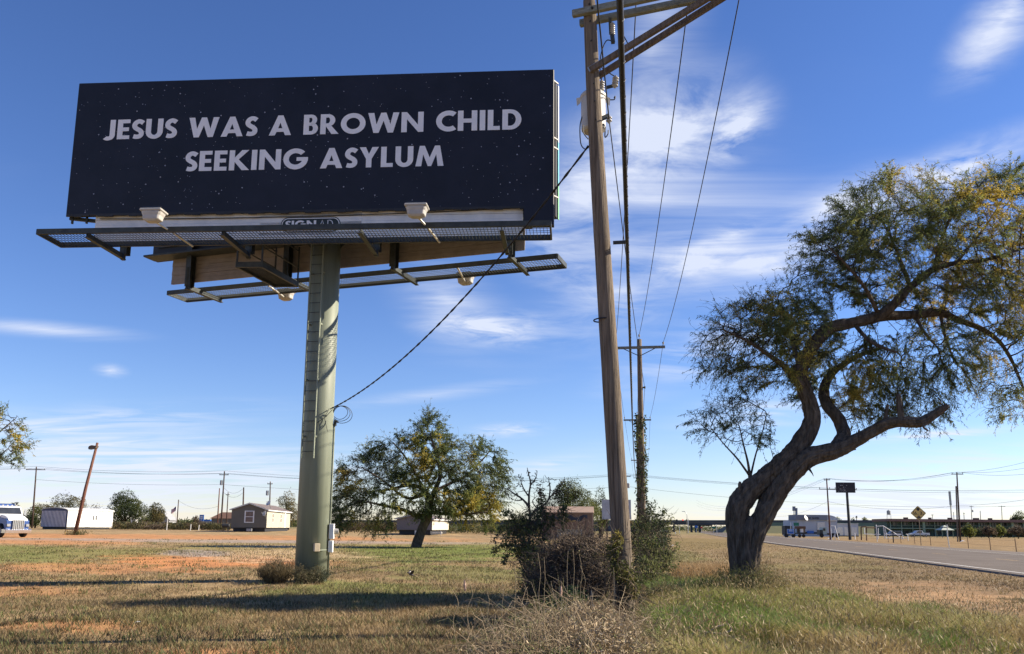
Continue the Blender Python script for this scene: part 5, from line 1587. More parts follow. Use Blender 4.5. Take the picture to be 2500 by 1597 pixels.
bg_tree('green_tree', 'small dark tree between the brown shed and the blank white board', 1466, 125, 60, 1186, GRN, 5000, seed=29, group=BGT, low=.05)
bg_tree('brush_tree', 'dark brush tree near the cream mobile home steps', 1265, 92, 70, 1248, GRN, 3500, seed=30, group=BGT, low=0)
# tree at the edge of the lot whose twigs hang into view
def edge_tree():
    Y0 = 46.0
    lm = [[(-150, 1420, .3), (-140, 1330, .26), (-120, 1240, .22), (-95, 1150, .16), (-70, 1080, .1), (-40, 1020, .05)], [(-120, 1240, .14), (-70, 1180, .09), (-20, 1130, .05), (20, 1095, .02)], [(-95, 1150, .1), (-40, 1090, .06), (10, 1045, .03), (40, 1020, .015)]]
    L3 = [pix_limb(l, Y0) for l in lm]
    p = L3[0][0][0]; L3[0][0] = (Vector((p.x, Y0, Z(p.x, Y0) - .1)), .3)
    att = px_att([(-30, 1060, 85, 70, 0, 1.6, 220), (20, 1100, 55, 45, 0, 1.2, 110), (-110, 1020, 90, 70, 0, 2, 150), (10, 1030, 40, 40, 0, 1, 60)], Y0)
    make_tree('mesquite_tree', 'sparse mesquite whose twigs reach in above the parked semi truck', Vector((p.x, Y0, Z(p.x, Y0))), L3, att, .25, 2.2, .45, 50, 1100, 12000, .15, tip_r=.009, twig=.55, seed=5, leafW=.25, rmax=.08, spray_r=.05)
edge_tree()
def palm(px, Y, top_py, wpx, label, seed):
    b_ = on(px, Y); top = P(px, top_py, Y); h = top.z - b_.z; w = wpx * Y / F
    t = thing('palm_tree', label, 'palm tree', b_)
    mb = MB(); mb.tube([b_, b_.lerp(top, .5) + Vector((.05, 0, 0)), top - Vector((0, 0, w * .5))], [w * .10, w * .08, w * .12], 8); build(mb, 'trunk', m_bark, t, smooth=True)
    r_ = random.Random(seed); mb = MB()
    c_ = top - Vector((0, 0, w * .45))
    for i in range(34):
        a, e_ = r_.uniform(0, 2 * PI), r_.uniform(-.6, 1.3)
        d = Vector((math.cos(a) * math.cos(e_), math.sin(a) * math.cos(e_), math.sin(e_)))
        s, _ = orth(d)
        for k in range(-2, 3):
            dd = (d + s * k * .22).normalized()
            mid, tip = c_ + dd * w * .30, c_ + dd * w * .5 - Vector((0, 0, w * .08))
            mb.add([c_, mid + s * w * .035, tip, mid - s * w * .035], [(0, 1, 2, 3)])
    build(mb, 'crown', M('palm_frond', (.045, .055, .03), .6, var=.3), t)
palm(38, 165, 1223, 28, 'small fan palm beyond the parked semi truck', 1)
# ------------------------------------------------------------------ behind the brush, centre
m_shedw = M('brown_metal_siding', (.20, .135, .095), .7, var=.06, scale=1)
m_shedr = M('tan_metal_roof', (.33, .235, .17), .6, var=.06, scale=1)
b_ = on(1446, 95)
t = thing('metal_shed', 'brown metal shed with tan roof behind the dead branches', 'shed', b_, rad(-6))
mb = MB(); mb.prism([(-5.6, 0), (0, 0), (0, 3.25), (-5.6, 3.25)], (0, 0, 0), (1, 0, 0), (0, 0, 1), -5); build(mb, 'wall', m_shedw, t, W=False)
mb = MB(); mb.add([(-5.8, -.15, 3.25), (.15, -.15, 3.25), (.15, 2.5, 3.95), (-5.8, 2.5, 3.95), (.15, 5.15, 3.25), (-5.8, 5.15, 3.25), (-5.8, -.15, 3.15), (.15, -.15, 3.15)], [(0, 1, 2, 3), (3, 2, 4, 5), (1, 4, 2), (0, 3, 5), (6, 7, 1, 0)]); build(mb, 'roof', m_shedr, t, W=False)
mb = MB(); mb.box((.03, 2.2, 1.5), (.06, 1.6, 2.4), 0); build(mb, 'door', m_brace, t, W=False)
mb = MB(); mb.box((.06, .02, 1.62), (.14, .14, 3.2), 0); build(mb, 'corner_trim', m_shedr, t, W=False)
for k in range(13):
    mb = MB(); mb.box((-5.4 + k * .43, -.015, 1.62), (.05, .03, 3.2), 0); build(mb, 'siding_rib', m_shedw, t, W=False)
b_ = on(1390, 62)
t = thing('tarp_shelter', 'sagging shelter with dark torn tarp roof in front of the brown shed', 'shelter', b_)
mb = MB()
n = 12
g_ = lambda i, j: P(1339 + 94 * i / n, 1258 + 2 * math.sin(i * .9), 62) + Vector((0, j * 1.6 - .4, -.05 - .10 * j + .07 * math.sin(i * 1.3 + j * 2)))
for i in range(n):
    for j in range(3): mb.add([g_(i, j), g_(i + 1, j), g_(i + 1, j + 1), g_(i, j + 1)], [(0, 1, 2, 3)])
    a0, a1 = g_(i, 0), g_(i + 1, 0); mb.add([a0, a1, a1 - Vector((0, .05, .28 + .12 * math.sin(i * 2.1 + 2.1))), a0 - Vector((0, .05, .28 + .12 * math.sin(i * 2.1)))], [(0, 1, 2, 3)])
build(mb, 'tarp', M('dark_tarp', (.035, .035, .045), .5, var=.3, scale=3), t, smooth=True)
for px in (1342, 1372, 1413, 1430):
    q = on(px, 62); mb = MB(); mb.beam(q, Vector((q.x, q.y, P(px, 1262, 62).z)), .07, .07); build(mb, 'shelter_post', m_brace, t)
mb = MB(); q = on(1392, 63); mb.box(q + Vector((0, .3, .8)), (1.8, .5, 1.2), 0); build(mb, 'white_panel', m_grey, t)
b_ = on(1505, 110)
t = thing('blank_board', 'weathered blank white signboard on posts behind the leaning utility pole', 'sign', b_)
c_ = P(1505, 1244, 110); m_bd = M('peeling_white_board', (.42, .43, .45), .8, var=.18, scale=1.2)
mb = MB(); mb.box(c_, (3.7, .12, 2.5), 0); pn = build(mb, 'board', m_bd, t)
mb = MB(); mb.box(c_ + Vector((1.75, -.08, -1.6)), (.9, .06, .5), 0); build(mb, 'lower_plate', m_ylw, pn)
for s in (-1.2, 1.2):
    mb = MB(); mb.beam(b_ + Vector((s, .12, -.1)), Vector((b_.x + s, b_.y + .12, c_.z + 1.2)), .15, .15); build(mb, 'leg', m_polefar, t)

# ------------------------------------------------------------------ right of the road
rp1 = cross_pole(2026, 155, 1169, 'brown power pole with two crossarms beside the tall black sign', 1.1, -.2, mat=m_polered, lean=-8, double=1.7, r=.17)
rp2 = cross_pole(2342, 140, 1154, 'tall grey power pole with twin shaft behind the diamond clearance sign', 1.9, -.25, mat=m_polefar, lean=-6, r=.16)
mb = MB(); q0, q1 = on(2336, 140), P(2334, 1187, 140); mb.tube([q0, q1], .11, 8); build(mb, 'second_shaft', m_pole, rp2[0])
for i in range(3):
    w3 = {0: 'first crossarm wire ', 1: 'pole-top wire ', 2: 'second crossarm wire '}[i]
    bwire(rp1[1][i], rp2[1][i], .9, w3 + 'between the brown power pole and the twin pole'); bwire(rp2[1][i], P(2640, 1085 + 25 * i, 100), .8, w3 + 'rising away from the twin pole past the motel'); bwire(rp1[1][i], P(1700, 1222 + 6 * i, 420), 4, w3 + 'from the brown power pole toward the overpass')
bwire(rp1[1][1] - Vector((0, 0, 4.2)), rp2[1][1] - Vector((0, 0, 5.4)), 1.0, 'low cable between the brown power pole and the twin pole'); bwire(rp2[1][1] - Vector((0, 0, 5.4)), P(2640, 1192, 100), .5, 'low cable rising away from the twin pole past the motel'); bwire(rp1[1][1] - Vector((0, 0, 4.2)), P(1850, 1248, 300), 2.2, 'low cable from the brown power pole over the pale shop')
FPG = 'small poles standing beyond the motel roof'
for (px, Y, py, lb_, arm, can) in ((2373, 330, 1235, 'pole with paired transformers rising above the motel roof', 1.4, 1), (2447, 330, 1235, 'pole with wide crossarm rising above the motel roof', 2.6, 0), (2355, 330, 1252, 'stub pole with a lamp above the motel roof', .5, 0), (2395, 330, 1247, 'plain pole above the motel roof between two wired poles', 0, 0), (2330, 330, 1250, 'short plain pole above the motel roof by the slim pylon', 0, 0), (2278, 360, 1256, 'thin crossed mast above the motel roof behind the clearance sign', .8, 0)):
    cross_pole(px, Y, py, lb_, arm, -.3, can=can, group=FPG, r=.15, lean=-2)
# diamond clearance sign
m_sy = M('faded_yellow_sign', (.66, .47, .15), .5, var=.08, scale=2)
sd = G(2249, 1332)
t = thing('clearance_sign', 'yellow diamond clearance sign reading 16 FT 3 IN on a steel post', 'sign', sd)
cS = P(2242, 1253, sd.y); hd = .86
SU, SZ = Vector((.98, -.17, 0)).normalized(), Vector((-.03, 0, 1)).normalized()
mb = MB(); mb.tube([sd - Vector((0, 0, .2)), cS - SZ * .3], .045, 8); build(mb, 'post', M('rusty_post', (.20, .15, .10), .7, var=.2), t)
SNf = SU.cross(SZ)
def diamond(r, c_=.05):
    return [(r - c_, -c_), (r - c_, c_), (c_, r - c_), (-c_, r - c_), (-r + c_, c_), (-r + c_, -c_), (-c_, -r + c_), (c_, -r + c_)]
mb = MB(); mb.prism(diamond(hd), cS, SU, SZ, .02); pn = build(mb, 'plate', m_sy, t)
mb = MB()
for a, b in zip(diamond(hd - .06), diamond(hd - .06)[1:] + diamond(hd - .06)[:1]):
    mb.beam(cS + SU * a[0] + SZ * a[1] + SNf * .022, cS + SU * b[0] + SZ * b[1] + SNf * .022, .012, .035) if False else mb.prism([a, b, (b[0] * .94, b[1] * .94), (a[0] * .94, a[1] * .94)], cS + SNf * .02, SU, SZ, .004)
build(mb, 'border', m_dark, pn)
for s in (1, -1):
    mb = MB(); mb.prism([(0, .66 * s), (-.27, .42 * s), (-.11, .42 * s), (-.11, .28 * s), (.11, .28 * s), (.11, .42 * s), (.27, .42 * s)], cS + SNf * .02, SU, SZ, .005); build(mb, 'arrow', m_dark, pn)
for (txt, x, w_, h_) in (('16', -.58, .40, .38), ('3', .14, .26, .38), ('FT', -.12, .13, .11), ('IN', .46, .11, .11)):
    write_text(txt, cS + SU * x - SZ * .19 + SNf * .02, SU, SZ, w_, h_, m_dark, pn, .005)
# tall black sign
sb_ = on(2074, 155)
t = thing('black_sign', 'tall black sign board with broken white lettering on a thick dark post', 'sign', sb_)
c_ = P(2064, 1190.5, 155)
mb = MB(); mb.tube([sb_ - Vector((0, 0, .2)), c_ + Vector((.25, .1, 0))], [.26, .21], 10); build(mb, 'post', m_dark, t)
mb = MB(); mb.box(c_, (3.35, .35, 1.85), rad(-4)); pn = build(mb, 'board', m_dark, t)
r_ = random.Random(4)
for row, n in ((.68, 6), (.38, 8), (.05, 9), (-.28, 11), (-.50, 12), (-.76, 7)):
    for k in range(n):
        if r_.random() < .3: continue
        x = -1.45 + 2.9 * (k + r_.random() * .6) / n
        mb = MB(); mb.box(c_ + Vector((x, -.19 - x * -.07, row)), (r_.uniform(.08, .2), .02, r_.uniform(.05, .13)), rad(-4)); build(mb, 'broken_letter', m_offwhite if r_.random() < .5 else m_grey, pn)
mb = MB(); mb.beam(c_ + Vector((1.6, 0, -.35)), c_ + Vector((2.05, 0, -.36)), .1, .1); mb.lathe([(.05, 0), (.08, .1), (.05, .2)], c_ + Vector((1.98, 0, -.28)), (0, 0, 1), 6); build(mb, 'side_bracket', m_dark, t)
# shop
m_shop = M('pale_blue_grey_wall', (.40, .43, .48), .7, var=.07, scale=.4)
m_shopd = M('slate_fascia', (.19, .21, .25), .7, var=.07, scale=.4)
b_ = on(2010, 235)
t = thing('shop_building', 'pale grey roadside shop with flat sign parapet and curved corner roof', 'building', b_)
kx = 235 / F
def SX(px, py, dy=0): return P(px, py, 235 + dy)
def rbox(x0, x1, y0, y1, d0, d1, mb=None):
    mb = mb or MB(); a, b, c2, d2 = SX(x0, y1), SX(x1, y1), SX(x1, y0), SX(x0, y0); a.z = b.z = min(a.z, b.z); c2.z = d2.z = (c2.z + d2.z) / 2
    o0, o1 = Vector((0, d0, 0)), Vector((0, d1, 0)); mb.hexa([a + o0, b + o0, b + o1, a + o1, d2 + o0, c2 + o0, c2 + o1, d2 + o1]); return mb
build(rbox(1946, 2044, 1270, 1312, 0, 12), 'wall', m_shop, t)
fas = build(rbox(1942, 2019, 1257, 1269.8, -.4, 6), 'sign_parapet', m_shopd, t)
write_text('LIGHT SAVED', SX(1963, 1267.2) + Vector((0, -.42, 0)), Vector((1, 0, 0)), Vector((0, 0, 1)), 35 * kx, 4.2 * kx, m_dark, fas, .03)
build(rbox(1995, 2013, 1275, 1298, -.25, -.02), 'door_panel', m_offwhite, t)
build(rbox(1946, 1995, 1299, 1303, -.12, -.02), 'lower_band', m_dark, t)
build(rbox(1970, 1986, 1296, 1302.5, -.3, -.13), 'blue_poster', m_sblue, t)
mb = MB(); c_ = SX(2018, 1270); mb.prism([(0, 0)] + [(3.2 * math.sin(a), 1.4 * math.cos(a)) for a in np.linspace(0, PI / 2, 9)], c_ + Vector((0, 6, 0)), (1, 0, 0), (0, 0, 1), 6); build(mb, 'curved_roof', m_shop, t)
build(rbox(2018, 2042, 1269, 1271.5, -.3, 6.3), 'awning', m_offwhite, t)
mb = MB(); mb.lathe([(0, -.1), (.5, 0), (.75, .15)], SX(1964, 1265) + Vector((0, -1, 0)), (.6, -.7, .4), 12); build(mb, 'satellite_dish', m_white, t)
for x0, x1, y0, y1 in ((1942, 1948, 1236, 1247), (1949, 1953, 1240, 1257)):
    build(rbox(x0, x1, y0, y1, 2, 2.6), 'roof_sign', m_shopd, t)
build(rbox(1944.5, 1946, 1247, 1257, 2.2, 2.4), 'sign_mast', m_dark, t)
b_ = on(2068, 245)
t = thing('storage_building', 'low white storage building beside the pale grey shop', 'building', b_)
kk = 245
mb = MB(); mb.box(b_ + Vector((0, 3, 1.75)), (6.4, 6, 3.5), 0); build(mb, 'wall', m_shop, t)
mb = MB(); mb.box(b_ + Vector((0, 3, 3.58)), (6.7, 6.3, .16), 0); build(mb, 'roof', m_offwhite, t)
for x in (-2, 0, 2):
    mb = MB(); mb.box(b_ + Vector((x, -.03, 1.4)), (1.5, .06, 2.4), 0); build(mb, 'roller_door', m_offwhite, t)
mb = MB(); mb.box(b_ + Vector((0, -.05, .12)), (6.4, .1, .3), 0); build(mb, 'kerb', m_dark, t)
# motel
MY = 280.0
m_mot = M('dark_green_wall', (.080, .115, .085), .8, var=.15, scale=.3)
m_motc = M('sage_column', (.22, .29, .21), .8, var=.1, scale=.3)
m_motr = M('brown_fascia', (.20, .12, .10), .85, var=.12, scale=.3)
m_door = M('motel_door', (.035, .045, .045), .6, var=.1)
mx0, mx1 = ray(2172, 1290).x * MY, ray(2620, 1290).x * MY
t = thing('motel_building', 'long two-storey green motel with brown flat roof and balcony', 'building', Vector(((mx0 + mx1) / 2, MY, 0)))
ln_ = mx1 - mx0; mc = (mx0 + mx1) / 2
mb = MB(); mb.box((mc, MY + 7, 2.55), (ln_, 10, 5.1), 0); build(mb, 'wall', m_mot, t)
mb = MB(); mb.box((mc, MY + 5.5, 5.15), (ln_ + 1, 13.5, .85), 0); build(mb, 'roof', m_motr, t)
mb = MB(); mb.box((mc, MY + .9, 2.55), (ln_, 2.2, .28), 0); bal = build(mb, 'balcony', m_motc, t)
mb = MB(); mb.box((mc, MY - .2, 3.5), (ln_, .06, .08), 0); build(mb, 'handrail', m_motc, bal)
nb = int(ln_ / 3.6)
for k in range(nb + 1):
    x = mx0 + .3 + k * 3.6
    big = k % 4 == 3
    mb = MB(); mb.box((x, MY - .05, 2.4), (.75 if big else .22, .5 if big else .22, 4.7), 0); build(mb, 'column', m_motc, t)
    for z0 in (0, 2.7):
        mb = MB(); mb.box((x + .95, MY + 1.97, z0 + 1.05), (.9, .08, 2.0), 0); build(mb, 'door', m_door, t)
        mb = MB(); mb.box((x + 2.4, MY + 1.97, z0 + 1.25), (1.4, .08, 1.2), 0); build(mb, 'window', m_glass, t)
for x_, w_ in ((2230, 1.2), (2262, .8), (2290, .7), (2340, 1.2), (2405, 1.6), (2440, 1.0)):
    q = ray(x_, 1290).x * MY; mb = MB(); mb.box((q, MY + 5, 5.85), (w_, 1.0, .6), 0); build(mb, 'roof_vent', m_brace, t)
def pickup(loc, rz, label, mat, name='pickup_truck', suv=False):
    t = thing(name, label, 'car', loc, rz)
    if suv: pr = [(-2.3, .45), (2.3, .45), (2.35, .85), (1.3, 1.05), (.7, 1.65), (-2.1, 1.68), (-2.35, 1.0)]
    else: pr = [(-2.8, .5), (2.75, .5), (2.8, .95), (1.5, 1.15), (.85, 1.8), (-.7, 1.84), (-.95, 1.18), (-2.8, 1.15)]
    build(xz(MB(), pr, 1.9), 'body', mat, t, W=False, bevel=.06)
    wn_ = [(.95, 1.2), (.65, 1.66), (-.55, 1.7), (-.65, 1.2)] if not suv else [(1.0, 1.08), (.62, 1.56), (-1.9, 1.58), (-1.95, 1.08)]
    for y in (-.96, .96):
        mb = MB(); mb.prism(wn_, (0, y + .012, 0), (1, 0, 0), (0, 0, 1), .024); build(mb, 'window', m_glass, t, W=False)
    for x in (-1.75, 1.75) if not suv else (-1.45, 1.45):
        for y in (-.85, .85):
            mb = MB(); mb.lathe([(.25, -.12), (.37, -.1), (.37, .1), (.25, .12)], (x, y, .37), (0, 1, 0), 16); w_ = build(mb, 'wheel', m_tyre, t, W=False)
            mb = MB(); mb.lathe([(.22, -.13), (.05, -.10), (.05, .10), (.22, .13)], (x, y, .37), (0, 1, 0), 12); build(mb, 'rim', m_steel, w_, W=False)
    for y in (-.7, .7):
        mb = MB(); mb.box((2.79 if not suv else 2.33, y, .85), (.05, .35, .16), 0); build(mb, 'headlight', m_chrome, t, W=False)
    mb = MB(); mb.box((2.8 if not suv else 2.36, 0, .52), (.12, 1.85, .2), 0); build(mb, 'bumper', m_chrome, t, W=False)
    return t
m_silver = M('silver_car_paint', (.46, .50, .56), .35, .3, var=.05, spec=.6)
pickup(on(2242, 256), rad(178), 'silver crew cab pickup parked in front of the green motel', m_silver)
pickup(on(2180, 256), rad(175), 'grey sport utility car parked at the end of the motel', M('grey_car_paint', (.20, .24, .30), .35, .3, var=.05), 'parked_car', True)
# two-tier garden canopy
b_ = on(2306, 225)
t = thing('garden_canopy', 'two-tier pale canopy roof on posts in front of the motel', 'canopy', b_)
m_can = M('pale_canvas', (.48, .52, .44), .8, var=.06)
for (z0, w0, z1, w1) in ((2.0, 1.75, 2.65, .7), (2.85, .75, 3.25, .05)):
    mb = MB(); mb.add([b_ + Vector((sx * w, sy * w, z)) for (w, z) in ((w0, z0), (w1, z1)) for sx, sy in ((-1, -1), (1, -1), (1, 1), (-1, 1))], [(0, 1, 5, 4), (1, 2, 6, 5), (2, 3, 7, 6), (3, 0, 4, 7), (4, 5, 6, 7), (3, 2, 1, 0)]); build(mb, 'canopy_roof', m_can, t)
for sx in (-1.4, 1.4):
    for sy in (-1.4, 1.4):
        mb = MB(); mb.beam(b_ + Vector((sx, sy, 0)), b_ + Vector((sx, sy, 2.05)), .1, .1); build(mb, 'leg', m_motc, t)
# small wayside fence posts and white marker pole
FPL, FPGr = 'thin rusty wire fence post along the far verge of the road', 'wire fence posts along the far verge'
m_rust = M('rusty_steel', (.13, .075, .05), .8, var=.25)
fp = [(2093, 1321), (2117, 1321), (2169, 1324), (2200, 1326), (2234, 1329), (2273, 1332), (2365, 1339), (2419, 1343), (2482, 1348)]
tops = []
for px, py in fp:
    g0 = G(px, py); mb = MB(); mb.tube([g0 - Vector((0, 0, .15)), g0 + Vector((-.02, 0, .55)), g0 + Vector((-.05, 0, 1.1))], [.035, .034, .032], 6)
    build(mb, 'fence_post', m_rust, label=FPL, cat='fence post', group=FPGr); tops.append(g0)
for a, b in zip(tops[:-1], tops[1:]):
    for zz in (.45, .95):
        wire(a + Vector((0, 0, zz)), b + Vector((0, 0, zz)), .03, .008, 6, ('upper' if zz > .5 else 'lower') + ' wire strand between two rusty fence posts on the verge', 'wire strands of the verge fence', 'fence_wire', m_rust, n_s=3)
g0 = G(2318, 1337); mb = MB(); mb.tube([g0 - Vector((0, 0, .1)), g0 + Vector((-.1, 0, 1.1)), P(2312, 1281, g0.y)], .05, 8); build(mb, 'marker_pole', m_offwhite, label='slim white marker pole leaning slightly beside the fence', cat='pole')
g0 = G(2181.5, 1325); mb = MB(); mb.tube([g0 - Vector((0, 0, .1)), g0 + Vector((0, 0, .6)), P(2180, 1297, g0.y)], .085, 8); build(mb, 'dark_post', m_dark, label='short thick black post in front of the white pipe frame', cat='post')
# white pipe frames
def pipes(name, label, segs, Y, r=.06, mat=m_white):
    b_ = on(segs[0][0], Y); t = thing(name, label, 'pipe frame', b_)
    for (x0, y0, x1, y1) in segs:
        a, b = P(x0, y0, Y), P(x1, y1, Y)
        for q in (a, b):
            q.z = max(q.z, Z(q.x, q.y))
        mb = MB(); mb.tube([a, b], r, 6); build(mb, 'pipe', mat, t)
pipes('swing_frame', 'white pipe swing frame with slanting leg beside the brown power pole', [(2030, 1318, 2028, 1284), (2028, 1284, 2037, 1284), (2039, 1318, 2038, 1283), (2038, 1283, 2048, 1318)], 150)
pipes('pipe_gate', 'white pipe gate frame with diagonal brace before the motel corner', [(2142, 1326, 2139, 1281), (2139, 1285, 2156, 1284), (2156, 1284, 2182, 1300), (2182, 1300, 2201, 1314), (2160, 1315, 2157, 1285), (2165, 1313, 2161, 1290), (2110, 1304, 2150, 1305), (2111, 1305, 2110, 1289), (2144, 1316, 2144, 1289), (2164, 1314, 2216, 1314), (2204, 1318, 2204, 1306), (2217, 1320, 2216, 1305), (2216, 1305, 2212, 1304), (2162, 1305, 2200, 1305)], 132, .055)
pipes('pipe_post', 'lone white pipe post between the black sign and the dark frame', [(2088, 1317, 2087, 1303), (2085.5, 1303, 2088.5, 1303)], 152, .07)
pipes('sign_frame', 'dark rusted sign frame beside the white pipe gate', [(2103, 1319, 2102, 1287), (2102, 1287, 2114, 1285), (2116, 1320, 2115, 1286), (2115, 1288, 2138, 1289)], 140, .10, m_rust)
# parked things by the shop
def rbx(px0, px1, py0, py1, Y, d, name, mat, parent, mb=None):
    a, b = P(px0, py1, Y), P(px1, py0, Y)
    mb = MB(); mb.box(((a.x + b.x) / 2, Y + d / 2, (a.z + b.z) / 2), (b.x - a.x, d, b.z - a.z), 0)
    return build(mb, name, mat, parent)
def wheels(t, pxs, py, Y, r):
    for px in pxs:
        q = P(px, py, Y); q.z = Z(q.x, q.y) + r
        mb = MB(); mb.lathe([(r * .6, -.12), (r, -.1), (r, .1), (r * .6, .12)], q, (0, 1, 0), 12); build(mb, 'wheel', m_tyre, t)
b_ = on(1929, 190)
t = thing('box_truck', 'dark box truck parked behind the blue roadside sign', 'truck', b_)
rbx(1917, 1934, 1284, 1306, 190, 2.2, 'cargo_box', m_dark, t); rbx(1934, 1941, 1291, 1307, 190.2, 1.9, 'cab', m_dsteel, t); rbx(1936, 1940.5, 1293, 1298, 190.1, .05, 'window', m_glass, t); wheels(t, (1920, 1937), 1308, 189.9, .45)
b_ = on(1957, 195)
t = thing('utility_trailer', 'brown covered utility trailer parked before the pale shop', 'trailer', b_)
rbx(1947, 1967, 1285, 1291, 195, 2, 'roof', m_rust, t); rbx(1948, 1966, 1291, 1301, 196, .8, 'side_panel', m_brace, t); rbx(1947, 1967, 1301, 1304, 195, 2, 'bed', m_dark, t); wheels(t, (1952, 1962), 1306, 194.9, .38)
rbx(1955, 1961, 1291, 1300, 195.2, .6, 'white_glare', m_white, t)  # white block stands in for the glare on the trailer
b_ = on(2008, 200)
t = thing('flatbed_truck', 'pale green flatbed truck parked beside the brown power pole', 'truck', b_)
rbx(2002, 2009, 1294, 1306, 200, 1.9, 'hood', m_dsteel, t); rbx(2009, 2019, 1287, 1305, 200, 2.0, 'cab', M('pale_green_paint', (.34, .42, .40), .5, var=.06), t); rbx(2010, 2015, 1290, 1296, 199.9, .08, 'window', m_glass, t); rbx(2019, 2050, 1302, 1306, 200, 2.0, 'flatbed', m_dark, t); wheels(t, (2006, 2030, 2044), 1308, 199.9, .48)
b_ = on(1930, 150)
t = thing('blue_sign', 'blue roadside information sign with white border on a thin post', 'sign', b_)
rbx(1922, 1938.5, 1292, 1304, 150, .06, 'plate', m_white, t); rbx(1923, 1937.5, 1293, 1303, 149.9, .05, 'face', m_sblue, t); rbx(1926, 1935, 1295.5, 1297, 149.85, .03, 'white_mark', m_white, t)
mb = MB(); mb.tube([b_, P(1930, 1276, 150.1)], .05, 6); build(mb, 'post', m_steel, t)
b_ = on(1944, 240)
t = thing('green_sign', 'green highway sign in front of the embankment beside the shop', 'sign', b_)
rbx(1938, 1950.5, 1276, 1284, 228, .1, 'plate', M('sign_green', (.02, .16, .10), .5, var=.06), t)
for px in (1940, 1948):
    q = on(px, 228.2); mb = MB(); mb.beam(q, Vector((q.x, q.y, P(px, 1277, 228).z)), .1, .1); build(mb, 'leg', m_steel, t)
# slim pylon and water tower
b_ = on(2325, 420)
t = thing('slim_pylon_sign', 'tall slim white pylon sign beyond the motel roof', 'sign', b_)
q0, q1 = P(2321, 1234, 420), P(2318, 1200, 420); mb = MB(); mb.tube([b_, q0], .35, 8); build(mb, 'mast', m_offwhite, t); mb = MB(); mb.beam(q0, q1, 1.3, .5); build(mb, 'panel', m_grey, t)
b_ = on(2174, 820)
t = thing('water_tower', 'distant pale water tower on thin legs above the overpass', 'water tower', b_)
c_ = P(2170, 1257, 820); hgt = 820 / F
mb = MB(); mb.lathe([(1.3, 0), (1.75, .6), (1.75, 3.6), (.3, 4.6), (.0, 4.7)], c_, (0, 0, 1), 14); build(mb, 'tank', m_grey, t)
for s in ((-1.5, -1), (1.5, -1), (1.5, 1), (-1.5, 1)):
    mb = MB(); mb.tube([c_ + Vector((s[0], s[1], .6)), Vector((c_.x + s[0] * 1.4, c_.y + s[1], 0))], .13, 5); build(mb, 'leg', m_grey, t)
# traffic gear under the overpass
def street_lamp(px, Y, top_py, reach, label):
    b_ = on(px, Y); tp = P(px, top_py, Y)
    t = thing('street_lamp', label, 'street lamp', b_)
    mb = MB(); mb.tube([b_, tp - Vector((0, 0, 1.6)), tp + Vector((reach * .35, 0, -.4)), tp + Vector((reach, 0, 0))], [.16, .12, .09, .08], 8); build(mb, 'mast', m_steel, t, smooth=True)
    mb = MB(); mb.box(tp + Vector((reach * 1.15, 0, 0)), (1.1, .35, .2), 0); build(mb, 'lamp_head', m_steel, t)
street_lamp(1677, 360, 1249, -1.3, 'curved street lamp standing before the overpass piers')
street_lamp(1604, 380, 1250, 1.2, 'street lamp arm rising above the overpass beside the bush')
b_ = on(1680, 365)
t = thing('traffic_signal', 'traffic signal mast with a glowing red light before the overpass', 'traffic signal', b_)
mb = MB(); mb.tube([b_, P(1680, 1267, 365)], .15, 8); build(mb, 'mast', m_steel, t)
mb = MB(); mb.tube([P(1680, 1271.5, 365), P(1634, 1271.5, 365)], .09, 6); build(mb, 'arm', m_steel, t)
m_red = emit_mat('red_signal_lens', (.9, .05, .04), 2.5)
for px in (1637, 1652, 1667, 1676):
    c_ = P(px, 1272, 364.8); mb = MB(); mb.box(c_, (.5 if px != 1652 else .8, .3, 1.3), 0); hd_ = build(mb, 'signal_head', m_dark, t)
    for kz, mm in ((.38, m_red if px == 1667 else m_glass), (0, m_glass), (-.38, m_glass)):
        mb = MB(); mb.lathe([(.15, 0), (.15, .05)], c_ + Vector((0, -.15, kz)), (0, -1, 0), 10); build(mb, 'lens', mm, hd_)
b_ = on(1627, 330)
t = thing('box_van', 'small white box van waiting under the overpass', 'van', b_)
rbx(1622, 1630, 1290, 1300, 330, 2.2, 'cargo_box', m_white, t); rbx(1630, 1634, 1294, 1302, 330, 2, 'cab', m_grey, t); rbx(1631, 1633, 1295, 1298, 329.9, .05, 'window', m_glass, t); wheels(t, (1624, 1632), 1304, 329.9, .42)
for (px, Y, y0, y1, w_, mm, nm, lb_) in ((1713, 350, 1286, 1290, 5, M('sign_red', (.5, .04, .03), .5), 'red_sign', 'small red sign beside the overpass pier'), (1742, 345, 1285.5, 1289.5, 10, MATS['sign_green'], 'green_sign', 'small green road sign in front of the overpass slope'), (1700, 355, 1283, 1289, 7, m_sblue, 'blue_sign', 'small blue route sign in front of the overpass pier')):
    b_ = on(px, Y); t = thing(nm, lb_, 'sign', b_); rbx(px - w_ / 2, px + w_ / 2, y0, y1, Y, .1, 'plate', mm, t); mb = MB(); mb.tube([b_ + Vector((0, .1, 0)), P(px, y0 + 1, Y + .1)], .08, 6); build(mb, 'post', m_steel, t)
for px, Y, y0 in ((1659, 340, 1283), (1649, 300, 1298), (1750, 330, 1280)):
    b_ = on(px, Y); mb = MB(); mb.tube([b_, b_.lerp(P(px - 1, y0, Y), .5), P(px - 1, y0, Y)], [.12, .11, .10], 6); build(mb, 'signal_post', m_steel, label={1659: 'grey signal post below the traffic light arm', 1649: 'short white marker post by the road before the overpass', 1750: 'leaning pale post on the paved overpass slope'}[px], cat='post')
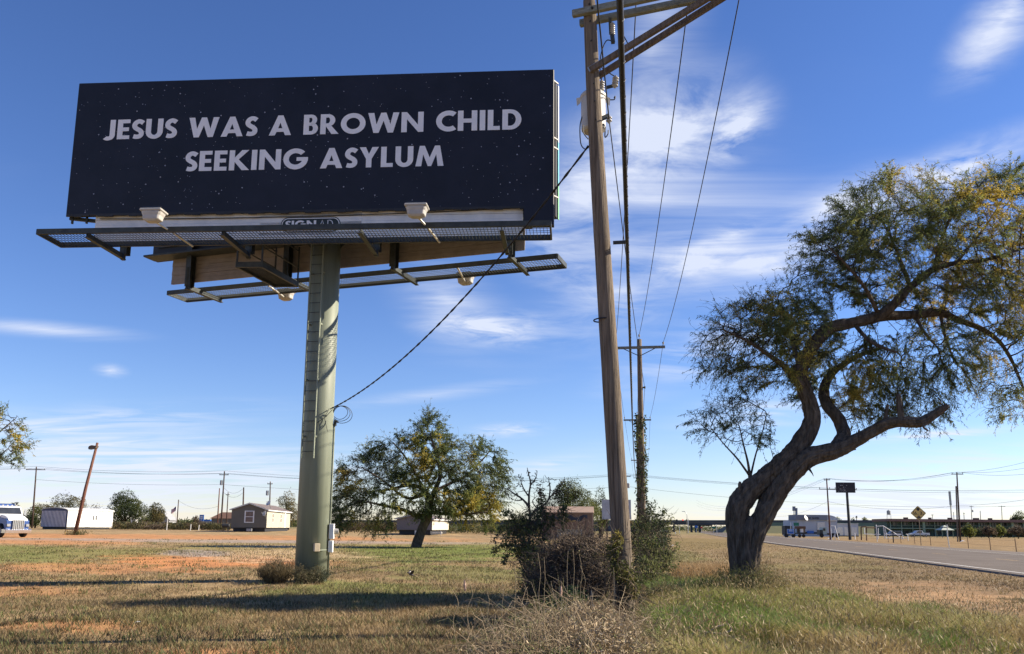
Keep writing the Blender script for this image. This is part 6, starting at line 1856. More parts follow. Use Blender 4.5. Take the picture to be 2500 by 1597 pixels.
# far vegetation on the right
bg_tree('green_tree', 'dark distant tree above the right end of the motel roof', 2492, 420, 52, 1246, GRN, 3500, seed=41, group=BGT, low=.0)
bg_tree('green_tree', 'dark rounded distant tree beside the far blue roof', 2112, 640, 26, 1262, GRN, 1500, seed=42, group=BGT, low=.0)
bg_tree('green_tree', 'small distant tree just right of the black sign post', 2083, 660, 14, 1263, GRN, 700, seed=43, group=BGT, low=.0)
bg_tree('green_tree', 'far dark trees behind the curved shop roof', 2046, 620, 26, 1262, GRN, 1200, seed=44, group=BGT, low=.0)
palm(2091, 600, 1259, 8, 'tiny distant palm above the overpass', 3)
bg_tree('lime_shrub', 'yellow-green shrub before the dark motel hedge', 2365, 235, 34, 1279, LIM, 2200, seed=45, group='shrubs before the motel', low=0)
bg_tree('lime_shrub', 'pale green shrub between the bare trees at the motel', 2440, 235, 32, 1281, LIM, 1800, seed=46, group='shrubs before the motel', low=.1)
bg_tree('bare_tree', 'rounded bare brown tree before the motel hedge', 2412, 225, 36, 1283, BRN, 1100, seed=47, group=BGT, low=.2)
bg_tree('bare_tree', 'reddish bare tree at the end of the motel hedge', 2484, 220, 44, 1281, BRN, 1400, seed=48, group=BGT, low=.2)
b_ = on(2085, 700)
t = thing('far_warehouse', 'long distant blue-striped warehouse roof behind the overpass', 'building', on(2170, 700))
a0 = on(2170, 700); mb = MB(); mb.box(a0 + Vector((0, 0, 4.6)), (20, 10, 9.2), 0); build(mb, 'wall', m_sblue, t); mb = MB(); mb.box(a0 + Vector((0, 0, 9.5)), (20.6, 10.6, .6), 0); build(mb, 'roof', m_offwhite, t)
# hedge and scrub masses
def scrub(name, label, x0, x1, Y0, Y1, hmin, hmax, n, leaf, pal, seed):
    px_ = rng.uniform(x0, x1, n); Yy = rng.uniform(Y0, Y1, n); x = (px_ - CX) / F * Yy
    top = hmin + (hmax - hmin) * fbm(x * .7 + seed, Yy * .7, 3)
    z = tz(x, Yy) + top * rng.random(n) ** .6
    Pn = np.stack([x, Yy, z], 1)
    Vl = leaf_quads(Pn, norm(rdir(n) + np.array([0, 0, .7])), leaf * (.6 + .8 * rng.random(n)), leaf * .35)
    cl = leaf_colors(n, pal, np.ones(len(pal)), Pn, seed, .3)
    npbuild(Vl, 4, name, m_foliage, None, np.repeat(cl, 4, axis=0), label=label, cat='scrub', kind='stuff')
scrub('roadside_scrub', 'low strip of dry scrub behind the red dirt yard', 292, 575, 134, 146, .2, 1.5, 15000, .34, OLV + BRN, 3)
scrub('roadside_scrub', 'brown weeds behind the cream mobile home and round mesquite', 790, 1000, 126, 136, .3, 2.0, 9000, .34, OLV + BRN, 4)
scrub('roadside_scrub', 'dark scrub along the foot of the highway wall', 1080, 1330, 118, 140, .3, 1.6, 9000, .34, GRN + OLV, 5)
scrub('motel_hedge', 'dark hedge in front of the motel ground floor', 2336, 2640, 244, 248, .9, 3.6, 14000, .42, GRN[:2] + BRN[:1], 6)
scrub('far_treeline', 'dark low line of far trees on the horizon', 300, 800, 420, 470, 1.0, 4.5, 9000, 1.1, GRN, 7)
scrub('far_treeline', 'far trees seen through the overpass opening', 1590, 1790, 640, 700, 1.0, 6, 4000, 1.2, GRN, 8)

# ------------------------------------------------------------------ brush, weeds and grass near the camera
def blades(Pn, H, Wd, lean, col, droop=.35, nseg=2):
    """bent grass blades: quads tapering upward; returns verts and per-vertex colours (faces of 4)"""
    n = len(Pn)
    H = np.broadcast_to(H, (n,)); Wd = np.broadcast_to(Wd, (n,))
    a = rng.uniform(0, 2 * PI, n)
    d = np.stack([np.cos(a), np.sin(a), np.zeros(n)], 1)
    s = np.stack([-np.sin(a + rng.normal(size=n) * .6), np.cos(a + rng.normal(size=n) * .6), np.zeros(n)], 1)
    ln_ = (lean * (.3 + rng.random(n)))[:, None]
    up = np.array([0, 0, 1.0])
    pts = []
    for i in range(nseg + 1):
        t = i / nseg
        pts.append(Pn + up * (H * t * (1 - droop * .5 * t))[:, None] + d * (H[:, None] * ln_ * t * t))
    Vq, Cq = [], []
    for i in range(nseg):
        w0 = (Wd * (1 - .75 * i / nseg))[:, None] / 2; w1 = (Wd * (1 - .75 * (i + 1) / nseg) * (1 if i < nseg - 1 else .25))[:, None] / 2
        Vq.append(np.stack([pts[i] - s * w0, pts[i] + s * w0, pts[i + 1] + s * w1, pts[i + 1] - s * w1], 1))
        Cq.append(np.repeat(col[:, None], 4, 1))
    return np.concatenate(Vq).reshape(-1, 3), np.concatenate(Cq).reshape(-1, 3)
def gz(x, y): return np.stack([x, y, tz(x, y)], 1)
def pick(n, pal, w, x, y, sc_, sd):
    pal = np.array(pal)
    nz = fbm(x * sc_ + sd, y * sc_ + sd * 2, 3)
    t = np.clip((nz - .5) * 2.8 + .5 + rng.normal(size=n) * .17, 0, .999)
    i = np.clip(np.searchsorted(np.cumsum(np.array(w) / np.sum(w)), t), 0, len(pal) - 1)
    return np.clip(pal[i] * (1 + rng.normal(size=(n, 1)) * .2), .005, .9)
STRAW = [(.30, .225, .115), (.25, .18, .085), (.36, .28, .15), (.20, .16, .07)]
# cropped lawn in the lot
def lawn():
    n = 260000
    u = rng.random(n)
    y = 9.0 / (1 - u * (1 - 9.0 / 62))            # density falls off with distance
    a = rng.uniform(-.66, .30, n)
    x = a * y
    road_x = np.interp(y, ROAD[:, 1], ROAD[:, 0])
    keep = (x < road_x - 1.2)
    cover = fbm(x * .55 + 3, y * .55, 4)
    keep &= cover + rng.normal(size=n) * .10 > .45
    x, y = x[keep], y[keep]; n = len(x)
    gc = ground_colors(x, y)
    red = gc[:, 0] / gc[:, 1]                     # few blades on the bare red dirt
    k2 = rng.random(n) > np.clip((red - 1.45) / .5, 0, .93)
    x, y, gc = x[k2], y[k2], gc[k2]; n = len(x)
    c = pick(n, [(.125, .105, .055), (.20, .15, .075), (.27, .20, .105), (.20, .165, .065), (.13, .145, .045)], (1.2, 2.2, 2.4, 1.6, .8), x, y, .33, 4)
    c = c * .55 + gc * .5
    H = (.025 + .05 * rng.random(n)) * (1 + (y / 40))
    V, Cc = blades(gz(x, y), H, .006 + y * .00055, .9, c, nseg=1)
    npbuild(V, 4, 'lawn_grass', m_blade, None, Cc, label='short dry cropped grass covering the lot', cat='grass', kind='stuff')
lawn()
def tufts():
    n0 = 2600
    y = 9.5 / (1 - rng.random(n0) * (1 - 9.5 / 75)); x = rng.uniform(-.66, .12, n0) * y
    per = 18
    X = np.repeat(x, per) + rng.normal(size=n0 * per) * .09 * np.repeat(1 + y / 30, per); Y = np.repeat(y, per) + rng.normal(size=n0 * per) * .09 * np.repeat(1 + y / 30, per)
    n = len(X)
    c = np.repeat(np.array([(.085, .062, .036), (.075, .085, .03), (.12, .085, .045), (.12, .14, .045)])[rng.integers(0, 4, n0)], per, axis=0) * (1 + rng.normal(size=(n, 1)) * .2)
    V, Cc = blades(gz(X, Y), .05 + .09 * rng.random(n), .008 + Y * .0005, .8, np.clip(c, .01, 1), nseg=1)
    npbuild(V, 4, 'grass_tufts', m_blade, None, Cc, label='darker scattered grass tufts across the lot', cat='grass', kind='stuff')
tufts()
def verge():
    n = 90000
    y = 16 / (1 - rng.random(n) * (1 - 16 / 110.)); road_x = np.interp(y, ROAD[:, 1], ROAD[:, 0])
    x = rng.uniform(.10, 1.0, n) * road_x - .8
    gc = ground_colors(x, y); keep = fbm(x * .8, y * .8, 3) + rng.normal(size=n) * .15 > .47
    soil = gc[:, 0] / gc[:, 1] > 1.50
    keep &= ~(soil & (rng.random(n) < .85))
    x, y, gc = x[keep], y[keep], gc[keep]; n = len(x)
    c = pick(n, [(.10, .08, .05), (.22, .165, .085), (.28, .21, .11), (.17, .15, .06)], (1, 2, 2, 1.5), x, y, .4, 8)
    V, Cc = blades(gz(x, y), .04 + .07 * rng.random(n), .008 + y * .0005, .9, c * .6 + gc * .4, nseg=1)
    npbuild(V, 4, 'verge_grass', m_blade, None, Cc, label='thin brown grass on the verge between the tree and the road', cat='grass', kind='stuff')
verge()
# tall grass in the right foreground
def in_tall(x, y):
    right = np.interp(y, [8, 11.5, 16, 20, 24, 30], [6.0, 7.3, 8.3, 8.0, 6.8, 5.2])
    left = np.interp(y, [8, 11, 14, 18, 22, 30], [1.3, 1.75, 2.3, 3.0, 3.6, 4.4])
    return (x > left + (fbm(x * .9, y * .9, 2) - .5) * .8) & (x < right + (fbm(x * .7 + 4, y * .7, 2) - .5) * 2.2)
def tall():
    n = 210000
    y = 8.2 / (1 - rng.random(n) * (1 - 8.2 / 29.)); x = rng.uniform(1.0, 9.5, n)
    k = in_tall(x, y); x, y = x[k], y[k]; n = len(x)
    clump = fbm(x * .9 + 2, y * .9 + 7, 3)
    k = clump + rng.normal(size=n) * .07 > .40
    x, y, clump = x[k], y[k], clump[k]; n = len(x)
    H = (.12 + .62 * np.clip(clump - .25, 0, 1) * rng.random(n) ** .5 + .10 * rng.random(n)) * 1.45 * np.interp(y, [8, 12, 22, 30], [1.0, 1.0, .9, .55])
    c = pick(n, [(.44, .335, .16), (.36, .295, .115), (.26, .265, .075), (.175, .235, .048), (.13, .20, .045)], (1.5, 1.5, 1.9, 2.6, 2.0), x + .25 * y, y, .30, 12)
    V, Cc = blades(gz(x, y), H, .008 + .006 * rng.random(n), .85, c, .5, 2)
    npbuild(V, 4, 'tall_grass', m_blade, None, Cc, label='knee-high green and straw grass around the leaning mesquite', cat='grass', kind='stuff')
    m = 9000                                       # seed heads
    i = rng.integers(0, n, m)
    Pn = gz(x[i], y[i]); Pn[:, 2] += H[i] * (.9 + .25 * rng.random(m))
    Vl = leaf_quads(Pn, norm(rng.normal(size=(m, 3)) * .5 + np.array([0, 0, 1.0])), .05 + .05 * rng.random(m), .012)
    npbuild(Vl, 4, 'grass_seed_heads', m_dry, None, np.repeat(pick(m, STRAW, (1, 1, 1, 1), x[i], y[i], .5, 2), 4, axis=0), label='pale seed heads above the tall grass', cat='grass', kind='stuff')
tall()
def weed_bush(name, label, px, Y, wpx, h, n, pal, leaf, seed, stems=40, W=.3, cat='shrub', up=.6, group=None):
    b_ = on(px, Y); w = wpx * Y / F / 2
    t = thing(name, label, cat, b_, group=group)
    m = stems
    a, rr = rng.uniform(0, 2 * PI, m), rng.random(m) ** .5
    foot = np.stack([b_.x + np.cos(a) * rr * w * .45, b_.y + np.sin(a) * rr * w * .45, np.full(m, b_.z)], 1)
    hh = h * (.6 + .5 * rng.random(m)) * (1 - .45 * rr ** 2)
    top = foot + np.stack([np.cos(a) * rr * w * .6 + rng.normal(size=m) * w * .12, np.sin(a) * rr * w * .6, hh], 1)
    mid = (foot + top) / 2 + rng.normal(size=(m, 3)) * w * .05
    V1, F1 = edge_tubes(foot, mid, np.full(m, .006), np.full(m, .004), 4); V2, F2 = edge_tubes(mid, top, np.full(m, .004), np.full(m, .002), 4)
    npbuild(np.vstack([V1, V2]), 4, 'stems', m_deadwood, t, F_=np.vstack([F1, F2 + len(V1)]))
    i = rng.integers(0, m, n); u = rng.random(n) ** .7
    Pn = foot[i] * ((1 - u) ** 2)[:, None] + mid[i] * (2 * u * (1 - u))[:, None] + top[i] * (u ** 2)[:, None] + rng.normal(size=(n, 3)) * w * .11
    Pn[:, 2] = np.maximum(Pn[:, 2], b_.z + .02)
    Vl = leaf_quads(Pn, norm(rdir(n) + np.array([0, 0, up])), leaf * (.6 + .8 * rng.random(n)), leaf * W)
    npbuild(Vl, 4, 'leaves', m_foliage, t, np.repeat(leaf_colors(n, pal, np.ones(len(pal)), Pn, seed, .8), 4, axis=0))
    return t
WG2 = [(.070, .080, .030), (.11, .12, .04), (.16, .15, .055), (.20, .16, .075)]
weed_bush('weed_clump', 'dense weeds growing round the foot of the leaning mesquite', 1830, 19.6, 190, .85, 9000, WG2, .07, 1, 90, .2)
weed_bush('weed_clump', 'dark weeds left of the leaning mesquite trunk', 1740, 19.0, 120, .65, 5000, WG2, .06, 2, 60, .2)
weed_bush('weed_clump', 'low dark weeds between the leaning pole and the mesquite', 1625, 17.5, 150, .55, 5000, [(.05, .055, .03), (.08, .08, .035), (.12, .11, .05)], .06, 3, 60, .22)
weed_bush('weed_clump', 'tall dark grass bunch left of the billboard post', 680, 24.6, 88, .62, 4500, [(.055, .055, .035), (.09, .08, .045), (.14, .11, .06)], .13, 4, 90, .09, up=1.4)
weed_bush('weed_clump', 'leafy weeds at the foot of the billboard post', 765, 24.6, 92, .50, 4200, [(.06, .07, .045), (.09, .09, .05), (.13, .11, .06)], .05, 5, 60, .35)
weed_bush('weed_clump', 'small green weeds at the foot of the leaning light pole', 186, lb.y - .3, 60, .35, 900, WG2, .14, 6, 20, .3)
# tall dry grass band beside the mesquite
def tawny():
    n = 9000
    y = rng.uniform(26, 31, n); x = rng.uniform(5.2, 7.9, n) * y / 28
    V, Cc = blades(gz(x, y), .35 + .35 * rng.random(n), .010, .5, pick(n, [(.34, .22, .10), (.40, .27, .13), (.28, .19, .09)], (1, 1, 1), x, y, .5, 3), .4, 2)
    npbuild(V, 4, 'tawny_grass', m_blade, None, Cc, label='tawny dry grass band behind the mesquite trunk', cat='grass', kind='stuff')
tawny()
# leafy vine brush, brown tangle, and bushes along the pole line
DKV = [(.045, .060, .028), (.065, .085, .034), (.105, .125, .042), (.17, .18, .06)]
TAN = [(.17, .125, .09), (.27, .20, .14), (.38, .295, .21), (.22, .19, .09)]
def mound(name, label, lobes, n, leaf, pal, twigs, seed, W=.6, twig_c=m_deadwood, tw_len=.45, cat='shrub', sprays=(), solid=.0, pw=None):
    """lobes: photo px x, y of the centre, half width px, half height px, distance, depth radius"""
    cs = []
    for (cx, cy, rx, ry, Y, dr) in lobes:
        c = P(cx, cy, Y); cs.append((np.array(c), np.array([rx * Y / F, dr, ry * Y / F])))
    c0 = cs[0][0]
    base = Vector((c0[0], c0[1], Z(c0[0], c0[1])))
    t = thing(name, label, cat, base)
    vol = np.array([np.prod(r) for _, r in cs]) ** .67
    pts, out = [], []
    for (c, r), k in zip(cs, (vol / vol.sum() * n).astype(int)):
        d = rdir(k)
        lump = .35 + 1.25 * fbm(d[:, 0] * 3.1 + c[0], d[:, 2] * 3.1 + d[:, 1] * 2.2 + c[2], 3)
        s = (.45 + .55 * rng.random(k) ** .45) * lump
        pts.append(c + d * r * s[:, None]); out.append(d)
    Pn, D = np.vstack(pts), np.vstack(out)
    for (pp, Y, k, rr) in sprays:                        # arching leafy shoots
        q = catmull(pp, 8); i = rng.integers(0, len(q), k)
        S = np.array([P(a, b, Y) for a, b in q])[i] + rng.normal(size=(k, 3)) * rr
        Pn = np.vstack([Pn, S]); D = np.vstack([D, rdir(k)])
    g = tz(Pn[:, 0], Pn[:, 1]); k = Pn[:, 2] > g + .02
    Pn, D = Pn[k], D[k]
    m = len(Pn)
    Vl = leaf_quads(Pn, norm(rdir(m) + D * .5 + np.array([0, 0, -.15])), leaf * (.6 + .8 * rng.random(m)), leaf * W)
    npbuild(Vl, 4, 'leaves', m_foliage, t, np.repeat(leaf_colors(m, pal, pw or np.ones(len(pal)), Pn, seed, .9), 4, axis=0))
    if twigs:
        A, B, rA = [], [], []
        for (c, r), k in zip(cs, (vol / vol.sum() * twigs).astype(int)):
            d = rdir(k); p = c + d * r * (.5 + .5 * rng.random((k, 1)))
            dirn = norm(rng.normal(size=(k, 3)) + d * .3)
            L = tw_len * (.4 + rng.random(k))[:, None]
            for s in range(3):
                q = p + dirn * L / 3; A.append(p); B.append(q); p = q; dirn = norm(dirn + rng.normal(size=(k, 3)) * .45 + np.array([0, 0, -.12]))
        A, B = np.vstack(A), np.vstack(B)
        lo = np.minimum(A[:, 2] - tz(A[:, 0], A[:, 1]), B[:, 2] - tz(B[:, 0], B[:, 1])) > .01
        A, B = A[lo], B[lo]
        V, Fi = edge_tubes(A, B, np.full(len(A), .0045), np.full(len(A), .003), 3)
        npbuild(V, 4, 'twigs', twig_c, t, F_=Fi)
    mb = MB()
    for (c, r) in cs[:6]:
        for j in range(4):
            f = Vector((c0[0] + rnd.uniform(-.12, .12), c0[1] + rnd.uniform(-.1, .1), 0)); f.z = Z(f.x, f.y) - .03
            e_ = Vector(c) + Vector((rnd.uniform(-.6, .6) * r[0], rnd.uniform(-.5, .5) * r[1], rnd.uniform(0, .6) * r[2]))
            mb.tube([f, f.lerp(e_, .5) + Vector((rnd.uniform(-.08, .08), 0, .05)), e_], [.016, .010, .005], 5)
    build(mb, 'stems', m_bark2, t, smooth=True, kind='stuff')
    for (pp, Y, k, rr) in sprays:
        mb = MB(); mb.tube([P(a, b, Y) for a, b in catmull(pp, 5)], .007, 5); build(mb, 'shoot', m_bark2, t)
    return t
mound('vine_brush', 'dark leafy brush with drooping shoots below the dead branches', [(1312, 1385, 40, 44, 18.4, .5), (1300, 1325, 36, 38, 19, .5), (1268, 1288, 30, 24, 19.4, .4), (1332, 1268, 24, 28, 19, .35), (1245, 1318, 20, 18, 19.2, .3), (1340, 1420, 40, 40, 17.8, .5), (1297, 1262, 24, 18, 19.5, .3), (1300, 1445, 34, 28, 17.5, .4), (1322, 1225, 10, 28, 19, .2), (1375, 1252, 11, 26, 18.6, .2), (1278, 1345, 22, 22, 19, .3)], 4800, .060, DKV[1:] + [(.16, .18, .06), (.18, .135, .09)], 1100, 11,
      sprays=[([(1290, 1300), (1250, 1270), (1225, 1290), (1205, 1320)], 19, 260, .035), ([(1310, 1345), (1265, 1340), (1240, 1355), (1228, 1375)], 18.8, 220, .03), ([(1325, 1260), (1322, 1220), (1318, 1190)], 19, 180, .04), ([(1375, 1280), (1378, 1255), (1372, 1238)], 18.6, 160, .04), ([(1330, 1380), (1300, 1400), (1290, 1440)], 18, 200, .04), ([(1260, 1270), (1245, 1255), (1228, 1250)], 19, 150, .05), ([(1240, 1330), (1215, 1335), (1205, 1352)], 19, 130, .04)])
mound('vine_brush', 'brown tangled vine mound at the foot of the leaning pole', [(1415, 1400, 74, 78, 15.2, .7), (1395, 1345, 55, 36, 15.4, .6), (1465, 1380, 45, 54, 14.6, .5), (1350, 1425, 50, 55, 15.3, .6), (1500, 1425, 26, 48, 13.9, .35), (1430, 1450, 80, 48, 14.6, .7), (1445, 1340, 36, 26, 15.2, .4), (1365, 1365, 36, 34, 15.5, .4), (1330, 1450, 40, 34, 15, .4)], 15000, .045, TAN + DKV[1:3], 4200, 12, W=.5, pw=(2, 2, 1.6, 1.2, 1.2, .9))
mound('vine_brush', 'yellow-green vine wrapped round the base of the leaning pole', [(1520, 1395, 22, 24, 13.1, .22), (1545, 1430, 18, 26, 13.1, .22), (1498, 1350, 13, 30, 13.2, .16), (1508, 1322, 11, 24, 13.1, .14)], 1700, .045, [(.08, .09, .03), (.14, .14, .04), (.20, .17, .05)], 120, 13)
mound('roadside_bush', 'loose green bush at the foot of the vine-covered pole', [(1590, 1350, 34, 42, 25, .8), (1560, 1310, 30, 40, 27, .8), (1608, 1300, 28, 34, 26, .7), (1580, 1390, 36, 32, 23.5, .7), (1625, 1368, 28, 28, 24, .6), (1590, 1268, 20, 22, 27, .5), (1612, 1335, 26, 26, 25, .5)], 5200, .075, DKV + [(.14, .15, .06)], 600, 14, tw_len=.6,
      sprays=[([(1600, 1300), (1615, 1262), (1625, 1245)], 26, 120, .06), ([(1620, 1360), (1640, 1350), (1655, 1330)], 24, 130, .05), ([(1590, 1260), (1588, 1240), (1600, 1225)], 27, 110, .07), ([(1610, 1290), (1632, 1275), (1640, 1262)], 26, 90, .06)])
def pole_vine():
    a, z0 = p2[0].location, Z(p2[0].location.x, p2[0].location.y)
    t = thing('climbing_vine', 'leafy vine climbing the shaft of the second utility pole', 'vine', a)
    n = 3000
    u = rng.random(n) ** 1.5; h = u * 6.9; th = rng.uniform(0, 2 * PI, n)
    rad_ = (.17 + .08 * rng.random(n) + .30 * np.exp(-h / 1.8) * rng.random(n)) * (.7 + .7 * fbm(h * 1.5, th * .8, 2))
    Pn = np.stack([a.x + np.cos(th) * rad_ - .03 * h / 7, a.y + np.sin(th) * rad_, z0 + h], 1)
    k = fbm(h * 1.1 + 3, th * .6 + 1, 3) + rng.normal(size=n) * .1 > .33 + .16 * u
    Pn = Pn[k]; n = len(Pn)
    npbuild(leaf_quads(Pn, norm(rdir(n) + np.array([0, 0, -.4])), .10 * (.6 + .8 * rng.random(n)), .075), 4, 'leaves', m_foliage, t, np.repeat(leaf_colors(n, DKV, (1, 2, 2, 1), Pn, 6, .8), 4, axis=0))
    mb = MB()
    for j in range(5):
        ph = j * 1.3; mb.tube([Vector((a.x + .19 * math.cos(ph + s * .9), a.y + .19 * math.sin(ph + s * .9), z0 + s * 1.1)) for s in np.linspace(0, 4.6 + j * .4, 16)], .012, 5)
    build(mb, 'stems', m_bark2, t)
pole_vine()
# dead shrub with bare crooked branches
def dead_shrub():
    Y0 = 21.0
    lm = [[(1290, 1400, .06), (1292, 1330, .055), (1294, 1265, .05), (1290, 1235, .042), (1292, 1205, .034), (1297, 1180, .026), (1292, 1158, .018), (1285, 1142, .009)],
          [(1291, 1240, .04), (1275, 1220, .032), (1255, 1205, .024), (1240, 1196, .016), (1228, 1190, .008)], [(1293, 1215, .03), (1280, 1195, .022), (1272, 1176, .014), (1268, 1165, .007)], [(1297, 1182, .02), (1308, 1165, .014), (1312, 1150, .008)],
          [(1293, 1262, .045), (1315, 1240, .035), (1335, 1225, .028), (1342, 1195, .022), (1338, 1175, .013), (1339, 1165, .007)], [(1335, 1225, .028), (1352, 1205, .022), (1365, 1190, .016), (1378, 1172, .009), (1380, 1164, .006)], [(1352, 1206, .018), (1368, 1200, .013), (1392, 1188, .008)],
          [(1275, 1221, .02), (1258, 1222, .013), (1240, 1212, .007)], [(1312, 1243, .02), (1300, 1225, .014), (1310, 1212, .008)]]
    b_ = on(1290, Y0); t = thing('dead_shrub', 'bare dead shrub with crooked grey branches above the leafy brush', 'dead shrub', b_)
    ps, pa = [], []
    mb = MB()
    for l in lm:
        s = smooth_limb([(p + Vector((rnd.uniform(-.02, .02), rnd.uniform(-.1, .1), 0)), r) for p, r in pix_limb(l, Y0)], 3)
        mb.tube([p for p, r in s], [max(.006, r * .8) for p, r in s], 6, rough=.1)
        for i, (p, r) in enumerate(s):
            ps.append(tuple(p)); pa.append(len(ps) - 2 if i else -1)
    build(mb, 'branches', m_deadwood, t, smooth=True)
    att = px_att([(1290, 1175, 45, 32, 0, .5, 110), (1250, 1205, 35, 26, 0, .4, 70), (1365, 1195, 38, 30, 0, .4, 90), (1330, 1225, 45, 25, 0, .4, 50), (1400, 1210, 30, 22, 0, .3, 30)], Y0)
    n0 = len(ps)
    q, par = colonize(ps, pa, att, .05, .5, .09, 40, .5)
    e_ = np.arange(n0, len(q))
    V, Fi = edge_tubes(q[par[e_]], q[e_], np.full(len(e_), .0075), np.full(len(e_), .005), 4)
    tag(npbuild(V, 4, 'twigs', m_deadwood, t, F_=Fi), kind='stuff')
dead_shrub()
# dry weeds in the foreground
def dry_weeds():
    n = 3600
    y = rng.uniform(8.4, 13.6, n); c0 = np.interp(y, [8.4, 10, 12, 13.6], [.55, .75, 1.05, 1.25]); x = c0 + rng.normal(size=n) * .55
    k = (x > -.6) & (x < 2.3); x, y = x[k], y[k]; n = len(x)
    A, B, Cc, r0 = [], [], [], []
    p = gz(x, y)
    d = norm(np.stack([rng.normal(size=n) * .55, rng.normal(size=n) * .55, .7 + rng.random(n)], 1))
    L = (.10 + .15 * rng.random(n))[:, None]
    col = np.array([(.27, .195, .12), (.34, .26, .165), (.20, .145, .085), (.42, .335, .225), (.17, .16, .07)])[rng.integers(0, 5, n)] * (1 + rng.normal(size=(n, 1)) * .15)
    for s in range(5):
        q = p + d * L
        q[:, 2] = np.maximum(q[:, 2], tz(q[:, 0], q[:, 1]) + .01)
        A.append(p); B.append(q); Cc.append(col); r0.append(np.full(n, .0045 - .0006 * s))
        p = q; d = norm(d + rng.normal(size=(n, 3)) * .42 + np.array([0, 0, -.30 - .12 * s]))
    A, B, Cc, r0 = np.vstack(A), np.vstack(B), np.vstack(Cc), np.concatenate(r0)
    V, Fi = edge_tubes(A, B, r0, r0 * .85, 3)
    npbuild(V, 4, 'dry_weeds', m_dry, None, np.repeat(np.clip(Cc, .01, 1), 6, axis=0), F_=Fi, label='tangled dry weed stalks in front of the leaning pole', cat='weeds', kind='stuff')
    # leaf litter and curled leaves between the stalks
    m = 85000
    y = rng.uniform(8.4, 13.8, m); x = np.interp(y, [8.4, 13.6], [.6, 1.25]) + rng.normal(size=m) * .58
    Pn = gz(x, y); Pn[:, 2] += rng.random(m) ** 1.5 * .52 * np.exp(-((x - .9) / 1.1) ** 2) * (.4 + 1.2 * fbm(x * 1.6, y * 1.6, 3)) + .01
    cl = pick(m, [(.35, .27, .165), (.26, .19, .11), (.45, .365, .245), (.19, .185, .07), (.12, .155, .045)], (2, 2, 1.4, 1.3, 1.2), x, y, .9, 5)
    npbuild(leaf_quads(Pn, rdir(m), .03 + .06 * rng.random(m), .016), 4, 'dry_weed_leaves', m_dry, None, np.repeat(cl, 4, axis=0), label='curled dry leaves among the weed stalks', cat='weeds', kind='stuff')
dry_weeds()
def stalk(px, py0, py1, Y, lean, label, head=False):
    a = P(px, py0, Y); a.z = Z(a.x, a.y); b = P(px + lean, py1, Y)
    t = thing('dry_stalk', label, 'stalk', a, group='tall thin dry stalks in the foreground')
    m_ = a.lerp(b, .55) + Vector((lean * .0012, 0, .02))
    q_ = a.lerp(b, .8) + Vector((-lean * .0010 + .01, 0, .01)); mb = MB(); mb.tube([Vector(v) for v in catmull([tuple(a), tuple(m_), tuple(q_), tuple(b)], 5)], .0028, 5); build(mb, 'stem', m_stalk, t)
    if head:
        mb = MB(); d = (b - m_).normalized(); mb.lathe([(.003, -.02), (.014, .01), (.018, .05), (.010, .09), (.002, .11)], m_.lerp(b, .62), d, 7); build(mb, 'seed_head', M('rose_seed_head', (.40, .27, .20), .9, var=.3, scale=30), t)
m_stalk = M('straw_stalk', (.36, .28, .17), .9, var=.2, scale=20)
SL = 'tall thin dry stalk rising in front of the vine mound'
for i, (px, py1, lean) in enumerate([(1260, 1385, -4), (1330, 1360, -2), (1375, 1345, 12), (1402, 1340, -3), (1428, 1352, -14), (1446, 1380, -30), (1496, 1385, 2), (1232, 1410, -8), (1300, 1420, -22), (1355, 1420, -10), (1478, 1440, 10), (1398, 1415, 14), (1325, 1350, -12), (1200, 1440, -12)]):
    stalk(px, 1560, py1, 10.6 + (i * 37 % 17) / 10, lean, SL)
stalk(1178, 1600, 1400, 9.6, -45, 'leaning dry stalk with rosy seed head beside the shaded lawn', True)
stalk(1140, 1595, 1432, 9.4, -40, 'bent bare stalk leaning over the shaded lawn')
stalk(1368, 1540, 1420, 10.4, 2, 'dry stalk with pale round seed head before the vine mound', True)
# limestone lump, dark stake, branch on the grass, bird, litter
def rock():
    b_ = G(1505, 1640)
    mb = MB(); n1, n2 = 16, 10
    c_ = Vector((b_.x, b_.y, Z(b_.x, b_.y) + .12))
    for i in range(n2 + 1):
        ph = -PI / 2 + PI * i / n2
        for j in range(n1):
            th = 2 * PI * j / n1
            d = Vector((math.cos(ph) * math.cos(th), math.cos(ph) * math.sin(th), math.sin(ph)))
            s = 1 + .35 * mnoise.noise(d * 1.7 + Vector((3, 1, 2))) + .16 * mnoise.noise(d * 4.5)
            if d.x < -.1: s *= .72
            mb.v.append(tuple(c_ + Vector((d.x * .20, d.y * .16, d.z * .24)) * s))
    for i in range(n2):
        for j in range(n1): mb.f.append((i * n1 + j, i * n1 + (j + 1) % n1, (i + 1) * n1 + (j + 1) % n1, (i + 1) * n1 + j))
    build(mb, 'limestone_rock', M('pale_limestone', (.36, .30, .24), .95, var=.3, scale=9, bump=.6, bscale=30), label='rough pale limestone lump half buried in the dry weeds', cat='rock', smooth=True)
rock()
a = P(1444, 1530, 12.2); a.z = Z(a.x, a.y); b = P(1443, 1440, 12.2)
mb = MB(); mb.tube([a, a.lerp(b, .6), b.lerp(a, .1), b], [.026, .026, .022, .006], 7); build(mb, 'dark_stake', m_dark, label='short dark wooden stake sticking up among the dry weeds', cat='stake')
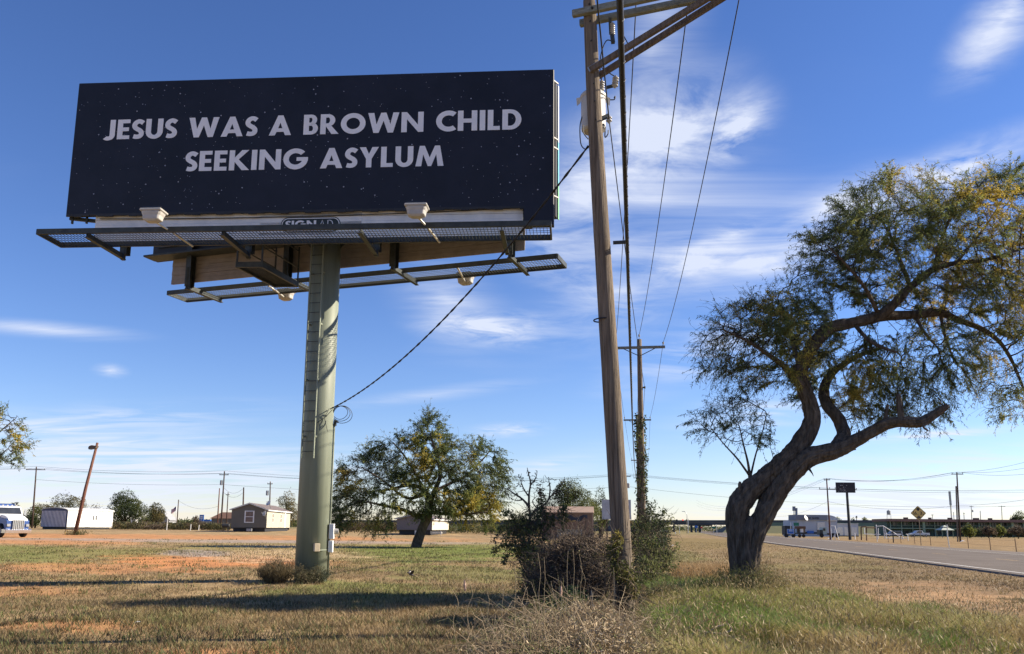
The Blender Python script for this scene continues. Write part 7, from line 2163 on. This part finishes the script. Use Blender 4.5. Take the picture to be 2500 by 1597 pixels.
def fallen_branch():
    t = None
    pts = [[(1700, 1538), (1730, 1545), (1765, 1548), (1795, 1560), (1825, 1575)], [(1760, 1548), (1785, 1538), (1775, 1520)], [(1730, 1545), (1750, 1530), (1768, 1526)], [(1765, 1548), (1740, 1560), (1722, 1562)]]
    b_ = P(1760, 1548, 11.4); t = thing('fallen_branch', 'pale forked dead branch lying on the tall grass', 'branch', Vector((b_.x, b_.y, Z(b_.x, b_.y))))
    for k, l in enumerate(pts):
        mb = MB(); q = catmull(l, 4); mb.tube([P(x, y, 11.3) for x, y in q], [.014 - .008 * i / len(q) for i in range(len(q))], 6, rough=.15); build(mb, 'limb' if k == 0 else 'twig', M('bleached_wood', (.34, .27, .20), .9, var=.2, scale=20), t, smooth=True)
fallen_branch()
def bird():
    g0 = G(1003, 1416)
    s = 1.25
    t = thing('bird', 'small dark mockingbird with pale wing patch low above the lawn', 'bird', g0, rad(205))
    z0 = .16
    m_b, m_w, m_k = M('slate_plumage', (.06, .052, .065), .8, var=.2, scale=40), M('white_plumage', (.6, .57, .52), .8), M('black_plumage', (.02, .018, .022), .8)
    def lp(v): return Vector(v) * s + Vector((0, 0, z0))
    mb = MB(); mb.tube([lp(v) for v in ((-.075, 0, -.03), (-.05, 0, -.015), (-.02, 0, 0), (.02, 0, .012), (.045, 0, .028), (.058, 0, .042), (.075, 0, .05), (.09, 0, .048), (.098, 0, .044))], [x * s for x in (.010, .020, .028, .030, .022, .016, .019, .012, .003)], 12); build(mb, 'body', m_b, t, smooth=True, W=False)
    mb = MB(); mb.add([lp(v) for v in ((-.06, .012, -.022), (-.06, -.012, -.022), (-.165, -.022, -.075), (-.165, .022, -.075), (-.06, 0, -.032), (-.165, 0, -.082))], [(0, 1, 2, 3), (0, 3, 5, 4), (1, 4, 5, 2), (2, 5, 3), (0, 4, 1)]); build(mb, 'tail', m_k, t, W=False)
    for sd in (-1, 1):
        pr = [(.035, .02, .015), (-.03, .022, .01), (-.055, .085, .06), (-.03, .13, .10), (.015, .12, .095), (.045, .07, .05)]
        mb = MB(); vs_ = [lp((x, sd * y, z)) for x, y, z in pr]; mb.add(vs_ + [v + Vector((0, 0, .006)) for v in vs_], [(0, 1, 2, 3, 4, 5), (11, 10, 9, 8, 7, 6)] + [(i, (i + 1) % 6, 6 + (i + 1) % 6, 6 + i) for i in range(6)]); wg = build(mb, 'wing', m_k, t, W=False)
        mb = MB(); mb.add([lp((x, sd * y, z + .008)) for x, y, z in ((.01, .06, .045), (-.03, .065, .048), (-.025, .09, .068), (.01, .085, .064))], [(0, 1, 2, 3)]); build(mb, 'wing_patch', m_w, wg, W=False)
        mb = MB(); mb.tube([lp((-.01, sd * .012, -.02)), lp((-.02, sd * .014, -.055)), lp((0.0, sd * .014, -.085))], .003, 5); build(mb, 'leg', m_k, t, W=False)
    mb = MB(); mb.lathe([(.004 * s, 0), (.0015 * s, .012 * s), (.0002, .016 * s)], lp((.096, 0, .044)), (1, 0, -.1), 6); build(mb, 'beak', m_k, t, W=False)
bird()
for (px, py, lb_) in ((336, 1523, 'small white scrap of litter on the near lawn'), (1642, 1333, 'white scrap of litter on the verge beyond the bush'), (2024, 1317, 'pale board lying at the foot of the brown power pole'), (2350, 1323, 'pale scrap lying at the foot of the twin pole')):
    g0 = G(px, py); s = .05 if py > 1500 else (.16 if px == 1642 else .5)
    mb = MB(); c_ = g0 + Vector((0, 0, .02)); mb.add([c_ + Vector((x * s, y * s, z * s)) for x, y, z in ((-1, -.4, 0), (.2, -.6, .25), (1, -.1, .1), (.6, .5, .35), (-.5, .45, .1), (0, 0, .5))], [(0, 1, 5), (1, 2, 5), (2, 3, 5), (3, 4, 5), (4, 0, 5)])
    build(mb, 'litter', m_white, label=lb_, cat='litter')
